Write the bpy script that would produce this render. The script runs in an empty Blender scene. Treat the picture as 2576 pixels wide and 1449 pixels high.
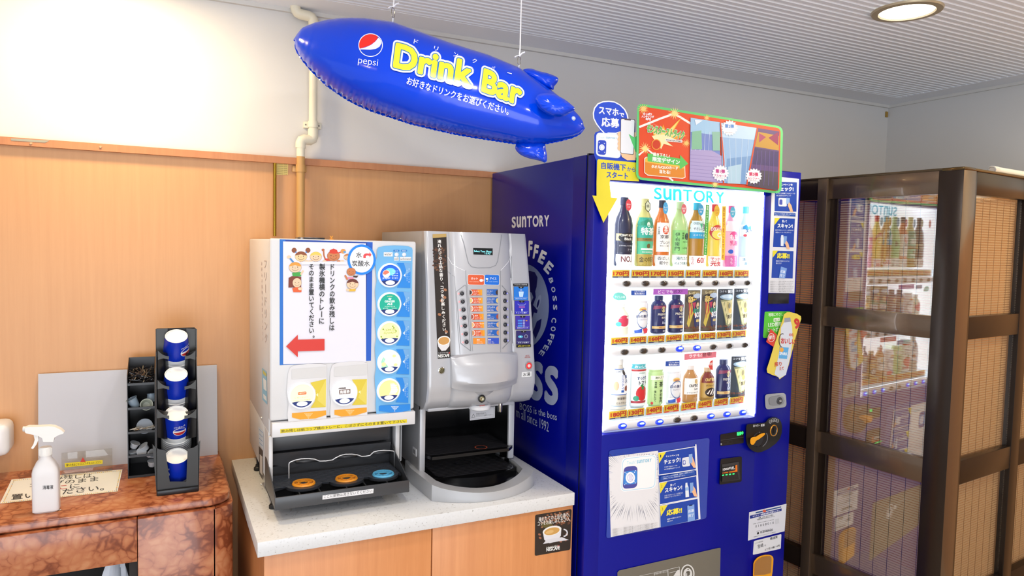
import bpy, bmesh, math, random
from mathutils import Vector, Matrix
random.seed(7)
sc = bpy.context.scene
COL = sc.collection
R = math.radians
# ------------------------------------------------------------ camera (measured from vanishing points)
W, H, F = 2576.0, 1449.0, 1779.31
yaw, pit, rol = R(26.3375), R(3.4176), R(-1.2292)
CAM = Vector((0, -2.4275, 1.565))
fwd = Vector((math.sin(yaw)*math.cos(pit), math.cos(yaw)*math.cos(pit), -math.sin(pit)))
rt0 = Vector((math.cos(yaw), -math.sin(yaw), 0)); dn0 = fwd.cross(rt0)
rt = math.cos(rol)*rt0 + math.sin(rol)*dn0
dn = -math.sin(rol)*rt0 + math.cos(rol)*dn0
cam = bpy.data.objects.new('camera', bpy.data.cameras.new('camera'))
COL.objects.link(cam)
cam.data.sensor_fit = 'HORIZONTAL'; cam.data.sensor_width = 36; cam.data.lens = F*36/W
cam.data.clip_start = 0.02
cam.matrix_world = Matrix(((rt.x, -dn.x, -fwd.x, CAM.x), (rt.y, -dn.y, -fwd.y, CAM.y), (rt.z, -dn.z, -fwd.z, CAM.z), (0, 0, 0, 1)))
sc.camera = cam
# ------------------------------------------------------------ world, lights, exposure
sc.view_settings.view_transform = 'Standard'; sc.view_settings.look = 'None'
sc.view_settings.gamma = 1; sc.view_settings.use_curve_mapping = False
sc.view_settings.exposure = -0.5
wd = bpy.data.worlds.new('world'); sc.world = wd; wd.use_nodes = True
wd.node_tree.nodes['Background'].inputs[0].default_value = (0.90, 0.93, 1.0, 1)
wd.node_tree.nodes['Background'].inputs[1].default_value = 1.25
def area(name, loc, tgt, size, power, color, shape='DISK', size_y=None):
    l = bpy.data.lights.new(name, 'AREA'); l.shape = shape; l.size = size
    if size_y: l.size_y = size_y
    l.energy = power; l.color = color
    o = bpy.data.objects.new(name, l); COL.objects.link(o); o.location = loc
    o.rotation_euler = (Vector(tgt)-Vector(loc)).to_track_quat('-Z', 'Y').to_euler()
    return o
WARM = (1.0, 0.77, 0.44); NEUT = (1.0, 0.97, 0.93)
CEIL = 2.32
# the ceiling's recessed lamps: the visible one, its neighbours, an added one at right
area('lamp_light', (2.078, -.951, CEIL-.012), (2.078, -.951, 0), .14, 8, (1.0, .93, .8))
area('lamp_light', (-.13, -.30, CEIL-.012), (-.13, -.26, 0), .14, 12.5, WARM)
area('lamp_light', (.48, -1.27, CEIL-.012), (.48, -1.27, 0), .14, 8, NEUT)
area('lamp_light', (-.7, -1.4, CEIL-.012), (-.7, -1.4, 0), .14, 6, WARM)
area('lamp_light', (1.0, -2.3, CEIL-.012), (1.0, -2.2, 0), .14, 12, NEUT)
area('lamp_light', (2.85, -1.9, CEIL-.012), (2.85, -1.9, 0), .14, 26, WARM)  # added out of view to warm the right wall mirrored in the partition
area('lamp_light', (-.3, -3.3, CEIL-.012), (0.2, -2.6, 0.5), .3, 22, NEUT)
# added fill light behind the camera, aimed up to brighten the ceiling
area('ceiling_fill', (-.4, -4.8, .7), (.9, -1.6, 2.75), 3.2, 125, (.86, .92, 1.0), 'RECTANGLE', 2.0)
# unseen warm light added inside the glass booth, under its added lid
area('booth_light', (2.65, -.72, 1.78), (2.65, -.80, 0), .5, 12, (1.0, .74, .42))
# ------------------------------------------------------------ materials
def lin(c):
    return c/12.92 if c <= .04045 else ((c+.055)/1.055)**2.4
def rgb(h):
    h = h.lstrip('#'); return tuple(lin(int(h[i:i+2], 16)/255) for i in (0, 2, 4))
_mc = {}
def mat(hexc, rough=.5, metal=0, emit=0, coat=0, name=None, spec=.5, bump=0, bscale=60, var=0, vscale=8, alpha=1):
    k = (hexc, rough, metal, emit, coat, spec, bump, bscale, var, vscale)
    if k in _mc: return _mc[k]
    m = bpy.data.materials.new(name or 'paint_'+hexc.strip('#')); m.use_nodes = True
    nt = m.node_tree; b = nt.nodes['Principled BSDF']; c = rgb(hexc)
    b.inputs['Base Color'].default_value = (*c, 1)
    b.inputs['Roughness'].default_value = rough; b.inputs['Metallic'].default_value = metal
    b.inputs['Specular IOR Level'].default_value = spec
    if coat: b.inputs['Coat Weight'].default_value = coat; b.inputs['Coat Roughness'].default_value = .04
    if emit:
        b.inputs['Emission Color'].default_value = (*c, 1); b.inputs['Emission Strength'].default_value = emit
    if var or bump:
        tc = nt.nodes.new('ShaderNodeTexCoord')
    if var:
        n = nt.nodes.new('ShaderNodeTexNoise'); n.inputs['Scale'].default_value = vscale; n.inputs['Detail'].default_value = 5
        nt.links.new(tc.outputs['Object'], n.inputs['Vector'])
        mx = nt.nodes.new('ShaderNodeMix'); mx.data_type = 'RGBA'
        mx.inputs['A'].default_value = (*[x*(1-var) for x in c], 1); mx.inputs['B'].default_value = (*[min(1, x*(1+var)) for x in c], 1)
        nt.links.new(n.outputs['Fac'], mx.inputs['Factor']); nt.links.new(mx.outputs['Result'], b.inputs['Base Color'])
    if bump:
        n = nt.nodes.new('ShaderNodeTexNoise'); n.inputs['Scale'].default_value = bscale; n.inputs['Detail'].default_value = 3
        nt.links.new(tc.outputs['Object'], n.inputs['Vector'])
        bp = nt.nodes.new('ShaderNodeBump'); bp.inputs['Strength'].default_value = bump; bp.inputs['Distance'].default_value = .01
        nt.links.new(n.outputs['Fac'], bp.inputs['Height']); nt.links.new(bp.outputs['Normal'], b.inputs['Normal'])
    _mc[k] = m; return m
def noderamp(nt, fac, stops):
    r = nt.nodes.new('ShaderNodeValToRGB'); el = r.color_ramp.elements
    while len(el) < len(stops): el.new(.5)
    for e, (p, c) in zip(el, stops): e.position = p; e.color = (*rgb(c), 1)
    nt.links.new(fac, r.inputs[0]); return r
def wood_mat(name, c1, c2, rough=.38):
    m = bpy.data.materials.new(name); m.use_nodes = True; nt = m.node_tree; b = nt.nodes['Principled BSDF']
    tc = nt.nodes.new('ShaderNodeTexCoord'); mp = nt.nodes.new('ShaderNodeMapping'); mp.inputs['Scale'].default_value = (30, 30, 1.2)
    nt.links.new(tc.outputs['Object'], mp.inputs[0])
    n = nt.nodes.new('ShaderNodeTexNoise'); n.inputs['Scale'].default_value = 2.2; n.inputs['Detail'].default_value = 8; n.inputs['Roughness'].default_value = .65
    nt.links.new(mp.outputs[0], n.inputs[0])
    r = noderamp(nt, n.outputs['Fac'], [(.3, c1), (.7, c2)]); nt.links.new(r.outputs[0], b.inputs['Base Color'])
    b.inputs['Roughness'].default_value = rough
    return m
M_WOOD = wood_mat('light_beech_panel', 'CB9562', 'D29D6A')
M_DOOR = wood_mat('orange_beech_laminate', 'CB8652', 'D8945F')
def marble_mat():
    m = bpy.data.materials.new('red_brown_marble'); m.use_nodes = True; nt = m.node_tree; b = nt.nodes['Principled BSDF']
    tc = nt.nodes.new('ShaderNodeTexCoord')
    nz = nt.nodes.new('ShaderNodeTexNoise'); nz.inputs['Scale'].default_value = 9; nz.inputs['Detail'].default_value = 4
    nt.links.new(tc.outputs['Object'], nz.inputs['Vector'])
    mx = nt.nodes.new('ShaderNodeMix'); mx.data_type = 'VECTOR'; mx.inputs['Factor'].default_value = .09
    nt.links.new(tc.outputs['Object'], mx.inputs['A']); nt.links.new(nz.outputs['Color'], mx.inputs['B'])
    v = nt.nodes.new('ShaderNodeTexVoronoi'); v.inputs['Scale'].default_value = 42
    nt.links.new(mx.outputs['Result'], v.inputs['Vector'])
    v2 = nt.nodes.new('ShaderNodeTexVoronoi'); v2.feature = 'F2'; v2.inputs['Scale'].default_value = 42
    nt.links.new(mx.outputs['Result'], v2.inputs['Vector'])
    sb = nt.nodes.new('ShaderNodeMath'); sb.operation = 'SUBTRACT'
    nt.links.new(v2.outputs['Distance'], sb.inputs[0]); nt.links.new(v.outputs['Distance'], sb.inputs[1])
    n3 = nt.nodes.new('ShaderNodeTexNoise'); n3.inputs['Scale'].default_value = 14; n3.inputs['Detail'].default_value = 6
    nt.links.new(tc.outputs['Object'], n3.inputs['Vector'])
    md = nt.nodes.new('ShaderNodeMath'); md.operation = 'MULTIPLY_ADD'; md.inputs[1].default_value = .42
    nt.links.new(sb.outputs[0], md.inputs[0]); nt.links.new(n3.outputs['Fac'], md.inputs[2])
    r = noderamp(nt, md.outputs[0], [(.44, '7A3E26'), (.52, '945233'), (.58, 'AC6844'), (.7, 'B5734D'), (.85, 'C0845C')])
    nt.links.new(r.outputs[0], b.inputs['Base Color']); b.inputs['Roughness'].default_value = .24
    b.inputs['Coat Weight'].default_value = .12
    return m
M_MARB = marble_mat()
def speck_mat():
    m = bpy.data.materials.new('white_speckled_worktop'); m.use_nodes = True; nt = m.node_tree; b = nt.nodes['Principled BSDF']
    tc = nt.nodes.new('ShaderNodeTexCoord'); n = nt.nodes.new('ShaderNodeTexNoise'); n.inputs['Scale'].default_value = 170; n.inputs['Detail'].default_value = 2
    nt.links.new(tc.outputs['Object'], n.inputs['Vector'])
    r = noderamp(nt, n.outputs['Fac'], [(.28, 'A8A8A6'), (.36, 'D6D8D9'), (1, 'DEE0E2')]); nt.links.new(r.outputs[0], b.inputs['Base Color'])
    b.inputs['Roughness'].default_value = .3; return m
M_TOP = speck_mat()
def glass_mat(name, tint='FFFFFF', refl=1.0, rough=0.0, ior=1.5, base=0.0):
    """clear pane: see-through with real fresnel reflection"""
    m = bpy.data.materials.new(name); m.use_nodes = True; nt = m.node_tree; nt.nodes.clear()
    o = nt.nodes.new('ShaderNodeOutputMaterial'); t = nt.nodes.new('ShaderNodeBsdfTransparent'); t.inputs[0].default_value = (*rgb(tint), 1)
    g = nt.nodes.new('ShaderNodeBsdfGlossy'); g.inputs['Roughness'].default_value = rough
    lw = nt.nodes.new('ShaderNodeLayerWeight'); lw.inputs[0].default_value = .5
    pw = nt.nodes.new('ShaderNodeMath'); pw.operation = 'POWER'; pw.inputs[1].default_value = 5; nt.links.new(lw.outputs['Facing'], pw.inputs[0])
    fr = nt.nodes.new('ShaderNodeMath'); fr.operation = 'MULTIPLY_ADD'; fr.inputs[1].default_value = .96; fr.inputs[2].default_value = .04; nt.links.new(pw.outputs[0], fr.inputs[0])
    ml = nt.nodes.new('ShaderNodeMath'); ml.operation = 'MULTIPLY'; ml.operation = 'MULTIPLY_ADD'; ml.inputs[1].default_value = refl*(1-base); ml.inputs[2].default_value = base; ml.use_clamp = True
    nt.links.new(fr.outputs[0], ml.inputs[0])
    mx = nt.nodes.new('ShaderNodeMixShader'); nt.links.new(ml.outputs[0], mx.inputs[0]); nt.links.new(t.outputs[0], mx.inputs[1]); nt.links.new(g.outputs[0], mx.inputs[2])
    nt.links.new(mx.outputs[0], o.inputs[0]); return m
# ------------------------------------------------------------ measuring: photo pixel -> point on a real plane
def ray(x, y): return ((x-W/2)/F)*rt + ((y-H/2)/F)*dn + fwd
def hit(x, y, P, n):
    d = ray(x, y); t = (Vector(P)-CAM).dot(n)/d.dot(n); return CAM+d*t
def onY(x, y, Y): return hit(x, y, (0, Y, 0), Vector((0, 1, 0)))
def onX(x, y, X): return hit(x, y, (X, 0, 0), Vector((1, 0, 0)))
def onZ(x, y, Z): return hit(x, y, (0, 0, Z), Vector((0, 0, 1)))
def planeY(Y): return lambda x, y, l=0: onY(x, y, Y-l)
def planeX(X): return lambda x, y, l=0: onX(x, y, X-l)
def planeZ(Z): return lambda x, y, l=0: onZ(x, y, Z+l)
# ------------------------------------------------------------ objects
def wloc(o):
    v = Vector((0, 0, 0))
    while o: v = v+o.location; o = o.parent
    return v
def thing(name, label, cat, loc, group=None):
    o = bpy.data.objects.new(name, None); COL.objects.link(o); o.location = loc; o.empty_display_size = .05
    o['label'] = label; o['category'] = cat
    if group: o['group'] = group
    return o
class MB:
    def __init__(s): s.v = []; s.f = []; s.m = []; s.mats = []
    def mi(s, m):
        if m not in s.mats: s.mats.append(m)
        return s.mats.index(m)
    def add(s, vs, fs, m):
        b = len(s.v); s.v += [Vector(p) for p in vs]; k = s.mi(m)
        for f in fs: s.f.append([b+i for i in f]); s.m.append(k)
        return s
    def bm(s, b, m):
        b.verts.ensure_lookup_table(); b.verts.index_update()
        s.add([v.co.copy() for v in b.verts], [[v.index for v in f.verts] for f in b.faces], m); b.free(); return s
    def box(s, x0, x1, y0, y1, z0, z1, m, r=0, seg=2):
        b = bmesh.new(); bmesh.ops.create_cube(b, size=1)
        for v in b.verts: v.co = Vector(((x0+x1)/2+v.co.x*(x1-x0), (y0+y1)/2+v.co.y*(y1-y0), (z0+z1)/2+v.co.z*(z1-z0)))
        if r: bmesh.ops.bevel(b, geom=b.edges[:], offset=r, segments=seg, affect='EDGES', profile=.5)
        return s.bm(b, m)
    def prism(s, pts, fn, d0, d1, m):
        """polygon pts (a,b) swept from depth d0 to d1; fn(a,b,d) -> point"""
        n = len(pts); vs = [fn(a, b, d0) for a, b in pts]+[fn(a, b, d1) for a, b in pts]
        fs = [list(range(n))[::-1], list(range(n, 2*n))]+[[i, (i+1) % n, n+(i+1) % n, n+i] for i in range(n)]
        return s.add(vs, fs, m)
    def lathe(s, prof, c, m, n=24, ax=(0, 0, 1), sq=1.0, cap=True, u=None):
        """prof: (radius, height) list around axis ax at c"""
        ax = Vector(ax).normalized(); uu = Vector(u).normalized() if u else (Vector((1, 0, 0)) if abs(ax.x) < .9 else Vector((0, 1, 0)))
        uu = (uu-ax*uu.dot(ax)).normalized(); vv = ax.cross(uu); c = Vector(c); vs = []; fs = []
        for r, h in prof:
            for i in range(n):
                a = 2*math.pi*i/n; vs.append(c+ax*h+uu*(r*math.cos(a))+vv*(r*sq*math.sin(a)))
        for j in range(len(prof)-1):
            for i in range(n): k = (i+1) % n; fs.append([j*n+i, j*n+k, (j+1)*n+k, (j+1)*n+i])
        if cap:
            if prof[0][0] > 1e-6: fs.append(list(range(n))[::-1])
            if prof[-1][0] > 1e-6: fs.append([(len(prof)-1)*n+i for i in range(n)])
        return s.add(vs, fs, m)
    def tube(s, pts, r, m, n=10, closed=False):
        pts = [Vector(p) for p in pts]; vs = []; fs = []; L = len(pts); prev = None
        for i, p in enumerate(pts):
            if closed: t = (pts[(i+1) % L]-pts[i-1])
            else: t = pts[min(i+1, L-1)]-pts[max(i-1, 0)]
            t.normalize()
            u = prev if prev else (Vector((0, 0, 1)) if abs(t.z) < .9 else Vector((1, 0, 0)))
            u = (u-t*u.dot(t)).normalized(); prev = u; w = t.cross(u); rr = r[i] if isinstance(r, (list, tuple)) else r
            for k in range(n): a = 2*math.pi*k/n; vs.append(p+u*rr*math.cos(a)+w*rr*math.sin(a))
        for i in range(L if closed else L-1):
            j = (i+1) % L
            for k in range(n): q = (k+1) % n; fs.append([i*n+k, i*n+q, j*n+q, j*n+k])
        if not closed: fs += [list(range(n))[::-1], [(L-1)*n+k for k in range(n)]]
        return s.add(vs, fs, m)
    def grid(s, fn, nu, nv, m, closeu=False):
        vs = [fn(i/(nu-1) if not closeu else i/nu, j/(nv-1)) for j in range(nv) for i in range(nu)]
        fs = []
        for j in range(nv-1):
            for i in range(nu if closeu else nu-1):
                k = (i+1) % nu; fs.append([j*nu+i, j*nu+k, (j+1)*nu+k, (j+1)*nu+i])
        return s.add(vs, fs, m)
    def build(s, name, parent=None, label=None, cat=None, group=None, kind=None, origin=None, smooth=True, fix=True):
        off = wloc(parent) if parent else (Vector(origin) if origin else Vector((0, 0, 0)))
        me = bpy.data.meshes.new(name); me.from_pydata([tuple(v-off) for v in s.v], [], s.f)
        for m in s.mats: me.materials.append(m)
        me.polygons.foreach_set('material_index', s.m)
        if fix:
            b = bmesh.new(); b.from_mesh(me); bmesh.ops.recalc_face_normals(b, faces=b.faces[:]); b.to_mesh(me); b.free()
        if smooth:
            me.polygons.foreach_set('use_smooth', [True]*len(me.polygons)); me.set_sharp_from_angle(angle=R(35))
        me.update()
        o = bpy.data.objects.new(name, me); COL.objects.link(o)
        if parent: o.parent = parent
        elif origin: o.location = origin
        if label: o['label'] = label
        if cat: o['category'] = cat
        if group: o['group'] = group
        if kind: o['kind'] = kind
        return o
def copy_tree(o, loc=None, label=None):
    c = o.copy(); COL.objects.link(c)
    for ch in list(o.children):
        d = copy_tree(ch); d.parent = c
    if loc is not None: c.location = loc
    if label: c['label'] = label
    return c
# ------------------------------------------------------------ flat print
_gc = {}
def glyphs(t, bold, res):
    k = (t, bold, res)
    if k not in _gc:
        cu = bpy.data.curves.new('t', 'FONT'); cu.body = t; cu.resolution_u = res; cu.offset = bold
        o = bpy.data.objects.new('t', cu); me = bpy.data.meshes.new_from_object(o)
        vs = [(v.co.x, v.co.y) for v in me.vertices]; fs = [list(p.vertices) for p in me.polygons]
        bpy.data.objects.remove(o); bpy.data.curves.remove(cu); bpy.data.meshes.remove(me)
        _gc[k] = (vs, fs)
    return _gc[k]
def embolden(vs, fs, r):
    """thicker strokes: the glyph repeated round a small circle"""
    if r <= 0: return vs, fs
    n = 5 if r < .03 else 8 if r < .06 else 22; V = [(x, y, 0) for x, y in vs]; Fs = list(fs)
    for k in range(n):
        a = 2*math.pi*(k+.5)/n; b = len(V); V += [(x+r*math.cos(a), y+r*math.sin(a), k+1) for x, y in vs]; Fs += [[b+i for i in f] for f in fs]
    return V, Fs
class Art:
    """print drawn in photo pixels (through zoom z=(ox,oy,s)) or any (a,b) coordinates, laid on a real surface by mapf"""
    def __init__(s, mapf, z=(0, 0, 1), lift=.0006, step=.00004, maxlen=0, emit=0, rough=.5):
        s.mb = MB(); s.mapf = mapf; s.z = z; s.l = lift; s.step = step; s.maxlen = maxlen; s.emit = emit; s.rough = rough
    def mt(s, c): return mat(c, s.rough, emit=s.emit) if isinstance(c, str) else c
    def P(s, x, y): return (s.z[0]+x/s.z[2], s.z[1]+y/s.z[2])
    def put(s, vs, fs, c):
        if s.maxlen:
            b = bmesh.new(); bv = [b.verts.new((v[0], v[1], (v[2] if len(v) > 2 else 0)*1e-5)) for v in vs]
            for f in fs:
                try: b.faces.new([bv[i] for i in f])
                except ValueError: pass
            bmesh.ops.triangulate(b, faces=b.faces[:])
            for _ in range(7):
                e = [e for e in b.edges if e.calc_length() > s.maxlen]
                if not e: break
                bmesh.ops.subdivide_edges(b, edges=e, cuts=1); bmesh.ops.triangulate(b, faces=b.faces[:])
            b.verts.index_update(); vs = [(v.co.x, v.co.y, v.co.z*1e5) for v in b.verts]; fs = [[v.index for v in f.verts] for f in b.faces]; b.free()
        s.mb.add([s.mapf(*s.P(v[0], v[1]), s.l+(v[2] if len(v) > 2 else 0)*5e-6) for v in vs], fs, s.mt(c)); s.l += s.step+(max((v[2] if len(v) > 2 else 0) for v in vs)*5e-6 if vs else 0)
        return s
    def poly(s, pts, c): return s.put(pts, [list(range(len(pts)))], c)
    def rect(s, x0, y0, x1, y1, c): return s.poly([(x0, y0), (x1, y0), (x1, y1), (x0, y1)], c)
    def quad(s, a, b, c_, d, c): return s.poly([a, b, c_, d], c)
    def rr(s, q, r, c):
        """rounded quad: corners q in order"""
        pts = []
        for i in range(4):
            p0, p, p1 = Vector(q[i-1]), Vector(q[i]), Vector(q[(i+1) % 4])
            a = p+(p0-p).normalized()*r; b = p+(p1-p).normalized()*r
            for k in range(6):
                t = k/5; pts.append(tuple(a*(1-t)**2+p*2*t*(1-t)+b*t*t))
        return s.poly(pts, c)
    def ell(s, cx, cy, rx, ry, c, a0=0, a1=360, n=28, rot=0):
        pts = []; full = (a1-a0 == 360)
        for i in range(n if full else n+1):
            a = R(a0+(a1-a0)*i/n); x, y = rx*math.cos(a), ry*math.sin(a); q = R(rot)
            pts.append((cx+x*math.cos(q)-y*math.sin(q), cy+x*math.sin(q)+y*math.cos(q)))
        return s.poly(pts, c)
    def ring(s, cx, cy, rx, ry, w, c, a0=0, a1=360, n=36, rot=0):
        vs = []; q = R(rot)
        for i in range(n+1):
            a = R(a0+(a1-a0)*i/n)
            for k in (0, 1):
                x, y = (rx-k*w)*math.cos(a), (ry-k*w)*math.sin(a); vs.append((cx+x*math.cos(q)-y*math.sin(q), cy+x*math.sin(q)+y*math.cos(q)))
        return s.put(vs, [[2*i, 2*i+1, 2*i+3, 2*i+2] for i in range(n)], c)
    def line(s, pts, w, c):
        vs = []; fs = []
        for (x0, y0), (x1, y1) in zip(pts, pts[1:]):
            d = math.hypot(x1-x0, y1-y0) or 1; nx, ny = -(y1-y0)/d*w/2, (x1-x0)/d*w/2; b = len(vs)
            vs += [(x0+nx, y0+ny), (x1+nx, y1+ny), (x1-nx, y1-ny), (x0-nx, y0-ny)]; fs.append([b, b+1, b+2, b+3])
        return s.put(vs, fs, c)
    def text(s, t, x0, y0, x1, y1, h, c, bold=0.0, up=None, res=2, slant=0, fit=None):
        vs, fs = glyphs(t, min(bold, 0), res)
        if not vs: return s
        full, fs = embolden(vs, fs, bold); vs = vs if fit is not None else full
        if fit: vs = embolden(vs, [], fit)[0]
        xa = min(v[0] for v in vs); xb = max(v[0] for v in vs); ya = min(v[1] for v in vs); yb = max(v[1] for v in vs)
        ux, uy = x1-x0, y1-y0; up = up or (0, -1)
        out = []
        for v in full:
            a = (v[0]-xa)/(xb-xa or 1); b = (v[1]-ya)/(yb-ya or 1)*h; out.append((x0+a*ux+up[0]*b+slant*b, y0+a*uy+up[1]*b, v[2] if len(v) > 2 else 0))
        return s.put(out, fs, c)
    def vtext(s, t, x0, y0, x1, y1, w, c, bold=0.0, hs=None):
        """vertical writing: cell centres run from (x0,y0) to (x1,y1); w = em width"""
        n = len(t); V = []; Fs = []; px, py = (x1-x0)/n, (y1-y0)/n; em = hs or abs(py)
        for i, ch in enumerate(t):
            if ch == ' ': continue
            vs, fs = glyphs(ch, 0, 2)
            if not vs: continue
            vs, fs = embolden(vs, fs, bold)
            cx, cy = x0+px*(i+.5), y0+py*(i+.5); b = len(V)
            xa = min(v[0] for v in vs); xb = max(v[0] for v in vs); ya = min(v[1] for v in vs); yb = max(v[1] for v in vs)
            for v in vs:
                x, y = v[0], v[1]
                if ch in 'ー―': gx, gy = (y-.38), -(x-.5)
                elif ch in '。、': gx, gy = x+.15, y-.05
                else: gx, gy = (x-(xa+xb)/2), (y-.38)
                V.append((cx+gx*w, cy-gy*em, v[2] if len(v) > 2 else 0))
            Fs += [[b+j for j in f] for f in fs]
        return s.put(V, Fs, c)
    def lines(s, x0, y0, x1, y1, n, gap, h, c, t=None):
        """rows of fine print"""
        for k in range(n):
            s.text((t or 'キャンペーン対象商品を買って応募してください')[: 22-2*(k % 3)], x0, y0+k*gap, x0+(x1-x0)*(1-.08*(k % 3)), y1+k*gap, h, c)
        return s
    def build(s, name='print', parent=None, **k): return s.mb.build(name, parent, smooth=False, fix=False, **k)
# ============================================================ SETTING
M_PLAST = mat('D6D5D4', .75, var=.03, vscale=3, bump=.05, bscale=40)
M_CEIL = mat('EEF1F8', .6)
b = MB().box(-4, 3.45, -6, .12, -.05, 0, mat('BDB4A6', .4, var=.1, vscale=5)); b.build('floor', kind='structure')
b = MB(); b.box(-4, 3.33, .012, .12, 0, 2.5, M_PLAST); wall = b.build('wall_back', kind='structure')
MB().box(-4, 3.33, 0, .012, 0, 1.818, M_WOOD).build('wood_panel', wall, label='light beech wood panelling')
b = MB(); b.box(-4, 3.33, -.018, .012, 1.816, 1.8375, wood_mat('rail_wood', 'B57850', 'C08459', .5)); t1 = b.build('trim_1', kind='structure')
b = MB()
for px, py in ((78, 361), (253, 370)):
    p = onY(px, py, -.018); b.lathe([(.004, 0), (.003, .003)], (p.x, -.018, p.z), mat('C79A78', .5), 12, ax=(0, -1, 0))
b.build('screw', t1)
Art(planeY(-.018), (0, 300, 3.39), lift=.001).quad((92, 163), (425, 181), (385, 200), (95, 182), '9C9A8C').build('tape', t1, label='strip of grey tape on the rail')
# right wall with the same panelling
b = MB(); b.box(3.33, 3.45, -6, .12, 0, 2.5, M_PLAST); wr = b.build('wall_right', kind='structure')
MB().box(3.318, 3.33, -6, -.0, 0, 1.818, M_WOOD).build('wood_panel', wr, label='light beech wood panelling')
# corrugated ceiling
b = MB(); vs = []; pitch = .0282; y = -.135; k = 0
while y > -6:
    for dy, dz in ((0, 0), (.0145, 0), (.0185, .009), (.0242, .009)):
        vs += [(-4, y-dy, CEIL+dz), (3.2, y-dy, CEIL+dz)]
    y -= pitch
n = len(vs)//2
b.add(vs, [[2*i, 2*i+1, 2*i+3, 2*i+2] for i in range(n-1)], M_CEIL)
b.box(-4, 3.45, -6, .12, CEIL+.012, CEIL+.06, M_CEIL)
ceil = b.build('ceiling', kind='structure', smooth=False)
b = MB(); b.box(-4, 3.33, -.135, .012, CEIL-.001, CEIL+.012, M_CEIL); b.box(-4, 3.33, -.002, .012, CEIL-.014, CEIL-.001, mat('D4D2CE', .6)); b.build('trim_2', kind='structure')
b = MB(); b.box(3.2, 3.33, -6, -.135, CEIL-.001, CEIL+.012, M_CEIL); b.box(3.318, 3.33, -6, -.002, CEIL-.014, CEIL-.001, mat('D4D2CE', .6)); b.build('trim_3', kind='structure')
# downlights
def downlight(x, y, label, col, e):
    t = thing('downlight', label, 'ceiling light', (x, y, CEIL), 'round recessed ceiling lights')
    MB().lathe([(.079, -.002), (.080, -.007), (.098, -.006), (.101, -.001), (.101, .0)], (x, y, CEIL), mat('B9A98C', .35, .3), 48, cap=False).build('trim_ring', t)
    MB().lathe([(.0795, -.0065), (.077, -.003), (.0765, -.0026)], (x, y, CEIL), mat('E9DFC6', .3), 48, cap=False).build('reflector', t)
    MB().lathe([(.0, -.0025), (.0785, -.0025)], (x, y, CEIL), mat(col, .4, emit=e), 48, cap=False).build('diffuser', t)
downlight(2.078, -.951, 'round recessed downlight with a bronze ring in the ribbed ceiling', 'FFF6E0', 6)
downlight(-.13, -.30, 'round recessed downlight close to the wall above the spray bottle', 'FFE0A8', 6)
downlight(1.0, -2.3, 'round recessed downlight over the middle of the room', 'FFF8EC', 6)
downlight(2.85, -1.9, 'added round downlight out of view at the right of the room', 'FFE6BC', 6)  # fixture for the added warm lamp
downlight(.48, -1.27, 'round recessed downlight just in front of the hanging airship', 'FFF8EC', 6)
downlight(-.7, -1.4, 'round recessed downlight left of the marble counter', 'FFE6BC', 6)
p = onY(2229, 288, .012)
MB().box(p.x-.008, p.x+.008, .006, .012, p.z-.014, p.z+.014, mat('A8853A', .5, var=.3, vscale=60), .001).build('wall_plate', label='small tan plate high on the wall near the right corner', cat='plate')
b = MB(); p = onY(1538, 156, .012)
b.add([(p.x-.03, .01, p.z+.004), (p.x+.022, .004, p.z+.004), (p.x+.0, .002, p.z-.004), (p.x-.01, .0, p.z-.016), (p.x-.008, .004, p.z-.003)], [[0, 1, 2, 4], [4, 2, 3]], mat('8F8F8B', .6))
b.build('tape_scrap', label='small grey scrap of tape dangling from the wall below the ceiling edge', cat='tape')
# ------------------------------------------------------------ pipes on the wall
M_PVC = mat('E6E0CB', .35); M_TAN = mat('C79A5E', .4)
dp = thing('drain_pipe', 'cream plastic pipe with elbows running down the wall behind the dispensers', 'pipe', (.43, -.02, 1.0))
yb = -.022
def pipe(pts, r, m, nm): return MB().tube(pts, r, m, 14).build(nm, dp)
pipe([(.39, yb, 2.345), (.39, yb, 2.315)], .0135, M_PVC, 'pipe_section')
pipe([(.39, yb, 2.34), (.39, yb, 2.318), (.392, yb, 2.308), (.397, yb, 2.301), (.405, yb, 2.298), (.432, yb, 2.296), (.441, yb, 2.293), (.446, yb, 2.286), (.4475, yb, 2.277), (.4475, yb, 2.26)], .0165, M_PVC, 'elbow')
pipe([(.4475, yb, 2.27), (.4475, yb, 1.92)], .0135, M_PVC, 'pipe_section')
pipe([(.4475, yb, 1.934), (.4475, yb, 1.909), (.445, yb, 1.901), (.439, yb-.002, 1.897), (.418, yb-.008, 1.897), (.410, yb-.01, 1.893), (.4065, yb-.01, 1.885), (.4065, yb-.01, 1.868)], .0165, M_PVC, 'elbow')
pipe([(.4065, yb-.012, 1.875), (.4065, yb-.012, 1.84)], .0135, M_PVC, 'pipe_section')
pipe([(.4065, yb-.012, 1.848), (.4065, yb-.012, 1.576)], .0132, M_TAN, 'pipe_section')
b = MB(); b.box(.421, .478, -.006, .012, 1.939, 1.959, M_PVC, .0015); b.tube([(.4475, yb, 1.939), (.4475, yb, 1.959)], .0165, M_PVC, 14)
b.lathe([(.003, 0), (.002, .002)], (.427, -.006, 1.949), mat('9A968A', .4, .6), 10, ax=(0, -1, 0)); b.lathe([(.003, 0), (.002, .002)], (.470, -.006, 1.949), mat('9A968A', .4, .6), 10, ax=(0, -1, 0)); b.build('clamp', dp)
b = MB(); b.box(.384, .430, -.012, .0, 1.792, 1.812, M_TAN, .0015); b.tube([(.4065, yb-.012, 1.79), (.4065, yb-.012, 1.814)], .0155, M_TAN, 14); b.build('clamp', dp)
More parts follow.
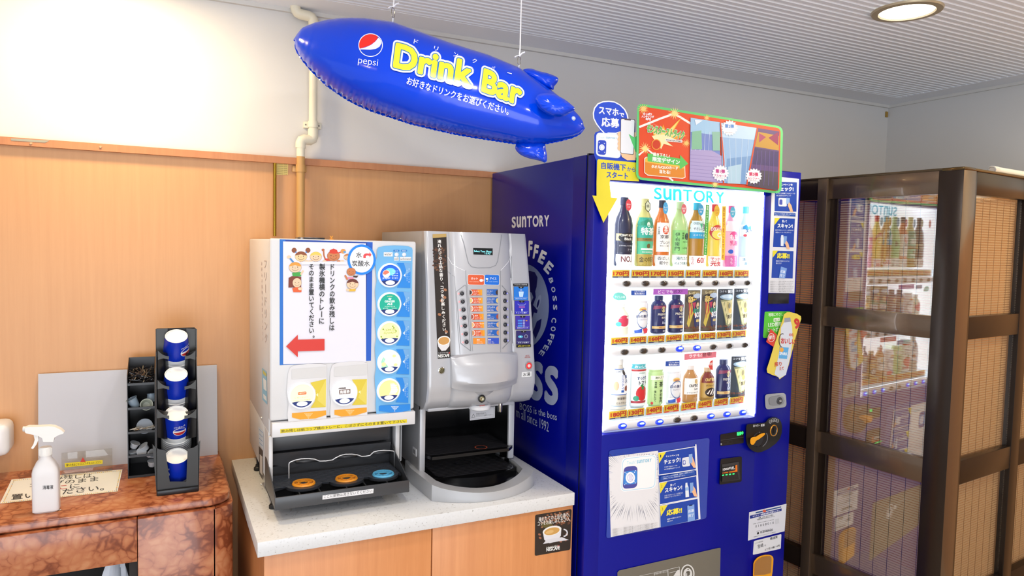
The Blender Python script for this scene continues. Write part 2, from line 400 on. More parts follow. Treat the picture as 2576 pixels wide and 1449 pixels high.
MB().tube([(.329, -.012, 1.816), (.329, -.012, 1.58)], .0052, mat('A8882E', .18, 1), 12).build('brass_pipe', label='thin shiny brass pipe against the wood panel beside the cream pipe', cat='pipe')
a = Art(planeY(-.0), (0, 0, 1), lift=.001)
a.quad((695, 408), (725, 410), (724, 440), (695, 440), 'E8D37E')
for k in range(6): a.text('契約番号使用者名 電気設備', 697, 415+k*4.6, 722, 416.5+k*4.6, 3, '6B5A1E')
a.build('notice_label', label='small gold-coloured notice label stuck on the wood beside the brass pipe', cat='label')
# ------------------------------------------------------------ marble counter at the left
ZM = .8843
def rounded(x0, x1, yf, yb, r, n=10):
    pts = [(x0, yb), (x0, yf)]
    for i in range(n+1):
        a = R(-90+90*i/n); pts.append((x1-r+r*math.cos(a), yf+r+r*math.sin(a)))
    pts.append((x1, yb)); return pts
mc = thing('marble_counter', 'red-brown marble counter with a rounded corner at the left', 'counter', (-.4, -.2, 0))
b = MB(); layers = [(.0, ZM), (-.0, ZM), (.0035, ZM-.0015), (.005, ZM-.005), (.005, ZM-.018), (.001, ZM-.022)]
base = rounded(-1.6, .155, -.442, 0, .055); L = len(base); vs = []
cen = Vector((-.7, -.2))
for j, (g, z) in enumerate(layers[1:]):
    for q in rounded(-1.6, .155+g, -.442-g, 0, .055+g): vs.append((q[0], q[1], z))
fs = [list(range(L))]
for j in range(len(layers)-2):
    for i in range(L): k = (i+1) % L; fs.append([j*L+i, j*L+k, (j+1)*L+k, (j+1)*L+i])
fs.append([(len(layers)-2)*L+i for i in range(L)])
b.add(vs, fs, M_MARB); b.build('counter_top', mc)
# front slabs: fascia over the opening, tall slab, curved end slab
xs = onY(344.7, 1290, -.462).x; zo = onY(344.7, 1413, -.462).z; xc = onY(543, 1268, -.462).x
MB().box(-1.6, xs-.0006, -.462, -.43, zo, ZM-.0235, M_MARB, .0015).build('fascia_slab', mc)
MB().box(xs+.0006, xc-.0006, -.462, -.43, 0, ZM-.0235, M_MARB, .0015).build('front_slab', mc)
b = MB(); pts = [(xc, -.462)]
for i in range(13):
    a = R(-90+90*i/12); pts.append((.166-.05+.05*math.cos(a), -.462+.05+.05*math.sin(a)))
pts += [(.166, 0), (.13, 0), (.13, -.42), (xc, -.42)]
b.prism(pts, lambda x, y, d: Vector((x, y, d)), 0, ZM-.0235, M_MARB); b.build('end_slab', mc)
b = MB(); b.box(-1.6, .12, -.02, -.002, 0, ZM-.03, mat('2A2624', .7)); b.box(-1.6, xs, -.43, -.02, .40, .42, mat('3A3430', .7)); b.box(xs-.02, xs-.001, -.43, -.02, 0, ZM-.03, mat('2A2624', .7)); b.build('inner_shelf', mc)
# crumpled clear bag in the opening
b = MB(); rnd = random.Random(3)
def bagf(cx, cy, cz, rx, rz):
    def f(u, v):
        a = u*2*math.pi; h = v; r = (1-.75*h**1.5)*(1+.25*math.sin(5*a+3*h)+.12*math.sin(11*a+7*h))
        return Vector((cx+rx*r*math.cos(a)+.02*h, cy+.6*rx*r*math.sin(a), cz+rz*h))
    return f
q = onY(290, 1449, -.40)
b.grid(bagf(q.x-.02, -.36, .42, .06, q.z-.42+.035), 28, 12, mat('C9CFDA', .15, name='thin_clear_plastic'), True); b.build('plastic_bag', label='crumpled clear plastic bag inside the opening of the marble counter', cat='bag')
# white dispenser cut by the left edge of the frame
b = MB(); b.box(-.56, -.383, -.10, -.0, .955, 1.045, mat('E8E8EA', .3), .02, 4); b.build('towel_dispenser', label='white plastic dispenser on the wood wall at the far left edge', cat='dispenser')
# white board leaning on the wall
b = MB(); n_ = [(-.324, 1.166), (.153, 1.166), (.153, ZM+.0002), (-.324, ZM+.0002)]
lean = lambda z: -.006-.03*(1.166-z)/.282
b.add([(x, lean(z), z) for x, z in n_]+[(x, lean(z)-.005, z) for x, z in n_], [[0, 1, 2, 3], [7, 6, 5, 4], [0, 4, 5, 1], [1, 5, 6, 2], [2, 6, 7, 3], [3, 7, 4, 0]], mat('BDBDC4', .35))
b.build('white_board', label='plain white board leaning on the wood wall behind the cup holder', cat='board', smooth=False)
# acrylic stand
st = thing('acrylic_stand', 'clear acrylic stand with a yellow label behind the spray bottle', 'stand', (-.2, -.083, ZM))
MZ5 = (0, 1140, 4.2933); MZ1 = (0, 800, 2.2323)
M_ACR = glass_mat('clear_acrylic', 'F4F2EE', 1.3)
q0, q1 = onY(156, 1145, -.083), onY(283, 1127, -.083)
b = MB(); b.box(-.262, -.136, -.086, -.083, ZM+.0005, q1.z, M_ACR, .0008); b.build('upright', st)
b = MB(); b.box(-.262, -.136, -.110, -.086, ZM+.0004, ZM+.0034, M_ACR, .0008); b.build('foot', st)
a = Art(planeY(-.0862), MZ1, lift=.0008)
a.quad((363, 815), (576, 797), (576, 818), (366, 839), 'E8D21C'); a.text('落ちた氷はこちらにどうぞお入れください', 372, 834, 570, 815, 14, '2A2410', .015); a.poly([(450, 810), (465, 782), (482, 808)], 'C7372B'); a.build('label_strip', st, label='yellow strip with a red arrow')
# laminated sheet
a = Art(planeZ(ZM+.0004), MZ5, lift=.0005)
a.quad((0-2, 545), (125, 285), (1322, 175), (1270, 412), 'EDEDE6')
rnd = random.Random(5)
for (p0, p1, n) in (((28, 535), (1258, 405), 60), ((150, 295), (1305, 188), 56), ((40, 525), (150, 300), 22), ((1255, 400), (1302, 190), 22)):
    for i in range(n):
        t = i/(n-1); x = p0[0]+(p1[0]-p0[0])*t; y = p0[1]+(p1[1]-p0[1])*t; a.ell(x, y, 7, 4.5, rnd.choice(['E3C34A', 'D8A03A', 'E8D27A', '9AA0A8']), n=6); a.l -= a.step
a.l += a.step
K = '33363A'
a.text('飲み残しは、', 475, 300, 1030, 262, 48, K, .01, slant=.12); a.text('コップのまま', 320, 372, 1060, 300, 46, K, .01, slant=.12)
a.text('ここ', 530, 402, 722, 386, 42, 'C5463C', .01, slant=.12); a.text('に', 752, 380, 858, 368, 42, K, .01, slant=.12); a.text('置いてください。', 120, 505, 1122, 398, 58, K, .012, slant=.12)
a.build('paper_sheet', label='laminated handwritten-style notice lying flat on the marble counter', cat='notice')
a = Art(planeZ(ZM+.0004), MZ5, lift=.0003); a.quad((418, 640), (655, 603), (663, 613), (425, 650), 'E2DDD5'); a.text('アルコール消毒液', 430, 644, 650, 610, 6, '555555'); a.build('name_sticker', label='narrow white sticker on the marble in front of the spray bottle', cat='sticker')
# ------------------------------------------------------------ spray bottle
M_HD = mat('E9E9E6', .35)
sp = thing('spray_bottle', 'white disinfectant spray bottle with trigger head on the marble counter', 'bottle', (-.262, -.382, ZM))
b = MB(); cx, cy = -.262, -.382
def sq(u, wx, wy, e):
    a = u*2*math.pi; c, s = math.cos(a), math.sin(a)
    return cx+wx*math.copysign(abs(c)**e, c), cy+wy*math.copysign(abs(s)**e, s)
prof = [(.001, .001, ZM, .4), (.024, .017, ZM, .4), (.0285, .020, ZM+.004, .35), (.0285, .020, ZM+.088, .35), (.0285, .020, ZM+.100, .38), (.0265, .019, ZM+.110, .42), (.020, .0165, ZM+.124, .6), (.0145, .0145, ZM+.132, .9), (.0125, .0125, ZM+.136, 1), (.0125, .0125, ZM+.142, 1), (.001, .001, ZM+.142, 1)]
nn = 32; vs = []; fs = []
for wx, wy, z, e in prof:
    for i in range(nn): x, y = sq(i/nn, wx, wy, e); vs.append((x, y, z))
for j in range(len(prof)-1):
    for i in range(nn): k = (i+1) % nn; fs.append([j*nn+i, j*nn+k, (j+1)*nn+k, (j+1)*nn+i])
b.add(vs, fs, mat('DFDEDF', .3)); b.build('bottle_body', sp)
b = MB(); pr = [(.0138, 0), (.0140, .003), (.0135, .019), (.012, .021)]
b.lathe(pr, (cx, cy, ZM+.140), M_HD, 28)
for i in range(28): a = 2*math.pi*i/28; b.box(cx+.0138*math.cos(a)-.0004, cx+.0138*math.cos(a)+.0004, cy+.0138*math.sin(a)-.0004, cy+.0138*math.sin(a)+.0004, ZM+.142, ZM+.158, M_HD)
b.build('collar', sp)
yfix = lambda Yc: (lambda x, y, d: onY(x/2.2323, 800+y/2.2323, Yc)+Vector((0, d, 0)))
f = yfix(cy)
b = MB(); b.prism([(143, 612), (160, 606), (215, 606), (278, 602), (310, 606), (345, 622), (362, 638), (356, 645), (335, 650), (310, 664), (302, 690), (246, 690), (240, 668), (215, 655), (190, 650), (150, 641), (144, 635)], f, -.011, .011, M_HD); b.build('spray_head', sp)
b = MB(); b.prism([(190, 650), (216, 656), (218, 680), (206, 708), (188, 732), (176, 728), (190, 705), (197, 680)], f, -.006, .006, M_HD); b.build('trigger', sp)
q = onY(63, 1079, cy); MB().lathe([(.006, 0), (.0065, .002), (.0065, .008), (.004, .009)], (q.x+.004, cy, q.z), mat('DADAD8', .35), 16, ax=(-1, 0, .02)).build('nozzle', sp)
a = Art(planeY(cy-.0202), MZ5, lift=.0006); a.text('消毒液', 460, 394, 575, 388, 44, '2E2E30', .012); a.build('lettering', sp)
# ------------------------------------------------------------ black organiser
M_BLK = mat('141417', .32); M_BLK2 = mat('101012', .45)
og = thing('stirrer_organiser', 'black tiered organiser box with stirrers and portion cups beside the cup holder', 'organiser', (-.05, -.12, ZM))
OX0, OX1, OY0, OY1 = -.092, -.021, -.192, -.05
zt = onY(320, 945, -.192).z
b = MB()
b.prism([(OY0, ZM), (OY1, ZM), (OY1, zt+.03), (OY0+.012, zt), (OY0, zt-.018)], lambda a_, z, d: Vector((d, a_, z)), OX0, OX0+.002, M_BLK)
b.prism([(OY0, ZM), (OY1, ZM), (OY1, zt+.03), (OY0+.012, zt), (OY0, zt-.018)], lambda a_, z, d: Vector((d, a_, z)), OX1-.002, OX1, M_BLK)
b.box(OX0, OX1, OY1-.003, OY1, ZM, zt+.03, M_BLK); b.build('casing', og)
shelf = [onY(330, 800+yy/2.2323, OY0).z for yy in (375, 512, 647, 780, 893)]
shelf[-1] = ZM+.003
for i, z in enumerate(shelf):
    b = MB(); b.prism([(OY0, z-.0025), (OY1-.003, z-.02 if i < 4 else z-.0025), (OY1-.003, z-.0175 if i < 4 else z), (OY0+.003, z), (OY0+.003, z+.004), (OY0, z+.004)], lambda a_, zz, d: Vector((d, a_, zz)), OX0+.002, OX1-.002, M_BLK); b.build('shelf', og)
b = MB(); rnd = random.Random(11)
for i in range(120):
    x, y, z = rnd.uniform(OX0+.008, OX1-.008), rnd.uniform(OY0+.01, OY1-.02), shelf[0]+rnd.uniform(.004, .026)
    a1, a2 = rnd.uniform(0, math.pi), rnd.uniform(-.35, .6); l = rnd.uniform(.014, .022)
    d = Vector((math.cos(a1)*math.cos(a2), math.sin(a1)*math.cos(a2), math.sin(a2)))*l; s_ = Vector((-math.sin(a1), math.cos(a1), 0))*.0016; u = Vector((0, 0, .0008))
    p = Vector((x, y, z)); vs = [p-d-s_, p-d+s_, p+d+s_, p+d-s_]; vs = [Vector((min(OX1-.003, max(OX0+.003, v.x)), max(OY0+.004, v.y), max(shelf[0]+.001, v.z))) for v in vs]
    b.add([v-u for v in vs]+[v+u for v in vs], [[0, 1, 2, 3], [4, 5, 6, 7], [0, 1, 5, 4], [1, 2, 6, 5], [2, 3, 7, 6], [3, 0, 4, 7]], mat('26262A', .25))
b.build('stirrers', label='heap of short black stirrers on top of the black organiser', cat='stirrers', kind='stuff', smooth=False)
M_CLR = mat('9FB0BE', .12, name='clear_plastic_cup', spec=.8)
def portion(nm, label, grp, px, py, r0, r1, h, m, ax, inner=None, yy=OY0+.03, cat='cup'):
    p = onY(px, py, yy); b = MB(); b.lathe([(r0*.96, 0), (r0, .0008), (r1, h-.001), (r1*1.12, h), (r1*1.12, h+.0012), (r1*.97, h+.0012), (r0*.93, .002), (0, .002)], (p.x, p.y, p.z), m, 20, ax=ax, cap=False)
    o = b.build(nm, label=label, cat=cat, group=grp, origin=p); return o
G = 'clear portion cups in the organiser'
portion('portion_cup', 'tall clear portion cup leaning at the left of the organiser second shelf', G, 343, 1024, .011, .0145, .028, M_CLR, (-.5, -.1, 1))
portion('portion_cup', 'clear upside-down portion cup at the back of the organiser second shelf', G, 380, 1010, .012, .010, .022, M_CLR, (0, .1, 1), yy=OY0+.05)
portion('portion_cup', 'clear portion cup lying on its side facing out of the organiser', G, 368, 1020, .010, .015, .020, mat('C3C8B8', .15), (.05, -1, .35), yy=OY0+.035)
p = onY(364, 1072, OY0+.04); b = MB(); b.lathe([(0, 0), (.0215, 0), (.0215, .0012), (0, .0012)], p, mat('9AA3AE', .25), 32, ax=(0, -1, .25), cap=False)
b.build('round_disc', label='round pale disc standing upright on the organiser third shelf', cat='disc', origin=p)
b = MB(); rnd = random.Random(4)
for i in range(34):
    x, y, z = rnd.uniform(OX0+.008, OX1-.006), rnd.uniform(OY0+.004, OY0+.03), shelf[2]+.004+rnd.uniform(0, .006); a1 = rnd.uniform(-.7, .7)
    b.tube([(x-.006*math.cos(a1), y-.004*math.sin(a1), z), (x+.006*math.cos(a1), y+.004*math.sin(a1), z+.002)], .0009, mat(rnd.choice(['D8CDB8', '8A6A4A', 'E8E2D6']), .5), 5)
b.build('sugar_sticks', label='pile of tiny pale sugar sticks in the organiser third shelf', cat='sticks', kind='stuff')
M_CRM = mat('C9CDD2', .3); G2 = 'white creamer cups in the organiser'
for lab, px, py, ax in (('white creamer cup standing at the left of the organiser fourth shelf', 334, 1148, (0, -.15, 1)), ('white creamer cup tipped toward the front, middle of the organiser fourth shelf', 352, 1142, (.3, -.8, .6)), ('white creamer cup resting on top of the heap at the left', 335, 1126, (.4, -.2, 1)), ('white creamer cup on the heap beside the cup holder', 368, 1130, (-.5, -.2, .8)), ('white creamer cup lying at the right of the organiser fourth shelf', 373, 1144, (.6, -.5, .3)), ('single creamer cup alone on the lowest organiser shelf', 382, 1172, (.1, -.2, 1))):
    p = onY(px, py, OY0+.03); b = MB(); b.lathe([(0, 0), (.0085, 0), (.0095, .002), (.0115, .014), (.0135, .0145), (.0135, .0158), (0, .0155)], p, M_CRM, 18, ax=ax, cap=False); b.build('creamer_cup', label=lab, cat='cup', group=G2, origin=p)
# ------------------------------------------------------------ cup holder with paper cups
hz = (300, 800, 3.082)
hd = thing('cup_holder', 'black four-tier paper cup holder standing on the marble counter', 'cup holder', (.033, -.28, ZM))
tiers = [(-.212, 85, 80, 288, 602, 375, 520), (-.262, 262, 296, 300, 590, 385, 508), (-.296, 490, 530, 297, 594, 387, 506), (-.330, 715, 758, 293, 598, 387, 505)]
def hp(x, y, Y): return onY(hz[0]+x/hz[2], hz[1]+y/hz[2], Y)
for i, (Y, yo, yi, xl, xr, il, ir) in enumerate(tiers):
    yl = (yo+235) if i else 300
    for sgn in (0, 1):
        xo, xi = (xl, il) if sgn == 0 else (xr, ir)
        if i == 0: pts = [(xo, yo), (xi, yi), (xi, yl), (xo, yl)]
        else:
            pts = [(xo, yo-10)]
            for k in range(9): t = k/8; pts.append((xo+(xi-xo)*t, yo-10+(yi-yo+10)*(1-(1-t)**2.2)+(0)))
            pts += [(xi, yi+26), ((xi+xo)/2, (yi+yo)/2+34), (xo, yo+62)]
        f = lambda a_, b_, d, Y=Y: hp(a_, b_, Y)+Vector((0, d, 0))
        b = MB(); b.prism(pts, f, -.001, .002, mat('2A2822', .35)); b.build('tier_lip', hd)
        # curved scoop behind each lip
        def scoop(u, v, Y=Y, xo=xo, xi=xi, yo=yo, yi=yi):
            x = xo+(xi-xo)*math.sin(u*math.pi/2); yy = (yo-8)+(yi-yo+8)*u; p = hp(x, yy, Y); p.z -= v*.080; p.y += .045*(1-math.cos(u*math.pi/2))+.003+.012*v; return p
        if i: MB().grid(scoop, 8, 4, M_BLK).build('scoop', hd)
f = lambda a_, b_, d: hp(a_, b_, -.368)+Vector((0, d, 0))
b = MB(); b.prism([(258, 978), (280, 1002), (310, 1018), (358, 1026), (392, 1272), (392, 1362), (290, 1372)], f, -.001, .002, mat('1E1C1A', .3)); b.build('front_plate', hd)
b = MB(); b.prism([(628, 948), (606, 985), (575, 1005), (530, 1014), (520, 1272), (520, 1352), (614, 1338)], f, -.001, .002, mat('1E1C1A', .3)); b.build('front_plate', hd)
q0 = hp(292, 1340, -.368); q1 = hp(614, 1320, -.368)
b = MB(); b.box(q0.x, q1.x, -.378, -.20, ZM, ZM+.014, M_BLK, .002); b.prism([(392, 1268), (520, 1268), (520, 1345), (392, 1345)], f, -.0005, .002, M_BLK); b.build('base', hd)
zs = [hp(300, t[1], t[0]).z for t in tiers]
side = [(-.369, ZM), (-.369, hp(260, 980, -.368).z), (-.331, zs[3]-.02), (-.331, zs[3]), (-.297, zs[2]-.02), (-.297, zs[2]), (-.263, zs[1]-.02), (-.263, zs[1]), (-.213, zs[1]), (-.213, zs[0]), (-.196, zs[0]-.004), (-.215, ZM)]
for X in (-.0175, .0835): b = MB(); b.prism(side, lambda a_, z, d: Vector((d, a_, z)), X-.001, X+.001, M_BLK2); b.build('side_panel', hd)
b = MB(); b.add([(-.0165, -.198, zs[0]), (.0825, -.198, zs[0]), (.0825, -.215, ZM), (-.0165, -.215, ZM)], [[0, 1, 2, 3]], M_BLK2); b.build('back_panel', hd)
M_CUPB = mat('0B2FB5', .35); M_CUPW = mat('EDEDEA', .45)
def cup_mesh(p, ax, logo):
    """upside-down paper cup: p = centre of its base, ax = direction the base faces"""
    ax = Vector(ax).normalized(); t = None
    b = MB(); prof = [(0, -.004), (.0272, -.004), (.0275, 0), (.0290, 0), (.0290, -.002)]
    b.lathe(prof, p, M_CUPW, 32, ax=ax, cap=False)
    b.lathe([(.0291, -.0005), (.0293, -.003), (.0355, -.066)], p, M_CUPB, 32, ax=ax, cap=False)
    b.lathe([(.0356, -.066), (.0372, -.082), (.0392, -.083), (.0392, -.0855), (.0372, -.086)], p, M_CUPW, 32, ax=ax, cap=False)
    return b
def cup(px, py, Y, ax, lab, grp, n, logo=None, tier='top'):
    p = hp(px, py, Y); ax = Vector(ax).normalized()
    t = thing('paper_cup', lab, 'cup', p, grp)
    cup_mesh(p, ax, 0).build('cup_wall', t)
    if logo is not None:
        uu = Vector((1, 0, 0)); vv = ax.cross(uu)
        def mf(a_, b_, l=0):   # a: angle from the camera-facing side (deg), b: distance down from the base (m)
            r = .0291+.0064*b_/.066+.0004+l; an = R(a_); return p-ax*b_+uu*(r*math.sin(an))-vv*(r*math.cos(an))
        A = Art(mf, lift=.0002, step=.0001, maxlen=.012)
        A.maxlen = 9; cxx = logo
        def E(rx, ry, c, a0=0, a1=360): A.poly([(cxx+rx*math.cos(R(a0+(a1-a0)*i/24)), .040+ry*math.sin(R(a0+(a1-a0)*i/24))) for i in range(25)], c)
        E(30, .013, 'F2F2F2'); E(27, .0115, 'C82C2C', 10, 170); E(27, .0115, '0B2FB5', 200, 350)
        A.build('emblem', t)
        A2 = Art(mf, lift=.0003, step=.0001); A2.text('pepsi', cxx+26, .020, cxx-26, .020, .007, 'E8E8F0', up=(0, 1)); A2.build('lettering', t)
    for k in range(1, n):
        q = p-ax*(.0078*k); c = bpy.data.objects.new('paper_cup', rimless); COL.objects.link(c); c.location = q; c.rotation_euler = Vector((0, 0, 1)).rotation_difference(ax).to_euler()
        c['label'] = ['first', 'second', 'third', 'fourth', 'fifth', 'sixth'][k-1] + ' nested cup under the %s cup of the holder' % tier; c['category'] = 'cup'; c['group'] = 'nested cups under the %s cup of the holder' % tier
    return t
tmp = cup_mesh(Vector((0, 0, 0)), (0, 0, 1), 0).build('paper_cup'); rimless = tmp.data; bpy.data.objects.remove(tmp)
cup(443, 140, -.240, (0, -.56, .83), 'topmost blue paper cup in the holder', 'paper cups in the holder', 7, 48)
cup(441, 434, -.274, (0, -.56, .83), 'second blue paper cup from the top of the holder', 'paper cups in the holder', 7, None, 'second')
cup(444, 738, -.308, (0, -.56, .83), 'third blue paper cup from the top, its emblem facing front', 'paper cups in the holder', 7, 14, 'third')
cup(446, 1068, -.340, (0, -.50, .87), 'lowest blue paper cup in the holder, with white bottom rim', 'paper cups in the holder', 1, -62)
# ============================================================ WHITE WORKTOP AND CABINET
ZC = .85
wt = MB().box(.197, 1.074, -.70, 0, ZC-.037, ZC, M_TOP, .0015).build('worktop', label='white speckled worktop under the drink dispenser and coffee machine', cat='worktop')
cb = thing('base_cabinet', 'orange beech cabinet with two doors under the white worktop', 'cabinet', (.63, -.34, 0))
cx0 = .214; cx1 = onY(1439, 1350, -.684).x; sm = onY(1086, 1400, -.684).x
MB().box(cx0, cx1, -.664, -.03, .0, ZC-.038, M_DOOR).build('carcass', cb)
MB().box(cx0, sm-.0015, -.684, -.665, .06, ZC-.043, M_DOOR, .001).build('door', cb)
MB().box(sm+.0015, cx1, -.684, -.665, .06, ZC-.043, M_DOOR, .001).build('door', cb)
Z4 = (580, 1020, 2.927); Z2 = (600, 560, 2.587); Z3 = (1040, 560, 2.898); ZA = (700, 590, 7.625)
a = Art(planeY(-.684), Z4, lift=.0006)
a.rr([(2243, 806), (2512, 762), (2502, 1062), (2240, 1108)], 14, '2A1F18')
rnd = random.Random(2)
for i in range(90):
    x = rnd.uniform(2290, 2500); y = rnd.uniform(800, 890)-(x-2240)*.16+20
    if x+y*1.0 < 3130: continue
    a.ell(x, y, 9, 6, rnd.choice(['7A4A30', '8E5A3C', '5C3422', '9B6A48']), n=8, rot=rnd.uniform(0, 180)); a.l -= a.step*.9
for x, y in ((2275, 950), (2280, 975), (2440, 985), (2465, 990), (2430, 1000), (2475, 950)): a.ell(x, y, 11, 8, '9A6248', n=10, rot=30)
a.ell(2330, 880, 40, 22, '5D5226', n=16)
a.poly([(2300, 935), (2436, 900), (2432, 960), (2400, 1000), (2350, 1015), (2310, 990)], 'DADAE0'); a.poly([(2300, 1020), (2330, 985), (2440, 970), (2490, 990), (2420, 1000)], 'D2D2D8')
a.ring(2452, 938, 32, 30, 10, 'D0D0D6', -90, 90); a.ell(2367, 922, 70, 34, 'E8E6E2', rot=-14); a.ell(2366, 926, 58, 26, 'C99A52', rot=-14); a.ell(2350, 932, 30, 12, 'D8B070', rot=-14)
a.text('淹れたての上品な香り、', 2268, 858, 2500, 820, 34, 'F2EEE8', .008); a.text('コクをお楽しみください。', 2262, 888, 2500, 850, 32, 'F2EEE8', .008)
a.text('It all starts with a', 2325, 1050, 2410, 1034, 10, 'D8D4CC'); a.text('NESCAFE', 2325, 1076, 2424, 1060, 26, 'F4F4F2', .03); a.line([(2406, 1040), (2420, 1030)], 6, 'C8321E'); a.line([(2326, 1050), (2420, 1034)], 2, 'F4F4F2')
a.build('coffee_poster', label='dark coffee poster with a white cup, stuck on the right cabinet door', cat='poster')
# ============================================================ WHITE DRINK DISPENSER
M_WH = mat('D6D6D7', .32); M_WH2 = mat('D6D6D8', .4); M_DK = mat('3C3D40', .3); M_DK2 = mat('2A2B2E', .35)
YF = -.488
dd = thing('drink_dispenser', 'white soft drink dispenser with round lit buttons and a notice on its door', 'drink dispenser', (.45, -.25, ZC))
b = MB(); b.box(.252, .647, -.462, -.004, 1.045, 1.569, M_WH, .004); b.box(.252, .647, -.392, -.004, .905, 1.05, M_WH, .003); b.build('body', dd)
b = MB(); b.box(.252, .652, YF, -.464, 1.086, 1.571, M_WH, .006, 3); b.build('door', dd)
b = MB(); b.box(.256, .652, YF-.012, -.464, 1.044, 1.083, mat('D9D9DB', .3), .003); b.build('door_lip', dd)
b = MB(); b.box(.252, .262, -.475, -.42, .882, 1.042, M_WH, .002); b.box(.2515, .256, -.463, -.39, .882, 1.05, M_WH); b.build('side_post', dd); b = MB(); q = onY(1002, 1100, -.44); b.box(q.x-.010, q.x+.003, -.445, -.41, .925, 1.05, M_WH, .002); b.build('side_post', dd)
b = MB(); b.add([(.262, -.40, 1.045), (.64, -.40, 1.045), (.64, -.40, .90), (.262, -.40, .90)], [[0, 1, 2, 3]], M_DK); b.box(.262, .60, -.425, -.40, .985, 1.044, M_DK, .003)
pts = []; 
for i in range(41):
    x = .262+.335*i/40; pts.append((x, .944+.007*math.cos((x-.262)/.1117*2*math.pi)))
b.prism([(.262, .984), (.597, .984)]+pts[::-1], lambda x, z, d: Vector((x, -.43+d-(z-.944)*.25, z)), -.004, 0, M_DK)
b.build('splash_panel', dd)
for xx in (.357, .470, .566):
    MB().lathe([(0, -.002), (.030, -.001), (.034, .004), (.030, .008)], (xx, -.434, .950), M_DK2, 24, sq=.35, cap=False).build('drip_guide', dd)
for x, y in ((.262, -.487), (.262, -.14), (.62, -.14)):
    MB().lathe([(.012, 0), (.012, .009), (.009, .012), (.007, .012), (.007, .018), (.004, .018), (.004, .06)], (x, y, ZC+.0005), M_BLK2, 8).build('foot', dd)
b = MB(); b.lathe([(.006, 0), (.006, .004), (.003, .005)], (.338, -.46, 1.571), mat('A9A9A9', .2, 1), 12); b.box(.33, .40, -.455, -.40, 1.571, 1.576, mat('4A4C50', .2, .8), .001); b.build('top_bracket', dd)
b = MB(); q = onY(834, 597, -.45); b.box(q.x-.006, q.x+.006, -.452, -.449, 1.569, 1.573, mat('E89A2A', .5)); b.add([(q.x-.005, -.45, 1.571), (q.x-.002, -.45, 1.571), (q.x+.005, -.45, 1.582), (q.x+.002, -.45, 1.582), (q.x+.002, -.4505, 1.571), (q.x+.005, -.4505, 1.571), (q.x-.003, -.4505, 1.582), (q.x-.006, -.4505, 1.582)], [[0, 1, 2, 3], [4, 5, 6, 7]], mat('E89A2A', .5)); b.build('orange_clip', dd)
# side prints
a = Art(planeX(.252), (0, 0, 1), lift=.0008)
a.vtext('フリードリンク', 667, 648, 669, 866, 8, 'BDB0AE', hs=26); a.vtext('お好みの飲物をお選びください', 658, 655, 661, 860, 3.2, 'B6AAB0', hs=11)
a.build('side_lettering', dd); a = Art(planeX(.252), (0, 0, 1), lift=.0008); a.quad((659, 925), (671, 936), (672, 1018), (660, 1005), '8FC4E0'); a.quad((662, 950), (670, 958), (671, 985), (663, 978), 'E8EEF2'); a.quad((662, 990), (670, 998), (671, 1010), (663, 1002), 'E8EEF2'); a.quad((661, 930), (670, 940), (670, 948), (661, 940), 'C9C46A')
a.build('blue_sticker', dd); a = Art(planeX(.252), (0, 0, 1), lift=.0008); a.quad((650, 1072), (662, 1085), (663, 1132), (652, 1118), 'D9E4EE')
for k in range(4): a.line([(652, 1080+k*11), (661, 1089+k*11)], 1.2, '7FA4CC')
a.build('pale_sticker', dd); a = Art(planeX(.252), (0, 0, 1), lift=.0008); a.quad((651, 1122), (661, 1134), (661, 1208), (652, 1192), '4A4440'); a.quad((653, 1142), (660, 1149), (660, 1196), (654, 1188), 'D8D0C6')
a.build('brown_sticker', dd)
b = MB()
for px, py in ((659, 1051), (658, 1218)):
    q = onX(px, py, .2515); b.lathe([(.004, 0), (.003, .003)], q, mat('B9B9B9', .3, 1), 10, ax=(-1, 0, 0))
b.build('screw', dd)
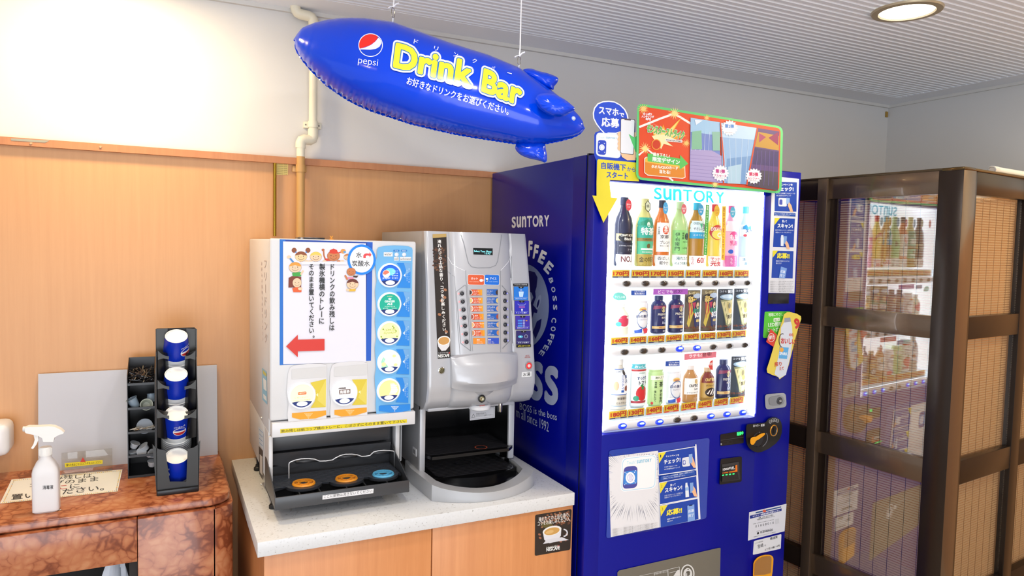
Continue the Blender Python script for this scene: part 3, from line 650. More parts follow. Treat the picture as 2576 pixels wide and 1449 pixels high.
# blue frame sheet + paper notice
ns = thing('notice_sheet', 'paper notice with cartoon children and a red arrow on the drink dispenser door', 'notice', (.4, YF, 1.4))
a = Art(planeY(YF), Z2, lift=.0008)
a.quad((268, 108), (873, 128), (862, 899), (268, 928), '1E6FC8'); a.quad((300, 110), (873, 128), (862, 899), (840, 900), '0F3F9E'); a.quad((838, 126), (873, 128), (862, 899), (830, 900), '1558C0')
a.build('backing', dd, label='blue printed backing behind the paper notice')
a = Art(planeY(YF), Z2, lift=.0022)
a.quad((290, 122), (828, 135), (830, 907), (291, 922), 'E2E2EC')
a.z = ZA
SK = 'EFC9A8'
def face(x, y, r, skin, hair, style, ry=None):
    ry = ry or r*.82
    a.ell(x, y, r+3, ry+3, '3A2A22')
    if style == 'bob': a.poly([(x-r*1.2, y+r*.9), (x-r*1.1, y-r*.6), (x-r*.3, y-r*1.15), (x+r*.7, y-r*1.05), (x+r*.7, y-r*.2), (x, y+.2*r), (x-r*.7, y+r*.9)], hair)
    a.ell(x, y, r, ry, skin)
    if style in ('top', 'tails', 'blond'):
        a.poly([(x+r*math.cos(R(t))*1.03, y+ry*math.sin(R(t))*1.03) for t in range(-170, -9, 16)]+[(x+r*.5, y-ry*.25), (x, y-ry*.45), (x-r*.5, y-ry*.3)], hair)
    if style == 'tails':
        for s in (-1, 1): a.ell(x+s*r*1.15, y-ry*1.25, r*.42, r*.42, hair); a.ell(x+s*r*.85, y-ry*.85, r*.12, r*.14, '3A7FC8', n=8)
    if style == 'cap':
        a.poly([(x-r*.65, y-ry*.55), (x-r*.6, y-ry*1.1), (x, y-ry*1.45), (x+r*.55, y-ry*1.15), (x+r*.7, y-ry*.65), (x+r*1.4, y-ry*.95), (x+r*1.1, y-ry*.55), (x, y-ry*.4)], hair)
    for s in (-1, 1): a.ell(x+s*r*.4, y-ry*.05, r*.07, r*.10, '3A2A22', n=8)
    a.ring(x, y+ry*.1, r*.55, ry*.6, r*.05, '5A3426', 20, 160, n=12); a.ell(x, y+ry*.12, r*.06, r*.06, '7A4A36', n=8)
a.poly([(400, 500), (490, 500), (470, 530), (410, 530)], 'EFC9A8')
face(437, 420, 115, 'EBCB98', '8A4A26', 'tails'); face(722, 425, 112, 'F0C8A6', 'E8C75C', 'blond'); 
a.line([(905, 480), (875, 400), (870, 310)], 28, 'B9683E'); a.ell(860, 295, 30, 26, 'B9683E', n=10); a.poly([(900, 460), (1000, 455), (1030, 508), (890, 508)], 'D0452E')
face(1060, 410, 120, 'C67A4A', 'D23A24', 'cap')
a.ell(1245, 320, 50, 45, 'D9964A', n=14); a.ell(1275, 335, 30, 16, '3F9ADB', n=8); face(1330, 430, 70, 'EFC9A8', 'C98248', 'top')
a.line([(205, 430), (290, 530)], 30, '3E86C8'); a.ell(205, 430, 42, 30, 'EFC9A8', n=12)
face(325, 630, 118, 'EFC9A8', 'DE9A3C', 'top', 98); a.poly([(265, 735), (440, 720), (440, 800), (280, 805)], '3FA243'); a.line([(430, 770), (480, 690)], 34, 'EFC9A8')
a.poly([(200, 830), (260, 800), (440, 810), (440, 1010), (195, 1018)], '7A3420'); face(360, 925, 84, 'F0C8A6', '7A3420', 'plain', 88); a.poly([(268, 1030), (330, 1010), (445, 1015), (445, 1105), (290, 1105)], 'E05E2A'); a.ell(420, 1040, 42, 28, 'EFC9A8', n=12)
a.line([(1280, 780), (1330, 870)], 34, 'C67A4A'); face(1400, 715, 85, 'C67A4A', '4A2A20', 'plain', 75); a.poly([(1330, 815), (1450, 820), (1440, 850), (1330, 850)], 'E08AA8'); a.poly([(1450, 790), (1540, 790), (1500, 830), (1430, 810)], '3E2820')
face(1425, 950, 112, 'F0C8A6', '6A2E20', 'top', 98); a.poly([(1345, 1050), (1490, 1045), (1480, 1090), (1350, 1092)], 'E0B43C'); a.ell(1335, 1060, 32, 26, 'F0C8A6', n=12)
for x in (545, 620, 890, 1160, 1228): a.ell(x, 515, 38, 26, 'EFC9A8' if x != 1160 else 'C67A4A', n=14)
a.rect(440, 520, 1315, 575, 'E2E2EC')
a.z = Z2; KK = '24282A'
a.vtext('ドリンクの飲み残しは', 612, 265, 608, 705, 37, KK, .022); a.vtext('製氷機横のトレーに', 545, 265, 541, 662, 39, KK, .022); a.vtext('そのまま置いてください。', 474, 265, 476, 765, 37, KK, .022)
a.poly([(310, 806), (386, 730), (386, 762), (560, 757), (560, 832), (386, 838), (386, 876)], 'D2352A')
a.build('sheet', ns)
a = Art(planeY(YF), ZA, lift=.0045)
rs = thing('round_sign', 'round white sign with a blue rim and red arrow at the notice corner', 'sign', (.52, YF-.004, 1.52))
a.ell(1600, 482, 272, 292, '0A84F0', n=48); a.ell(1600, 482, 226, 248, 'EAEBEE', n=48)
a.text('水', 1492, 445, 1602, 448, 110, '3A3E40', .015); a.text('炭酸水', 1412, 608, 1756, 612, 112, '3A3E40', .015)
a.poly([(1632, 450), (1632, 400), (1655, 370), (1690, 362), (1748, 366), (1748, 336), (1788, 388), (1750, 440), (1750, 408), (1700, 402), (1678, 415), (1678, 450)], 'DE4A4E')
a.build('disc', rs)
# button columns
def plate(name, pts, z, Yb, th, m, parent, lab=None):
    f = lambda a_, b_, d: onY(z[0]+a_/z[2], z[1]+b_/z[2], Yb-d); b = MB(); b.prism(pts, f, 0, th, m)
    return b.build(name, parent, label=lab)
left = [(897, 1245), (892, 1180), (896, 1120), (888, 1050), (886, 1000), (896, 940), (890, 860), (887, 810), (897, 750), (891, 680), (888, 620), (898, 565), (892, 490), (889, 440), (899, 375), (893, 310), (890, 260), (902, 220)]
bp = plate('blue_panel', [(902, 175), (912, 160), (950, 152), (1010, 148), (1070, 150), (1110, 155), (1130, 165), (1133, 180), (1126, 700), (1120, 1240), (1090, 1256), (1040, 1268), (980, 1272), (930, 1266)]+left, Z2, YF+.0002, .007, mat('6FB2E2', .3), dd, 'light blue button panel')
YP = YF-.007
a = Art(planeY(YP), Z2, lift=.0005)
a.rect(945, 193, 1003, 220, 'E8E8E8'); a.text('water', 949, 214, 998, 214, 14, '333333'); a.rect(1012, 224, 1043, 247, 'E8E8E8'); a.text('still', 1015, 243, 1040, 243, 16, '333333'); a.rect(1050, 224, 1124, 248, 'E8E8E8'); a.text('carbonated', 1052, 243, 1122, 243, 15, '333333')
a.rr([(1008, 177), (1047, 177), (1047, 189), (1008, 189)], 3, '2A7FC8'); a.rr([(1058, 177), (1097, 177), (1097, 189), (1058, 189)], 3, '2A7FC8'); a.text('冷水', 1018, 188, 1038, 188, 9, 'DDEEFF'); a.text('炭酸水', 1064, 188, 1092, 188, 9, 'DDEEFF')
cyb = [343, 531, 719, 905, 1090]; dx = [984, 981, 980, 979, 976]
for i, (x, y) in enumerate(zip(dx, cyb)):
    pts = [(x+46, y-80), (x+60, y-81), (x+136-(i*1.5), y-78), (x+135-(i*1.5), y+83), (x+46, y+80), (x+72, y+40), (x+85, y), (x+72, y-45)]
    a.poly(pts, '1F86DE'); a.poly([(x+92, y-81), (x+136-i*1.5, y-78), (x+135-i*1.5, y-25), (x+92, y+5), (x+108, y-30)], '6FA8DC'); a.poly([(x+90, y), (x+102, y-12), (x+102, y+12)], 'DDE8F2')
    a.vtext('押している間', x+126-i, y-48, x+126-i, y+50, 9, 'B9D8F2', hs=13); a.vtext('飲物が出ます', x+113-i, y-38, x+113-i, y+40, 9, 'B9D8F2', hs=11)
a.poly([(915, 1196), (925, 1190), (1117, 1182), (1117, 1218), (1060, 1234), (990, 1236), (915, 1226)], '1F86DE')
for r_ in range(6):
    for c_ in range(9-2*(r_//1) if r_ < 4 else 1):
        n_ = 9-2*r_ if r_ < 4 else 1
        a.rect(993+(c_+ (9-n_)/2)*5.6, 1196+r_*6, 993+(c_+(9-n_)/2)*5.6+4, 1196+r_*6+4, 'DDEEFF')
a.build('lettering', bp)
b = MB()
for x in (1028, 1077): q = onY(600+x/2.587, 560+208/2.587, YP); b.lathe([(.0060, 0), (.0060, .0015), (.0045, .003), (.0035, .0032), (0, .0038)], q, mat('DCE4EE', .2), 20, ax=(0, -1, 0))
b.build('water_button', bp)
def round_button(x, y, r, Yb, base, draw, parent, lab):
    q = onY(600+x/2.587, 560+y/2.587, Yb); rr_ = r
    t = MB().lathe([(rr_*1.06, 0), (rr_*1.06, .003), (rr_*1.0, .007), (rr_*.93, .008), (rr_*.90, .005)], q, mat('F4F6FA', .2, emit=.35), 40, ax=(0, -1, 0), cap=False).build('round_button', parent, label=lab)
    def mf(u, v, l=0): return Vector((q.x+u*rr_*.92, q.y-.005-l, q.z+v*rr_*.92))
    A = Art(mf, lift=.0003, emit=.32)
    A.ell(0, 0, 1, 1, base, n=40); draw(A)
    # dark crescent + lit push key
    A.poly([(-.85, -.52)]+[(math.cos(R(t_)), math.sin(R(t_))) for t_ in range(212, 329, 8)]+[(.85, -.52), (.4, -.46), (-.4, -.46)], '10286A'); A.ell(0, -.68, .45, .21, 'F6FBFF')
    A.build('face', t)
UP = (0, 1)
def d_pepsi(A):
    A.ell(0, .35, .5, .35, '6FD0E8', n=24); A.ell(-.38, .15, .36, .36, 'EEF0F4'); A.poly([(-.38+.32*math.cos(R(t)), .15+.32*math.sin(R(t))) for t in range(20, 200, 12)]+[(-.45, .05), (-.2, .2)], 'E0705A')
    A.text('pepsi', -.72, -.36, -.02, -.36, .22, 'E8F0FA', .01, UP); [A.text(t, .15, .35-.22*i, .75, .35-.22*i, .13, 'D8E8FA', .01, UP) for i, t in enumerate(['ペプシコーラ', 'Pepsi Cola', '百事可楽', '펩시콜라'])]
def d_ginger(A):
    A.text('SUNTORY', -.25, .72, .25, .72, .08, 'E8E08A', .02, UP); A.poly([(-.12, .45), (-.16, .62), (-.06, .54), (0, .65), (.06, .54), (.16, .62), (.12, .45)], 'E8F4F0')
    A.text('GINGER', -.5, .18, .5, .18, .2, 'F2FAF4', .03, UP); A.text('ALE', -.25, -.06, .25, -.06, .2, 'F2FAF4', .03, UP); A.text('ジンジャーエール', -.5, -.27, .5, -.27, .13, 'E8F8F0', .01, UP); A.text('姜汁汽水', -.65, -.44, -.15, -.44, .12, 'C8E8DC', 0, UP); A.text('진저에일', .2, -.44, .65, -.44, .12, 'C8E8DC', 0, UP)
def d_lemon(A):
    A.text('LEMON', -.5, .2, .55, .22, .22, '9CA63A', .01, UP, slant=.2); A.text('SQUASH', -.6, -.08, .58, -.06, .22, '9CA63A', .01, UP, slant=.2); A.text('レモンスカッシュ', -.45, -.3, .4, -.3, .1, 'C8CC8A', 0, UP)
    for x, y in ((-.62, .4), (.4, .5), (.72, -.32), (-.8, -.3), (-.7, -.5), (.3, .65), (.62, .2)): A.ell(x, y, .08, .08, '8AA03A', n=10)
def d_muscat(A):
    A.poly([(-.8, .1), (-.6, .5), (-.4, .3), (-.5, 0), (-.2, -.3), (-.1, -.5), (-.75, -.5)], '9AD8B8'); A.ell(-.55, -.2, .22, .2, 'F2E8A0'); A.ell(.45, .55, .18, .15, 'F0E89A'); A.ell(.6, -.3, .2, .15, 'F0E89A'); A.text('Lemon', -.6, .1, .1, .1, .3, 'C8F0DC', 0, UP, slant=.2)
def d_orange(A):
    A.poly([(.1, .65), (.5, .65), (.9, 0), (.6, -.45), (0, -.4), (.2, .1)], 'FBF3D0')
    for i in range(4): A.line([(.2, .45-.2*i), (.8, .45-.2*i)], .08, 'FFFDF0')
for i, (bs, fn, lb) in enumerate((('0A5FD0', d_pepsi, 'blue cola round button'), ('00A38A', d_ginger, 'green ginger ale round button'), ('EEF0A8', d_lemon, 'pale yellow lemon squash round button'), ('F2FCF6', d_muscat, 'white and green round button'), ('F2DE96', d_orange, 'pale orange round button'))):
    round_button(dx[i], cyb[i], .0325, YP, bs, fn, bp, lb)
# two left units
def unit(ox, oy, gp, top, cx_, cy_, ytab, otab, base, fn, lb):
    u = plate('button_unit', gp, Z2, YF+.0002, .006, mat('DADADC', .35), dd, 'pale grey lower button unit')
    A = Art(planeY(YF-.006), Z2, lift=.0005); A.rr(top, 6, 'D2D2D2'); A.poly(ytab, 'D9C43C'); A.poly([ytab[1], ytab[2], (ytab[2][0]-55, ytab[2][1]-45), (ytab[1][0]-50, ytab[1][1]+100)], 'E0CF5C'); A.poly([(cx_+92, cy_-4), (cx_+106, cy_-16), (cx_+106, cy_+8)], 'F2EAB0'); A.poly(otab, 'F0A021')
    mx = (otab[0][0]+otab[1][0])/2
    for r_ in range(5):
        n_ = 9-2*r_
        for c_ in range(n_): A.ell(mx-4+(c_-n_/2+.5)*6.2, otab[0][1]+2+r_*7.5, 2.4, 2.4, 'F8E2B0', n=6); A.l -= A.step
    A.build('print', u); round_button(cx_, cy_, .0345, YF-.006, base, fn, u, lb)
def d_tea(A): A.rr([(-.35, .35), (.35, .35), (.35, .1), (-.35, .1)], .08, 'D8602E'); A.text('Lipton', -.28, .16, .28, .16, .16, 'F8E8C0', .02, UP); A.text('レモンティー', -.6, -.2, .5, -.2, .12, 'C8C46A', 0, UP); A.text('Lemon Tea 柠檬茶', -.7, -.4, .7, -.4, .1, 'C8C46A', 0, UP)
def d_oolong(A): A.rr([(-.52, .5), (.1, .5), (.1, .36), (-.52, .36)], .03, '4A3A34'); A.text('サントリー', -.48, .38, .05, .38, .1, 'EEEEEE', 0, UP); A.rr([(-.48, .32), (.5, .32), (.5, -.08), (-.48, -.08)], .03, '6A5248'); A.text('烏龍茶', -.42, -.04, .44, -.04, .32, 'F4F4F4', .02, UP); A.text('Oolong Tea 乌龙茶', -.7, -.28, .7, -.28, .12, '9AA0AA', 0, UP)
unit(0, 0, [(322, 985), (335, 945), (360, 930), (450, 918), (540, 918), (572, 928), (576, 1100), (572, 1290), (530, 1300), (450, 1312), (370, 1310), (325, 1300), (318, 1250), (326, 1180), (314, 1100)], [(345, 955), (570, 936), (570, 1005), (345, 1020)], 412, 1125, [(466, 1042), (570, 1018), (568, 1200), (468, 1207), (498, 1160), (502, 1090)], [(348, 1240), (570, 1222), (570, 1252), (500, 1275), (400, 1282), (348, 1268)], 'F6F6C8', d_tea, 'lemon tea round button')
unit(0, 0, [(598, 970), (610, 930), (632, 915), (720, 903), (805, 903), (836, 914), (842, 1080), (838, 1270), (800, 1282), (720, 1294), (640, 1294), (600, 1284), (596, 1230), (602, 1160), (592, 1080)], [(622, 940), (836, 920), (836, 990), (622, 1003)], 688, 1107, [(738, 1022), (836, 1018), (834, 1184), (738, 1188), (768, 1145), (772, 1075)], [(624, 1220), (835, 1203), (835, 1232), (760, 1255), (670, 1262), (624, 1250)], 'F4F8FC', d_oolong, 'oolong tea round button')
a = Art(planeY(YF-.012), Z2, lift=.0005); a.quad((272, 1345), (1096, 1280), (1096, 1302), (272, 1371), 'E0CC14'); a.text('飲み残しは紙コップ横のトレーに、こぼさずにそのまま置いて下さい。', 278, 1368, 1085, 1301, 20, '2A2610', .01); a.build('warning_strip', dd, label='yellow strip with black print')
# drip tray
tr = MB(); TX0, TX1, TY = .250, .603, -.600
tr.box(TX0, TX1, TY, TY+.004, .884, .917, M_DK, .0015); tr.box(TX0, TX1, TY+.003, -.41, .884, .888, M_DK)
for X in (TX0, TX1-.003):
    tr.prism([(TY, .885), (-.41, .885), (-.41, .97), (-.44, .972), (TY+.002, .917)], lambda y, z, d: Vector((d, y, z)), X, X+.003, M_DK)
tr.box(TX0, TX1, -.414, -.41, .885, .94, M_DK)
for X in (.29, .41, .53): tr.lathe([(.0025, 0), (.0025, .006)], (X, TY+.004, .878), M_DK2, 8)
for X in (.315, .367, .437, .488, .548): tr.box(X-.0015, X+.0015, TY+.004, -.50, .888, .912, M_DK2)
tray = tr.build('drip_tray', dd)
a = Art(planeY(TY), (660, 1060, 6.0375), lift=.0005); a.quad((915, 1125), (1690, 1022), (1685, 1090), (912, 1188), 'DEDEE0'); a.text('ここに飲物は流さないでください', 935, 1170, 1668, 1078, 48, '2C2C30', .006); a.build('warning_strip', tray)
zr = .921
cs = [onZ(764, 1215, zr), onZ(871.5, 1203, zr), onZ(964, 1192, zr)]
def outline(cc, r_): return [(cc.x+r_*math.cos(R(t)), cc.y+r_*.9*math.sin(R(t))) for t in range(180, 361, 12)]
b = MB(); pts = [(TX0+.006, -.43), (TX0+.006, cs[0].y-.015)]
for c_ in cs: pts += outline(c_, .047 if c_ is not cs[2] else .042)
pts += [(TX1-.006, cs[2].y-.01), (TX1-.006, -.43)]
b.prism(pts, lambda x, y, d: Vector((x, y, d)), .912, .919, mat('2F3238', .3)); 
for i in range(12): yy = -.44-.0105*i; b.box(TX0+.01, TX1-.01, yy-.0012, yy+.0012, .919, .9205, mat('3A3E46', .3)) if yy > cs[0].y-.02 else None
b.build('drip_grate', tray)
for c_, m_ in zip(cs, ('E59423', 'E59423', '5FB6DE')):
    b = MB(); M_ = mat(m_, .35)
    b.lathe([(.0245, 0), (.0245, .004), (.0285, .0045), (.0305, .001), (.0305, 0)], (c_.x, c_.y, .9195), M_, 36, cap=False); b.lathe([(.0115, 0), (.0115, .0035), (.0145, .004), (.0155, 0)], (c_.x, c_.y, .9195), M_, 28, cap=False); b.lathe([(.0115, .0008), (.0300, .0008)], (c_.x, c_.y, .9195), mat('B8731C' if m_ == 'E59423' else '3E8EB8', .5), 36, cap=False)
    for k in range(6):
        a_ = R(60*k+15); d_ = Vector((math.cos(a_), math.sin(a_), 0)); s_ = Vector((-d_.y, d_.x, 0))*.0018; p0 = Vector((c_.x, c_.y, .9195))+d_*.0145; p1 = Vector((c_.x, c_.y, .9195))+d_*.026; u = Vector((0, 0, .0035))
        b.add([p0-s_, p0+s_, p1+s_, p1-s_, p0-s_+u, p0+s_+u, p1+s_+u, p1-s_+u], [[4, 5, 6, 7], [0, 1, 5, 4], [1, 2, 6, 5], [2, 3, 7, 6], [3, 0, 4, 7]], M_)
    b.build('cup_ring', tray, label='blue cup ring' if m_ == '5FB6DE' else 'orange cup ring')
M_CHR = mat('D8DADC', .3, .6); ZT = (660, 1060, 6.0375); YW = -.468
w = lambda x, y: onY(ZT[0]+x/ZT[2], ZT[1]+y/ZT[2], YW)
z0 = w(405, 900)
b = MB()
b.tube([w(403, 900), w(404, 650), w(410, 630), w(430, 615), w(500, 588), w(590, 570), w(700, 566), w(790, 574), w(870, 604), w(960, 602), w(1065, 586), w(1110, 556), w(1180, 520), w(1260, 500), w(1360, 498), w(1440, 508), w(1510, 534), w(1580, 528), w(1635, 517), w(1690, 465), w(1760, 448), w(1840, 440), w(1930, 444), w(1990, 452), w(2005, 465), w(2008, 545), w(2008, 740)], .0017, M_CHR, 8)
b.build('cup_guard_wire', tray)
# ============================================================ COFFEE MACHINE
M_SIL = mat('A9AAAE', .28, .25, coat=.4); M_SIL2 = mat('B7B8BC', .3, .15, coat=.3); M_SID = mat('9C9DA0', .35, .3); M_BK = mat('0C0C0E', .18)
cm = thing('coffee_machine', 'silver coffee machine with hot and iced selection buttons on the white worktop', 'coffee machine', (.84, -.3, ZC))
b = MB(); b.box(.675, .985, -.462, -.05, 1.085, 1.602, M_SID, .003); b.box(.675, .985, -.235, -.05, .892, 1.085, M_SID, .002)
b.box(.675, .679, -.462, -.235, .892, 1.085, M_SID); b.box(.979, .985, -.462, -.235, .892, 1.085, M_SID); b.build('body', cm)
b = MB(); b.box(.675, .692, -.475, -.463, .892, 1.09, M_SIL2, .002); b.build('side_post', cm); b = MB(); b.box(.966, .985, -.475, -.463, .90, 1.09, M_SIL2, .002); b.build('side_post', cm)
b = MB(); b.add([(.680, -.24, 1.09), (.978, -.24, 1.09), (.978, -.24, .86), (.680, -.24, .86)], [[0, 1, 2, 3]], M_BK); b.box(.6795, .684, -.46, -.24, .87, 1.09, M_BK); b.box(.974, .9785, -.46, -.24, .87, 1.09, M_BK); b.build('alcove_lining', cm)
b = MB(); q = onX(1043, 1133, .675); b.box(.6735, .675, q.y-.018, q.y+.014, q.z-.014, q.z+.008, mat('C9CACD', .3)); b.box(.673, .6737, q.y-.012, q.y+.008, q.z-.009, q.z+.003, mat('77787A', .4)); b.build('side_latch', cm)
for x, y in ((.69, -.43), (.97, -.43), (.69, -.10), (.97, -.10)): MB().lathe([(.014, 0), (.016, .01), (.012, .044)], (x, y, ZC+.0005), M_BLK2, 14).build('foot', cm)
PRF = [(1.602, -.492), (1.56, -.500), (1.48, -.512), (1.38, -.524), (1.28, -.534), (1.20, -.541), (1.15, -.541), (1.11, -.530), (1.085, -.505), (1.076, -.47)]
def prof(z):
    if z >= PRF[0][0]: return PRF[0][1]
    for (za, ya), (zb, yb_) in zip(PRF, PRF[1:]):
        if za >= z >= zb: return ya+(yb_-ya)*(za-z)/(za-zb)
    return PRF[-1][1]
def flare(z): return .675, 1.003+.020*max(0, min(1, (1.602-z)/.45))
def S(x, z, l=0):
    y = prof(z); u = abs((x-.846)/.096)
    if u < 1 : y -= .016*math.sqrt(max(0, 1-u**2.5))
    elif u < 1.04: y += .002
    return y-l
def mapS(px, py, l=0):
    y = -.53
    for _ in range(6): p = onY(px, py, y-l); y = S(p.x, p.z)
    return onY(px, py, y-l)
NX = 101
def gridS(u, v):
    z = 1.602-.526*v; xa, xb = flare(z); x = xa+(xb-xa)*u; y = S(x, z); e = min(u, 1-u)*(xb-xa)
    if e < .008: y += .008-math.sqrt(max(0, .008**2-(.008-e)**2))
    return Vector((x, y, z))
b = MB(); b.grid(gridS, NX, 44, M_SIL2)
vs = []; 
for j in range(44):
    z = 1.602-.526*j/43; xa, xb = flare(z); vs += [(xa, S(xa, z)+.008, z), (xa, -.464, z), (xb, S(xb, z)+.008, z), (xb, -.464, z)]
b.add(vs, [[4*j, 4*j+1, 4*j+5, 4*j+4] for j in range(43)]+[[4*j+2, 4*j+3, 4*j+7, 4*j+6] for j in range(43)], M_SIL)
b.add([gridS(i/(NX-1), 0) for i in range(NX)]+[Vector((1.003, -.464, 1.602)), Vector((.675, -.464, 1.602))], [list(range(NX+2))], M_SIL2)
b.add([gridS(i/(NX-1), 1) for i in range(NX)]+[Vector((flare(1.07)[1], -.464, 1.076)), Vector((.675, -.464, 1.076))], [list(range(NX+2))], M_SIL2)
door = b.build('front_door', cm)
# seams and shield around the display
a = Art(mapS, Z3, lift=.0010, maxlen=30)
G_ = '8E9094'
a.line([(345, 85), (368, 150), (388, 240), (402, 295), (425, 322), (470, 330), (560, 328), (600, 312), (615, 280), (628, 200), (638, 130), (642, 88)], 5, '909297')
a.line([(382, 350), (384, 420), (395, 480), (432, 936)], 3, G_); a.line([(635, 350), (633, 600), (637, 945)], 3, G_); a.line([(248, 355), (300, 395), (318, 700), (340, 960)], 3, G_); a.line([(716, 240), (716, 370), (728, 945)], 3, G_)
a.line([(250, 250), (280, 300), (330, 332), (375, 350)], 4, 'E8E9EB'); a.line([(714, 240), (690, 290), (636, 350)], 4, 'E8E9EB')
a.line([(375, 455), (312, 505), (345, 880), (418, 935), (385, 460), (375, 455)], 4, '85878C'); a.line([(645, 458), (700, 520), (704, 860), (650, 918)], 4, '85878C')
a.build('seam_lines', door)
# left picture strip
a = Art(mapS, Z3, lift=.0012, maxlen=60)
a.quad((140, 84), (240, 80), (272, 985), (178, 992), '1E130D')
a.quad((140, 84), (240, 80), (240, 105), (140, 112), 'B99A5A')
rnd = random.Random(9)
for i in range(70):
    x, y = rnd.uniform(146, 236), rnd.uniform(185, 350); a.ell(x, y, 9, 6, rnd.choice(['4A2C1C', '5E3A24', '6E4A30', '3A2216']), n=8, rot=rnd.uniform(0, 180)); a.l -= a.step*.92
for x, y in ((232, 490), (228, 545), (205, 570), (190, 670), (240, 795)): a.ell(x, y, 13, 10, 'A06A48', n=12, rot=30)
a.poly([(175, 870), (268, 850), (262, 900), (236, 932), (205, 935), (182, 905)], 'D9D9DC'); a.ell(222, 860, 47, 34, 'ECEAE6', rot=-8); a.ell(222, 862, 40, 28, 'C79450', rot=-8)
a.vtext('淹れたての上品な香り、コクをお楽しみください。', 188, 122, 228, 822, 29, 'F2EFEA', .022, hs=29)
a.poly([(178, 938), (268, 930), (272, 985), (178, 992)], '141010'); a.text('It all starts with a', 183, 955, 262, 950, 9, 'DDDDDD'); a.text('NESCAFE', 180, 985, 262, 980, 24, 'F4F4F2', .03); a.line([(258, 955), (265, 945)], 6, 'D03020')
a.build('picture_strip', door, label='black strip with coffee beans, cup and white vertical print')
# display
b = MB(); f = lambda x, y, d: mapS(Z3[0]+x/Z3[2], Z3[1]+y/Z3[2], d)
b.prism([(436, 185), (578, 188), (578, 237), (438, 232)], f, -.002, .0012, mat('0A1416', .15)); dsp = b.build('display', door)
a = Art(mapS, Z3, lift=.0018, emit=2.5); a.text('Select Your Menu', 442, 214, 568, 218, 14, '7FD8E0', .0); a.text('13:43', 521, 230, 560, 232, 12, '7FD8E0', 0); a.build('lettering', dsp)
ZB = (1130, 680, 6.3)
a = Art(mapS, ZB, lift=.0015, maxlen=90)
for x0, c, t1_, t2_ in ((293, 'D8582C', 'ホット', 'HOT DRINKS'), (558, '0E6ED6', 'アイス', 'ICED DRINKS')):
    x1 = x0+(265 if x0 < 400 else 238); a.rr([(x0, 64+ (4 if x0 > 400 else 0)), (x1, 70), (x1, 238), (x0, 230)], 28, 'F0F0F0'); a.rr([(x0+5, 69), (x1-5, 75), (x1-5, 232), (x0+5, 225)], 24, c)
    tx = x0+55 if x0 < 400 else x0+85; a.text(t1_, tx, 150, tx+105, 152, 40, 'F4F4F4', .02); a.text(t2_, x0+28 if x0 < 400 else x0+78, 188, x0+175 if x0 < 400 else x0+215, 190, 18, 'F0C0A8' if x0 < 400 else 'A8CCF0', 0)
a.ell(507, 160, 26, 24, 'F4F4F4', n=16); a.ring(532, 158, 14, 14, 5, 'F4F4F4'); a.line([(500, 125), (505, 112)], 5, 'F4F4F4'); a.poly([(578, 125), (618, 125), (608, 180), (590, 180)], 'F4F4F4'); a.ell(598, 160, 10, 14, '3A2A20', n=10)
a.build('heading_labels', door, label='orange hot and blue iced heading labels')
hot = [('コーヒー', 'Coffee', '3A2A26'), ('カフェラテ', 'Cafe Latte', 'D8C27A'), ('カフェモカ', 'Cafe Mocha', 'D0A48A'), ('紅茶', 'Straight Tea', 'A04A3A'), ('ミルクティー', 'Milk Tea', 'DDB27A'), ('ココア', 'Cocoa', 'C88A5A'), ('緑茶', 'Green Tea', None)]
hx = [(325, 522), (330, 528), (338, 535), (350, 545), (358, 552), (366, 562), (380, 572)]
hy = [305, 432, 560, 690, 818, 948, 1075]; ix = [(598, 770), (600, 774), (602, 776), (604, 778), (608, 782), (610, 785), (613, 788)]; iy = [302, 430, 558, 686, 814, 942, 1073]
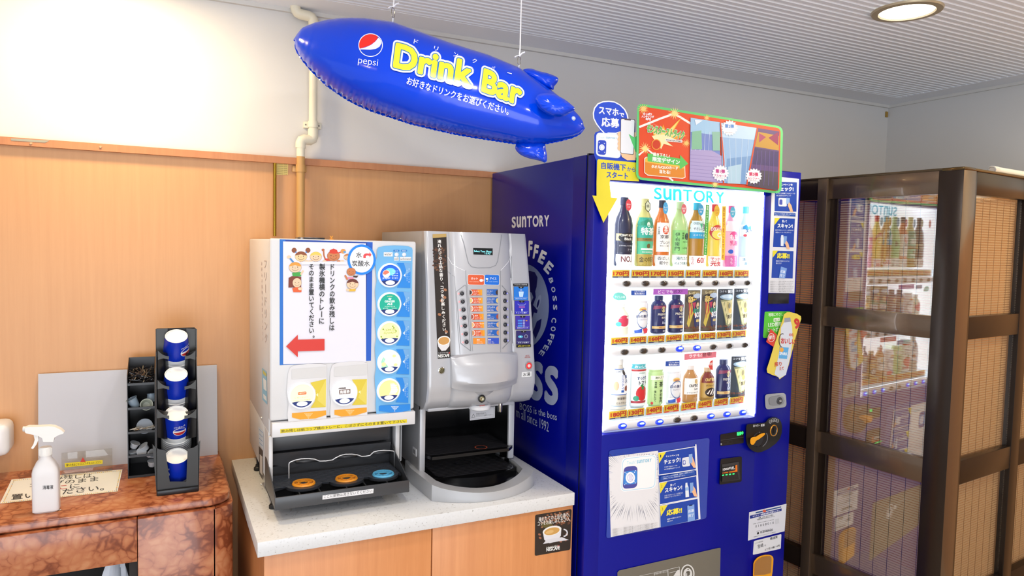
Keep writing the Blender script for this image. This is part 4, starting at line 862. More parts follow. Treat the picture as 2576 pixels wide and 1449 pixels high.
for k in range(7):
    for side_ in (0, 1):
        (x0, x1), y0 = ((hx[k], hy[k]) if side_ == 0 else (ix[k], iy[k])); y1 = y0+93
        A = Art(mapS, ZB, lift=.0013); A.rect(x0-4, y0-4, x1+4, y1+4, '9A9CA0'); c1 = ('D4501E' if k < 6 else 'EE8A20') if side_ == 0 else ('1C5FB4' if k < 6 else '2A4FC0'); A.rect(x0, y0, x1, y1, c1)
        if side_ == 0 and k < 6: A.poly([(x0+120, y0), (x1, y0), (x1, y1), (x0+150, y1)], 'E88A24'); A.poly([(x0+165, y0), (x1, y0), (x1, y1), (x0+180, y1)], 'F0A020')
        jt, en, cc = hot[k]
        if side_ == 0 and cc: A.poly([(x0, y0+2)]+[(x0+46*math.cos(R(t)), y0+46+45*math.sin(R(t))) for t in range(-88, 89, 16)]+[(x0, y1-2)], 'E8E2DC'); A.poly([(x0, y0+10)]+[(x0+36*math.cos(R(t)), y0+46+37*math.sin(R(t))) for t in range(-88, 89, 16)]+[(x0, y1-10)], cc)
        if side_ == 1 and cc: A.poly([(x1, y0+8)]+[(x1-34*math.cos(R(t)), y0+48+40*math.sin(R(t))) for t in range(-88, 89, 16)]+[(x1, y1-6)], cc)
        tx = x0+58 if side_ == 0 else x0+4
        w_ = (len(jt)*23); A.text(jt, tx, y0+40, tx+w_, y0+41, 26, 'F8F4EE', .02)
        A.text(en, tx, y0+62, tx+len(en)*8.5+6, y0+63, 14, 'F4E8DC', 0); A.text('咖啡 커피', tx, y0+86, tx+95, y0+87, 14, 'F4E8DC', .01)
        A.build('menu_card', door)
        if side_ == 0: bx, by, lx, ly, lc = 203+12*k, 368+128*k, 148+11.5*k, 370+128.5*k, 'FF5A5A'
        else: bx, by, lx, ly, lc = 877+1.5*k, 360+125.5*k, 918+1.5*k, 365+125*k, '6A6AFF'
        q = mapS(ZB[0]+bx/ZB[2], ZB[1]+by/ZB[2], -.0005); b = MB(); b.lathe([(.0092, 0), (.0092, .0012), (.0078, .0012), (.0074, .0002)], q, M_SIL, 24, ax=(0, -1, 0), cap=False); b.lathe([(.0062, 0), (.006, .0025), (.0045, .0045), (.002, .0056), (0, .0058)], q, mat('34363C', .15), 20, ax=(0, -1, 0), cap=False); o = b.build('selection_button', door)
        q = mapS(ZB[0]+lx/ZB[2], ZB[1]+ly/ZB[2], 0); MB().lathe([(.0020, 0), (.0016, .0014), (0, .002)], q, mat(lc, .3, emit=5), 10, ax=(0, -1, 0), cap=False).build('indicator_light', o)
# right column stickers
a = Art(mapS, ZB, lift=.0016, maxlen=60)
a.quad((1013, 212), (1252, 208), (1252, 255), (1016, 252), '141414'); a.text('アイスドリンクの作り方', 1035, 242, 1235, 240, 24, 'EEEEEE', .01)
for k, (y0, c) in enumerate(((258, '1C7AD8'), (483, '2A2AB4'), (722, '3E2CA8'), (958, '2E2468'))):
    x0 = 1022+13*k; x1 = x0+230; y1 = y0+(212 if k != 3 else 210); a.rect(x0, y0, x1, y1+6, '1A1A3A'); a.rect(x0+3, y0, x1-3, y1, c); a.poly([(x0+70, y0), (x0+165, y0), (x0+150, y0+28), (x0+85, y0+28)], '141414'); a.text(str(k+1), x0+112, y0+23, x0+122, y0+23, 17, 'EEEEEE', .02)
    a.line([(x0+12, y1-40), (x1-12, y1-40)], 2, 'B8D0F0'); a.text(['氷をグラスに入れる', 'トレーに置く', 'お好みのドリンク', 'ボタンを押す'][k], x0+28, y1-10, x1-28, y1-12, 22, 'E8F0FA', .01)
a.ring(1140, 315, 14, 12, 4, 'E0F0FF'); a.poly([(1105, 340), (1178, 340), (1166, 420), (1116, 420)], 'BFE0F8'); a.line([(1105, 340), (1178, 340), (1166, 420), (1116, 420), (1105, 340)], 4, 'F0F8FF')
a.line([(1085, 530), (1105, 550), (1195, 550), (1215, 525)], 5, 'C8D0F8'); a.rect(1105, 570, 1200, 595, '9A5AB8'); a.poly([(1140, 610), (1168, 610), (1160, 650), (1148, 650)], 'E8ECF8')
for k in range(3): a.rect(1088, 785+42*k, 1160, 812+42*k, '4A8AE0'); a.ring(1185, 798+38*k, 15, 15, 5, 'D8E0F8')
a.poly([(1208, 798), (1222, 784), (1222, 792), (1240, 792), (1240, 806), (1222, 806), (1222, 812)], 'E8A030')
a.ell(1130, 1052, 38, 20, '5AC0E0'); a.text('氷', 1118, 1062, 1142, 1062, 22, 'EEFFFF', .01); a.ring(1218, 1048, 28, 30, 7, 'A8A8C0'); a.ell(1218, 1048, 12, 13, '3A3A50')
a.quad((1062, 1180), (1296, 1172), (1296, 1215), (1066, 1225), '16160E'); a.text('▲熱湯に注意!やけどに注意', 1090, 1212, 1280, 1206, 24, 'D8C83A', .01)
a.build('instruction_label', door, label='tall blue four-step instruction label')
a = Art(mapS, Z3, lift=.0012)
a.text('HOT', 818, 976, 846, 974, 9, 'B8564A', .01); a.text('WATER', 811, 988, 853, 985, 9, 'B8564A', .01)
a.quad((790, 1090), (862, 1084), (860, 1122), (788, 1128), 'E6E6E4'); a.text('お湯', 800, 1122, 852, 1117, 26, '2A2A2A', .015)
a.poly([(490, 985), (596, 977), (596, 978.5), (492, 986.5)], '8A8C90')
a.build('hot_water_label', door)
q = mapS(Z3[0]+838/Z3[2], Z3[1]+1042/Z3[2], 0); b = MB(); b.lathe([(.0125, 0), (.0125, .003), (.0115, .005), (.0095, .005), (.0090, .003)], q, mat('C9C9CC', .15, .8), 32, ax=(0, -1, 0), cap=False); b.lathe([(.0090, .002), (.0075, .0045), (0, .005)], q, mat('E0242C', .25, emit=1.2), 28, ax=(0, -1, 0), cap=False); b.lathe([(.0052, .0045), (.0045, .0062), (0, .0066)], q, mat('E8D8D0', .3), 20, ax=(0, -1, 0), cap=False); b.build('hot_water_button', door, label='red lit hot water button')
q = mapS(Z3[0]+204/Z3[2], Z3[1]+1077/Z3[2], 0); b = MB(); b.lathe([(.0105, -.001), (.0105, .002), (.0085, .003), (.0080, .001)], q, mat('D0D0D2', .15, .9), 28, ax=(0, -1, 0), cap=False); b.lathe([(.0080, .001), (.0050, .0025), (.0045, .0005), (0, .0005)], q, mat('7A745A', .25, .9), 24, ax=(0, -1, 0), cap=False); b.build('key_lock', door)
# lower bulged cover
xa, xb = onY(1135, 920, -.55).x, onY(1301, 920, -.55).x; xm, hw = (xa+xb)/2, (xb-xa)/2
zt_, zb_ = onY(1218, 886, -.57).z, onY(1218, 990, -.585).z
def blg(u, v):
    t = (u-.5)*2; a_ = math.sin(t*math.pi/2); w_ = hw*(1-.02*v); arch = .012*(a_*a_)
    prf = [(-.004, 0), (.012, .06), (.026, .3), (.034, .6), (.036, .78), (.022, .90), (.014, 1.0)]
    for (d0, v0), (d1, v1) in zip(prf, prf[1:]):
        if v0 <= v <= v1: dep = d0+(d1-d0)*(v-v0)/(v1-v0); break
    z = zt_-(zt_-zb_)*v - arch*(1-v) + .016*v*(a_*a_)
    return Vector((xm+w_*a_, -.548-dep*math.sqrt(max(0, 1-a_*a_*.92)), z))
b = MB(); b.grid(blg, 33, 18, M_SIL2); vs_ = [blg(i/32, 1) for i in range(33)]; b.add(vs_+[Vector((xb, -.47, vs_[0].z)), Vector((xa, -.47, vs_[0].z))], [list(range(35))], M_SIL2)
for s_ in (0, 1):
    e = [blg(s_, j/17) for j in range(18)]; b.add(e+[Vector((e[0].x, -.47, p.z)) for p in e], [[j, j+1, 19+j, 18+j] for j in range(17)], M_SIL2)
b.build('lower_cover', cm)
# outlet cowl, spout, stop key, tap, warning sticker
xa2, xb2 = onY(1140, 1010, -.53).x, onY(1278, 1000, -.53).x; xm2, hw2 = (xa2+xb2)/2, (xb2-xa2)/2
zc0, zc1 = onY(1213, 984, -.56).z, onY(1213, 1023, -.56).z
def cowl(u, v):
    a_ = math.sin((u-.5)*math.pi); w_ = hw2*(1-.42*v**1.3); return Vector((xm2+w_*a_, -.50-(.058-.022*v)*math.sqrt(max(0, 1-a_*a_*.95)), zc0-(zc0-zc1)*v+.006*a_*a_))
b = MB(); b.grid(cowl, 29, 8, M_SIL); b.add([cowl(i/28, 1) for i in range(29)], [list(range(29))], M_SIL); cw = b.build('outlet_cowl', cm)
q = onY(1212, 1003, -.553); b = MB(); b.lathe([(.0115, -.002), (.0115, .002), (.0095, .004), (.0085, .002)], q, mat('26262A', .2), 28, ax=(0, -1, 0), cap=False); b.lathe([(.0085, .001), (.006, .003), (.003, .003), (0, .001)], q, mat('B9B79A', .2, .9), 24, ax=(0, -1, 0), cap=False); b.build('stop_key', cw)
a = Art(planeY(-.5565), Z3, lift=.001); a.text('STOP', 483, 1341, 520, 1337, 10, 'C0392B', .02); a.build('lettering', cw)
q = onY(1211, 1022, -.52); b = MB(); b.lathe([(.030, .004), (.034, .0), (.0325, -.009), (.024, -.0125), (.010, -.013)], (q.x, -.505, q.z), mat('E4E5E8', .35), 32); b.build('spout', cm)
q = onY(1259, 1012, -.50); b = MB(); b.lathe([(.0072, .012), (.0072, -.008), (.0064, -.028), (.0056, -.030), (.004, -.030)], (q.x, -.498, q.z), mat('B9B7B0', .15, 1), 24); b.build('hot_water_tap', cm)
MB().box(.69, .97, -.50, -.24, 1.076, 1.094, M_SIL2, .003).build('underside', cm)
a = Art(planeY(-.44), (1030, 900, 3.716), lift=.001); a.quad((563, 470), (800, 455), (798, 560), (565, 586), 'D2D2D6'); a.line([(572, 480), (790, 466), (788, 552), (573, 575), (572, 480)], 2, '555555'); a.line([(582, 560), (598, 525), (614, 556), (582, 560)], 3, '333333'); a.text('熱湯が出ます。', 625, 533, 720, 524, 16, '333333'); a.text('やけどにご注意ください。', 622, 553, 785, 538, 15, '333333'); a.build('warning_label', cm, label='silver warning label in the alcove')
# shelf and lower tray
qa, qb = onY(1107, 1152, -.50), onY(1303, 1128, -.50)
b = MB(); sz = onY(1107, 1148, -.50).z; b.prism([(.684, -.30), (.684, -.44), (.705, -.50), (.955, -.502), (.985, -.47), (.975, -.30)], lambda x, y, d: Vector((x, y, d)), sz-.009, sz, M_BK)
for i in range(16): yy = -.32-.0105*i; b.box(.70, .965, yy-.0012, yy+.0012, sz, sz+.0012, mat('1A1A1E', .25))
b.build('cup_shelf', cm)
q = onZ(1210, 1125, sz+.0014); MB().lathe([(.020, 0), (.0165, 0)], (q.x, q.y, sz+.0015), mat('A84A2C', .4), 32, cap=False).build('cup_mark', cm)
bo = [(.668, -.36), (.660, -.44), (.668, -.60)]
for i in range(17): t = i/16; bo.append((.668+.322*t, -.602-.066*math.sin(math.pi*t)**.8+.0*t))
bo += [(1.002, -.50), (.996, -.36)]
bi = [(.695, -.36), (.69, -.44), (.692, -.575)]
b = MB(); zt2 = ZC+.046
def wallz(i, n_): t = i/(n_-1); return 0
n_ = len(bo); outer = []; 
for i, (x, y) in enumerate(bo):
    t = (x-.668)/.322; dip = .020*math.sin(math.pi*max(0, min(1, t)))**.7 if 2 <= i < n_-2 else 0; outer.append((x, y, zt2-dip))
cxm, cym = .83, -.42
inner = [((x-cxm)*.86+cxm, (y-cym)*(.83 if y < -.5 else .9)+cym, z) for x, y, z in outer]
vs = [(x, y, ZC+.0005) for x, y in bo]+outer+inner+[(x, y, ZC+.012) for x, y, z in inner]
fs = []
for r_ in range(3):
    for i in range(n_-1): fs.append([r_*n_+i, r_*n_+i+1, (r_+1)*n_+i+1, (r_+1)*n_+i])
b.add(vs, fs, mat('B4B6B9', .3, .15)); b.build('base_surround', cm)
b = MB(); ins = [(x, y) for x, y, z in inner]
b.prism([(cxm+(x-cxm)*.985, cym+(y-cym)*.985) for x, y in ins], lambda x, y, d: Vector((x, y, d)), ZC+.006, zt2-.022, M_BK)
b.prism([(.70, -.27), (.69, -.45), (.70, -.52)]+[(.70+.27*k/12, -.525-.045*math.sin(math.pi*k/12)) for k in range(13)]+[(.975, -.45), (.965, -.27)], lambda x, y, d: Vector((x, y, d)), zt2-.022, zt2-.008, M_BK)
lt = b.build('lower_tray', cm)
b = MB()
for i in range(17):
    yy = -.33-.0125*i; hw_ = .125 if yy > -.50 else .125*math.sqrt(max(.05, 1-((-.50-yy)/.062)**2)); b.box(.838-hw_, .838+hw_, yy-.0014, yy+.0014, zt2-.008, zt2-.0065, mat('1E1E22', .22))
b.lathe([(.028, .0005), (.0255, .0005)], (.835, -.43, zt2-.0062), mat('28282C', .3), 32, cap=False); b.build('grate', lt)
# ============================================================ INFLATABLE AIRSHIP
BD = 1.85; SCL = BD/F
Z5 = (700, 0, 3.22)
BP = CAM+fwd*BD
def onB(px, py, d=0): return hit(px, py, BP-fwd*d, fwd)
ax0, ax1 = Vector((741, 108)), Vector((1470, 326)); axd = (ax1-ax0).normalized(); axn = Vector((axd.y, -axd.x)); LEN = (ax1-ax0).length
top = [(739, 99), (747, 82), (762, 68), (793, 56), (822, 49), (855, 45), (885, 44), (917, 45), (950, 49), (987, 54), (1040, 73), (1119, 102), (1170, 119), (1228, 137), (1305, 169), (1350, 200), (1392, 230), (1430, 262), (1458, 292), (1467, 306), (1471, 318)]
bot = [(739, 99), (741, 112), (745, 125), (754, 140), (765, 155), (780, 173), (799, 192), (822, 214), (849, 233), (875, 250), (902, 264), (940, 280), (979, 292), (1030, 309), (1088, 323), (1140, 335), (1197, 345), (1250, 353), (1296, 360), (1340, 363), (1374, 360), (1410, 353), (1440, 345), (1462, 335), (1471, 324)]
def ts(p): v = Vector(p)-ax0; return v.dot(axd), v.dot(axn)
def prep(L):
    o = [];
    for p in L:
        t, s_ = ts(p)
        if not o or t > o[-1][0]+.5: o.append((t, s_))
    return o
TOPL, BOTL = prep(top), prep(bot); T0 = min(TOPL[0][0], BOTL[0][0]); T1 = max(TOPL[-1][0], BOTL[-1][0])
def itp(L, t):
    if t <= L[0][0]: return L[0][1]
    for (a, b_), (c, d) in zip(L, L[1:]):
        if a <= t <= c: return b_+(d-b_)*(t-a)/(c-a)
    return L[-1][1]
def chs(t):
    a, b_ = itp(TOPL, t), itp(BOTL, t); e = min(1, max(0.0, (t-T0)/9))**.5*min(1, max(0, (T1-t)/9))**.5
    c = (a+b_)/2; return c, (a-b_)/2*e
def bsurf(t, s_):
    c, h = chs(t); u = (s_-c)/(h or 1e-6); u = max(-1, min(1, u)); return h*.92*math.sqrt(1-u*u)*SCL
def bpt(t, s_, d): p = ax0+axd*t+axn*s_; return onB(p.x, p.y, d)
def shell(u, v):
    # crowd the stations toward both ends
    t = T0+(T1-T0)*(.5-.5*math.cos(v*math.pi)) if False else T0+(T1-T0)*v
    c, h = chs(t); a = 2*math.pi*u; s_ = c+h*math.sin(a); d = h*.92*math.cos(a)*SCL
    seam = math.exp(-((math.sin(a)+1)/.10)**1) ; f = t/(T1-T0)
    nose = max(0, 1-(t-T0)/70)
    w_ = (math.sin(t*.42)+.6*math.sin(t*.9+1)+.4*math.sin(t*.23+2))
    amp = (.016*seam*(1.6 if t < 330 else .7)+.030*nose*abs(math.sin(a*5))*.6)
    k = 1+amp*w_*(1 if math.sin(a) < .5 or nose > .2 else .3)
    base = ax0+axd*t+axn*c; q = onB(base.x, base.y, 0); p = onB((ax0+axd*t+axn*s_).x, (ax0+axd*t+axn*s_).y, d)
    return q+(p-q)*k
def vinyl(c, name):
    m = mat(c, .16, coat=.3, name=name, spec=.3); return m
M_VIN = vinyl('003ED2', 'blue_vinyl')
q = bpt(365, 0, 0)
bl = thing('inflatable_airship', 'blue inflatable airship sign with yellow Drink Bar lettering hanging from the ceiling', 'inflatable sign', q)
b = MB(); b.grid(shell, 72, 220, M_VIN, closeu=True); b.build('hull', bl, smooth=True)
# seam flange along the sealed lower edge
b = MB(); vs = []
for i in range(240):
    t = T0+(T1-T0)*i/239; c, h = chs(t); wv = .8+.8*math.sin(t*.6); p0 = ax0+axd*t+axn*(c-h+2); p1 = ax0+axd*t+axn*(c-h-2.5-wv); vs += [onB(p0.x, p0.y, .001*math.sin(t*.5)), onB(p1.x, p1.y, .003*math.sin(t*.8))]
b.add(vs, [[2*i, 2*i+1, 2*i+3, 2*i+2] for i in range(239)], M_VIN); b.build('seam_flange', bl, fix=False)
def puff(name, pts, d0, th, rib=0, wr=.06):
    P2 = [(Z5[0]+x/Z5[2], Z5[1]+y/Z5[2]) for x, y in pts]; n0 = len(P2)
    # smooth closed outline
    out = []
    for i in range(n0):
        p0, p1, p2, p3 = [Vector(P2[(i+k) % n0]) for k in (-1, 0, 1, 2)]
        for k in range(5):
            t = k/5; out.append(.5*((2*p1)+(p2-p0)*t+(2*p0-5*p1+4*p2-p3)*t*t+(3*p1-p0-3*p2+p3)*t**3))
    c = sum(out, Vector((0, 0)))/len(out); n = len(out); b = MB(); vs = []; fs = []; K = 7
    for sgn in (1, -1):
        base = len(vs)
        for j in range(K+1):
            r_ = 1-j/K*.98
            for i in range(n):
                p = c+(out[i]-c)*r_; bump = th*math.sqrt(max(0, 1-r_*r_)); bump *= 1+wr*math.sin(i*1.3+j)*(r_ > .5)
                vs.append(onB(p.x, p.y, d0+sgn*bump))
        for j in range(K):
            for i in range(n): k = (i+1) % n; fs.append([base+j*n+i, base+j*n+k, base+(j+1)*n+k, base+(j+1)*n+i])
        fs.append([base+K*n+i for i in range(n)])
    b.add(vs, fs, M_VIN); return b.build(name, bl)
puff('side_fin', [(2082, 815), (2100, 772), (2150, 757), (2230, 762), (2310, 800), (2365, 840), (2402, 882), (2350, 925), (2290, 945), (2215, 938), (2150, 905), (2105, 865)], .098, .024)
puff('top_fin', [(1980, 575), (2010, 556), (2060, 558), (2110, 575), (2190, 595), (2262, 628), (2262, 665), (2235, 700), (2222, 728), (2130, 690), (2040, 630)], -.015, .022)
puff('bottom_fin', [(1922, 1180), (1950, 1145), (2050, 1130), (2150, 1150), (2168, 1210), (2178, 1275), (2165, 1316), (2110, 1300), (2030, 1282), (1965, 1255), (1925, 1215)], .0, .022)
def mapB(px, py, l=0):
    t, s_ = ts((px, py)); return onB(px, py, bsurf(t, s_)+l)
q = mapB(700+2390/3.22, 960/3.22); MB().lathe([(.006, 0), (.0055, .002), (.003, .005), (0, .005)], q, mat('C8D4EE', .1), 16, ax=-fwd, cap=False).build('air_valve', bl)
a = Art(mapB, Z5, lift=.0010, step=.0002, maxlen=28, rough=.22)
a.ell(748, 365, 99, 95, 'E6EAF6', n=48); a.ell(748, 365, 93, 89, '0A3FC8', n=48)
a.poly([(748+93*math.cos(R(t)), 365+89*math.sin(R(t))) for t in range(157, 312, 6)]+[(806, 310), (780, 340), (745, 365), (700, 382), (662, 392)], 'DE2A22')
a.poly([(812, 305), (830, 325), (836, 350), (820, 378), (790, 396), (745, 402), (700, 400), (664, 400), (662, 394), (710, 383), (755, 362), (788, 335)], 'F0F2F8')
a.text('pepsi', 643, 528, 802, 552, 70, 'E6ECFA', -.005, up=(.13, -.99), res=4)
for ch, x, y in zip('ドリンクバー', (1095, 1258, 1418, 1570, 1718, 1855), (350, 405, 455, 505, 565, 603)):
    if ch == 'ー': a.text(ch, x, y-12, x+36, y-2, 7, 'EEF2FF', .01, up=(.2, -.98))
    else: a.text(ch, x, y, x+34, y+10, 36, 'EEF2FF', .012, up=(.2, -.98))
upD = (.13, -.99)
for tx, x0, y0, x1, y1, hh in (('Drink', 926, 545, 1560, 706, 205), ('Bar', 1640, 742, 1962, 866, 196)):
    a.text(tx, x0, y0, x1, y1, hh, 'E2E4EC', .118, up=upD, res=3, fit=.042); a.text(tx, x0, y0, x1, y1, hh, '2A6FB0', .066, up=upD, res=3, fit=.042); a.text(tx, x0, y0, x1, y1, hh, 'E0D832', .042, up=upD, res=3, fit=.042)
a.text('お好きなドリンクをお選びください。', 1036, 683, 1862, 935, 66, 'EEF2FF', .014, up=(.2, -.98))
a.build('lettering', bl)
M_STR = mat('E6E6E8', .4)
for nm, px, py, rx, rz, lab in (('hanging_cord', 989, 31.7, 6, 13, 'white cord with a ring holding the nose end of the airship'), ('hanging_cord', 1306, 153, 7, 11, 'white cord with a ring holding the tail end of the airship')):
    c = onB(px, py, 0); t = thing(nm, lab, 'cord', (c.x, c.y, c.z))
    b = MB(); b.tube([c+Vector((rx*SCL*.9*math.cos(k*.35), .004*math.cos(k*.35), rz*SCL*math.sin(k*.35))) for k in range(18)], .0009, mat('A8A49A', .2, 1), 6, closed=True); b.build('ring', t)
    b = MB(); b.tube([c+Vector((0, 0, rz*SCL)), c+Vector((.002, 0, rz*SCL+.02)), Vector((c.x+.003, c.y, CEIL-.002))], .0019, M_STR, 8); b.tube([c+Vector((0, 0, rz*SCL)), c+Vector((.006, -.003, rz*SCL+.008)), c+Vector((.014, -.004, rz*SCL+.012))], .0022, M_STR, 6); b.tube([c+Vector((0, 0, rz*SCL+.002)), c+Vector((-.008, 0, rz*SCL+.0)), c+Vector((-.013, 0, rz*SCL-.004))], .0016, M_STR, 6); b.build('cord', t)
    b = MB(); b.tube([c-Vector((0, 0, rz*SCL)), c-Vector((0, -.003, rz*SCL+.012))], .0022, mat('C9CDD2', .3), 6); b.build('tab', t)
# ============================================================ VENDING MACHINE
M_BLU = mat('00087E', .28, coat=.06, spec=.25); M_BLU2 = mat('000988', .34, spec=.28)
VX0, VX1, YV = 1.102, 1.92, -.714; WX0, WX1, WZ0, WZ1 = 1.155, 1.761, 1.016, 1.757
vm = thing('vending_machine', 'tall dark blue drinks vending machine with a brightly lit window', 'vending machine', (1.5, -.36, 0))
M_BK2 = mat('17171A', .3)
b = MB(); b.box(VX0, VX1, -.600, -.015, .01, 1.832, M_BLU, .003)
for bx_ in ((VX0, WX0-.006, .01, 1.832), (WX1+.006, VX1, .01, 1.832), (WX0-.01, WX1+.01, WZ1+.005, 1.832), (WX0-.01, WX1+.01, .01, WZ0-.005)): b.box(bx_[0], bx_[1], -.668, -.598, bx_[2], bx_[3], M_BLU)
b.build('cabinet', vm)
b = MB()
for bx_ in ((VX0+.003, WX0-.008, .02, 1.836), (WX1+.008, VX1-.003, .02, 1.836), (WX0-.01, WX1+.01, WZ1+.006, 1.836), (WX0-.01, WX1+.01, .02, WZ0-.006)): b.box(bx_[0], bx_[1], -.677, -.668, bx_[2], bx_[3], M_BK2)
b.build('door_gasket', vm)
b = MB(); f0, f1 = YV, -.677
b.box(VX0, WX0, f0, f1, .02, 1.830, M_BLU2, .003); b.box(WX1, VX1, f0, f1, .02, 1.830, M_BLU2, .003); b.box(WX0-.004, WX1+.004, f0, f1, WZ1, 1.830, M_BLU2, .003); b.box(WX0-.004, WX1+.004, f0, f1, .02, WZ0, M_BLU2, .003)
b.build('door', vm)
M_LIT = mat('F4F9FF', .5, emit=1.9); M_LED = mat('F4F9FF', .5, emit=22)
b = MB(); yb_ = -.628
b.add([(WX0-.004, yb_, WZ0-.004), (WX1+.004, yb_, WZ0-.004), (WX1+.004, yb_, WZ1+.004), (WX0-.004, yb_, WZ1+.004)], [[0, 1, 2, 3]], M_LIT); bkp = b.build('lit_back_panel', vm)
b = MB(); b.box(WX0-.003, WX0+.001, f1-.03, yb_, WZ0, WZ1, M_LIT); b.box(WX1-.001, WX1+.003, f1-.03, yb_, WZ0, WZ1, M_LIT); b.box(WX0, WX1, f1, yb_, WZ1-.001, WZ1+.003, M_LIT); b.box(WX0, WX1, f1, yb_, WZ0-.003, WZ0+.001, M_LIT)
b.box(WX1-.006, WX1-.002, YV+.004, YV+.012, WZ0+.01, WZ1-.01, M_LED); b.box(WX0+.002, WX0+.006, YV+.004, YV+.012, WZ0+.01, WZ1-.01, M_LED); b.build('light_box', vm)
ZW1, ZW2, ZL, ZV, Z6, Z7 = (1500, 440, 5.175), (1500, 700, 3.623), (1460, 1040, 3.543), (1840, 940, 4.83), (1460, 230, 2.957), (1900, 440, 2.785)
ZS, ZO = (1220, 380, 1.767), (1520, 1100, 5.574)
def suntory(A, x0, y0, x1, y1, h, c, bold=.03, up=None):
    W_ = [('S', .11), ('u', .12), ('n', .12), ('T', .13), ('O', .16), ('R', .11), ('Y', .13)]; gap = (1-sum(w for _, w in W_))/6; p = 0
    for ch, w in W_:
        A.text(ch, x0+(x1-x0)*p, y0+(y1-y0)*p, x0+(x1-x0)*(p+w), y0+(y1-y0)*(p+w), h, c, bold, up, res=5); p += w+gap
a = Art(planeY(yb_), ZW1, lift=.001, emit=.8); suntory(a, 752, 318, 1672, 374, 158, '18B4D2', .02); a.build('brand_lettering', bkp)
# glass over the window
b = MB(); b.box(WX0-.003, WX1+.003, YV+.0005, YV+.0025, WZ0-.003, WZ1+.003, glass_mat('window_glass', 'FFFFFF', .22)); b.build('window_glass', vm)
# selection rows
rows = [dict(z=ZW2, bx=[277, 450, 617, 780, 937, 1087, 1237, 1380], by=[45]*8, lit=[], tags=['170円', '190円', '170円', '150円', '140円', '160円', '160円', '130円'], tx=[205, 460, 700, 930, 1165, 1385, 1595, 1800], tw=[225, 235, 215, 210, 190, 185, 185, 185], tz=ZW1, ty=[(1240, 1338)]*8, cold=[1]*8),
        dict(z=ZW2, bx=[258, 432, 598, 760, 917, 1068, 1216, 1358], by=[672, 663, 655, 642, 632, 625, 615, 607], lit=[3, 4], tags=['140円', '140円', '160円', '160円', '130円', '130円', '130円', '130円'], tx=[133, 305, 470, 635, 797, 950, 1098, 1235], tw=[155, 150, 150, 142, 140, 135, 130, 128], tz=ZW2, ty=[(543, 609), (535, 601), (526, 592), (518, 580), (507, 570), (497, 562), (488, 552), (479, 543)], cold=[1]*8),
        dict(z=ZW2, bx=[238, 410, 575, 738, 892, 1043, 1190, 1335], by=[1350, 1330, 1306, 1290, 1270, 1250, 1233, 1218], lit=[0, 1, 2, 5, 6, 7], tags=['180円', '130円', '140円', '140円', '150円', '160円', '160円', '130円'], tx=[115, 285, 452, 613, 773, 927, 1073, 1217], tw=[165, 150, 148, 140, 135, 128, 127, 125], tz=ZW2, ty=[(1216, 1290), (1198, 1270), (1176, 1247), (1156, 1228), (1139, 1208), (1120, 1186), (1102, 1167), (1088, 1150)], cold=[1, 1, 0, 0, 0, 0, 0, 0])]
M_BAR = mat('D9D9DC', .25); M_LENS = mat('2A2420', .08, coat=.6); M_LENL = mat('0A28F0', .1, emit=2.2)
YB = -.700
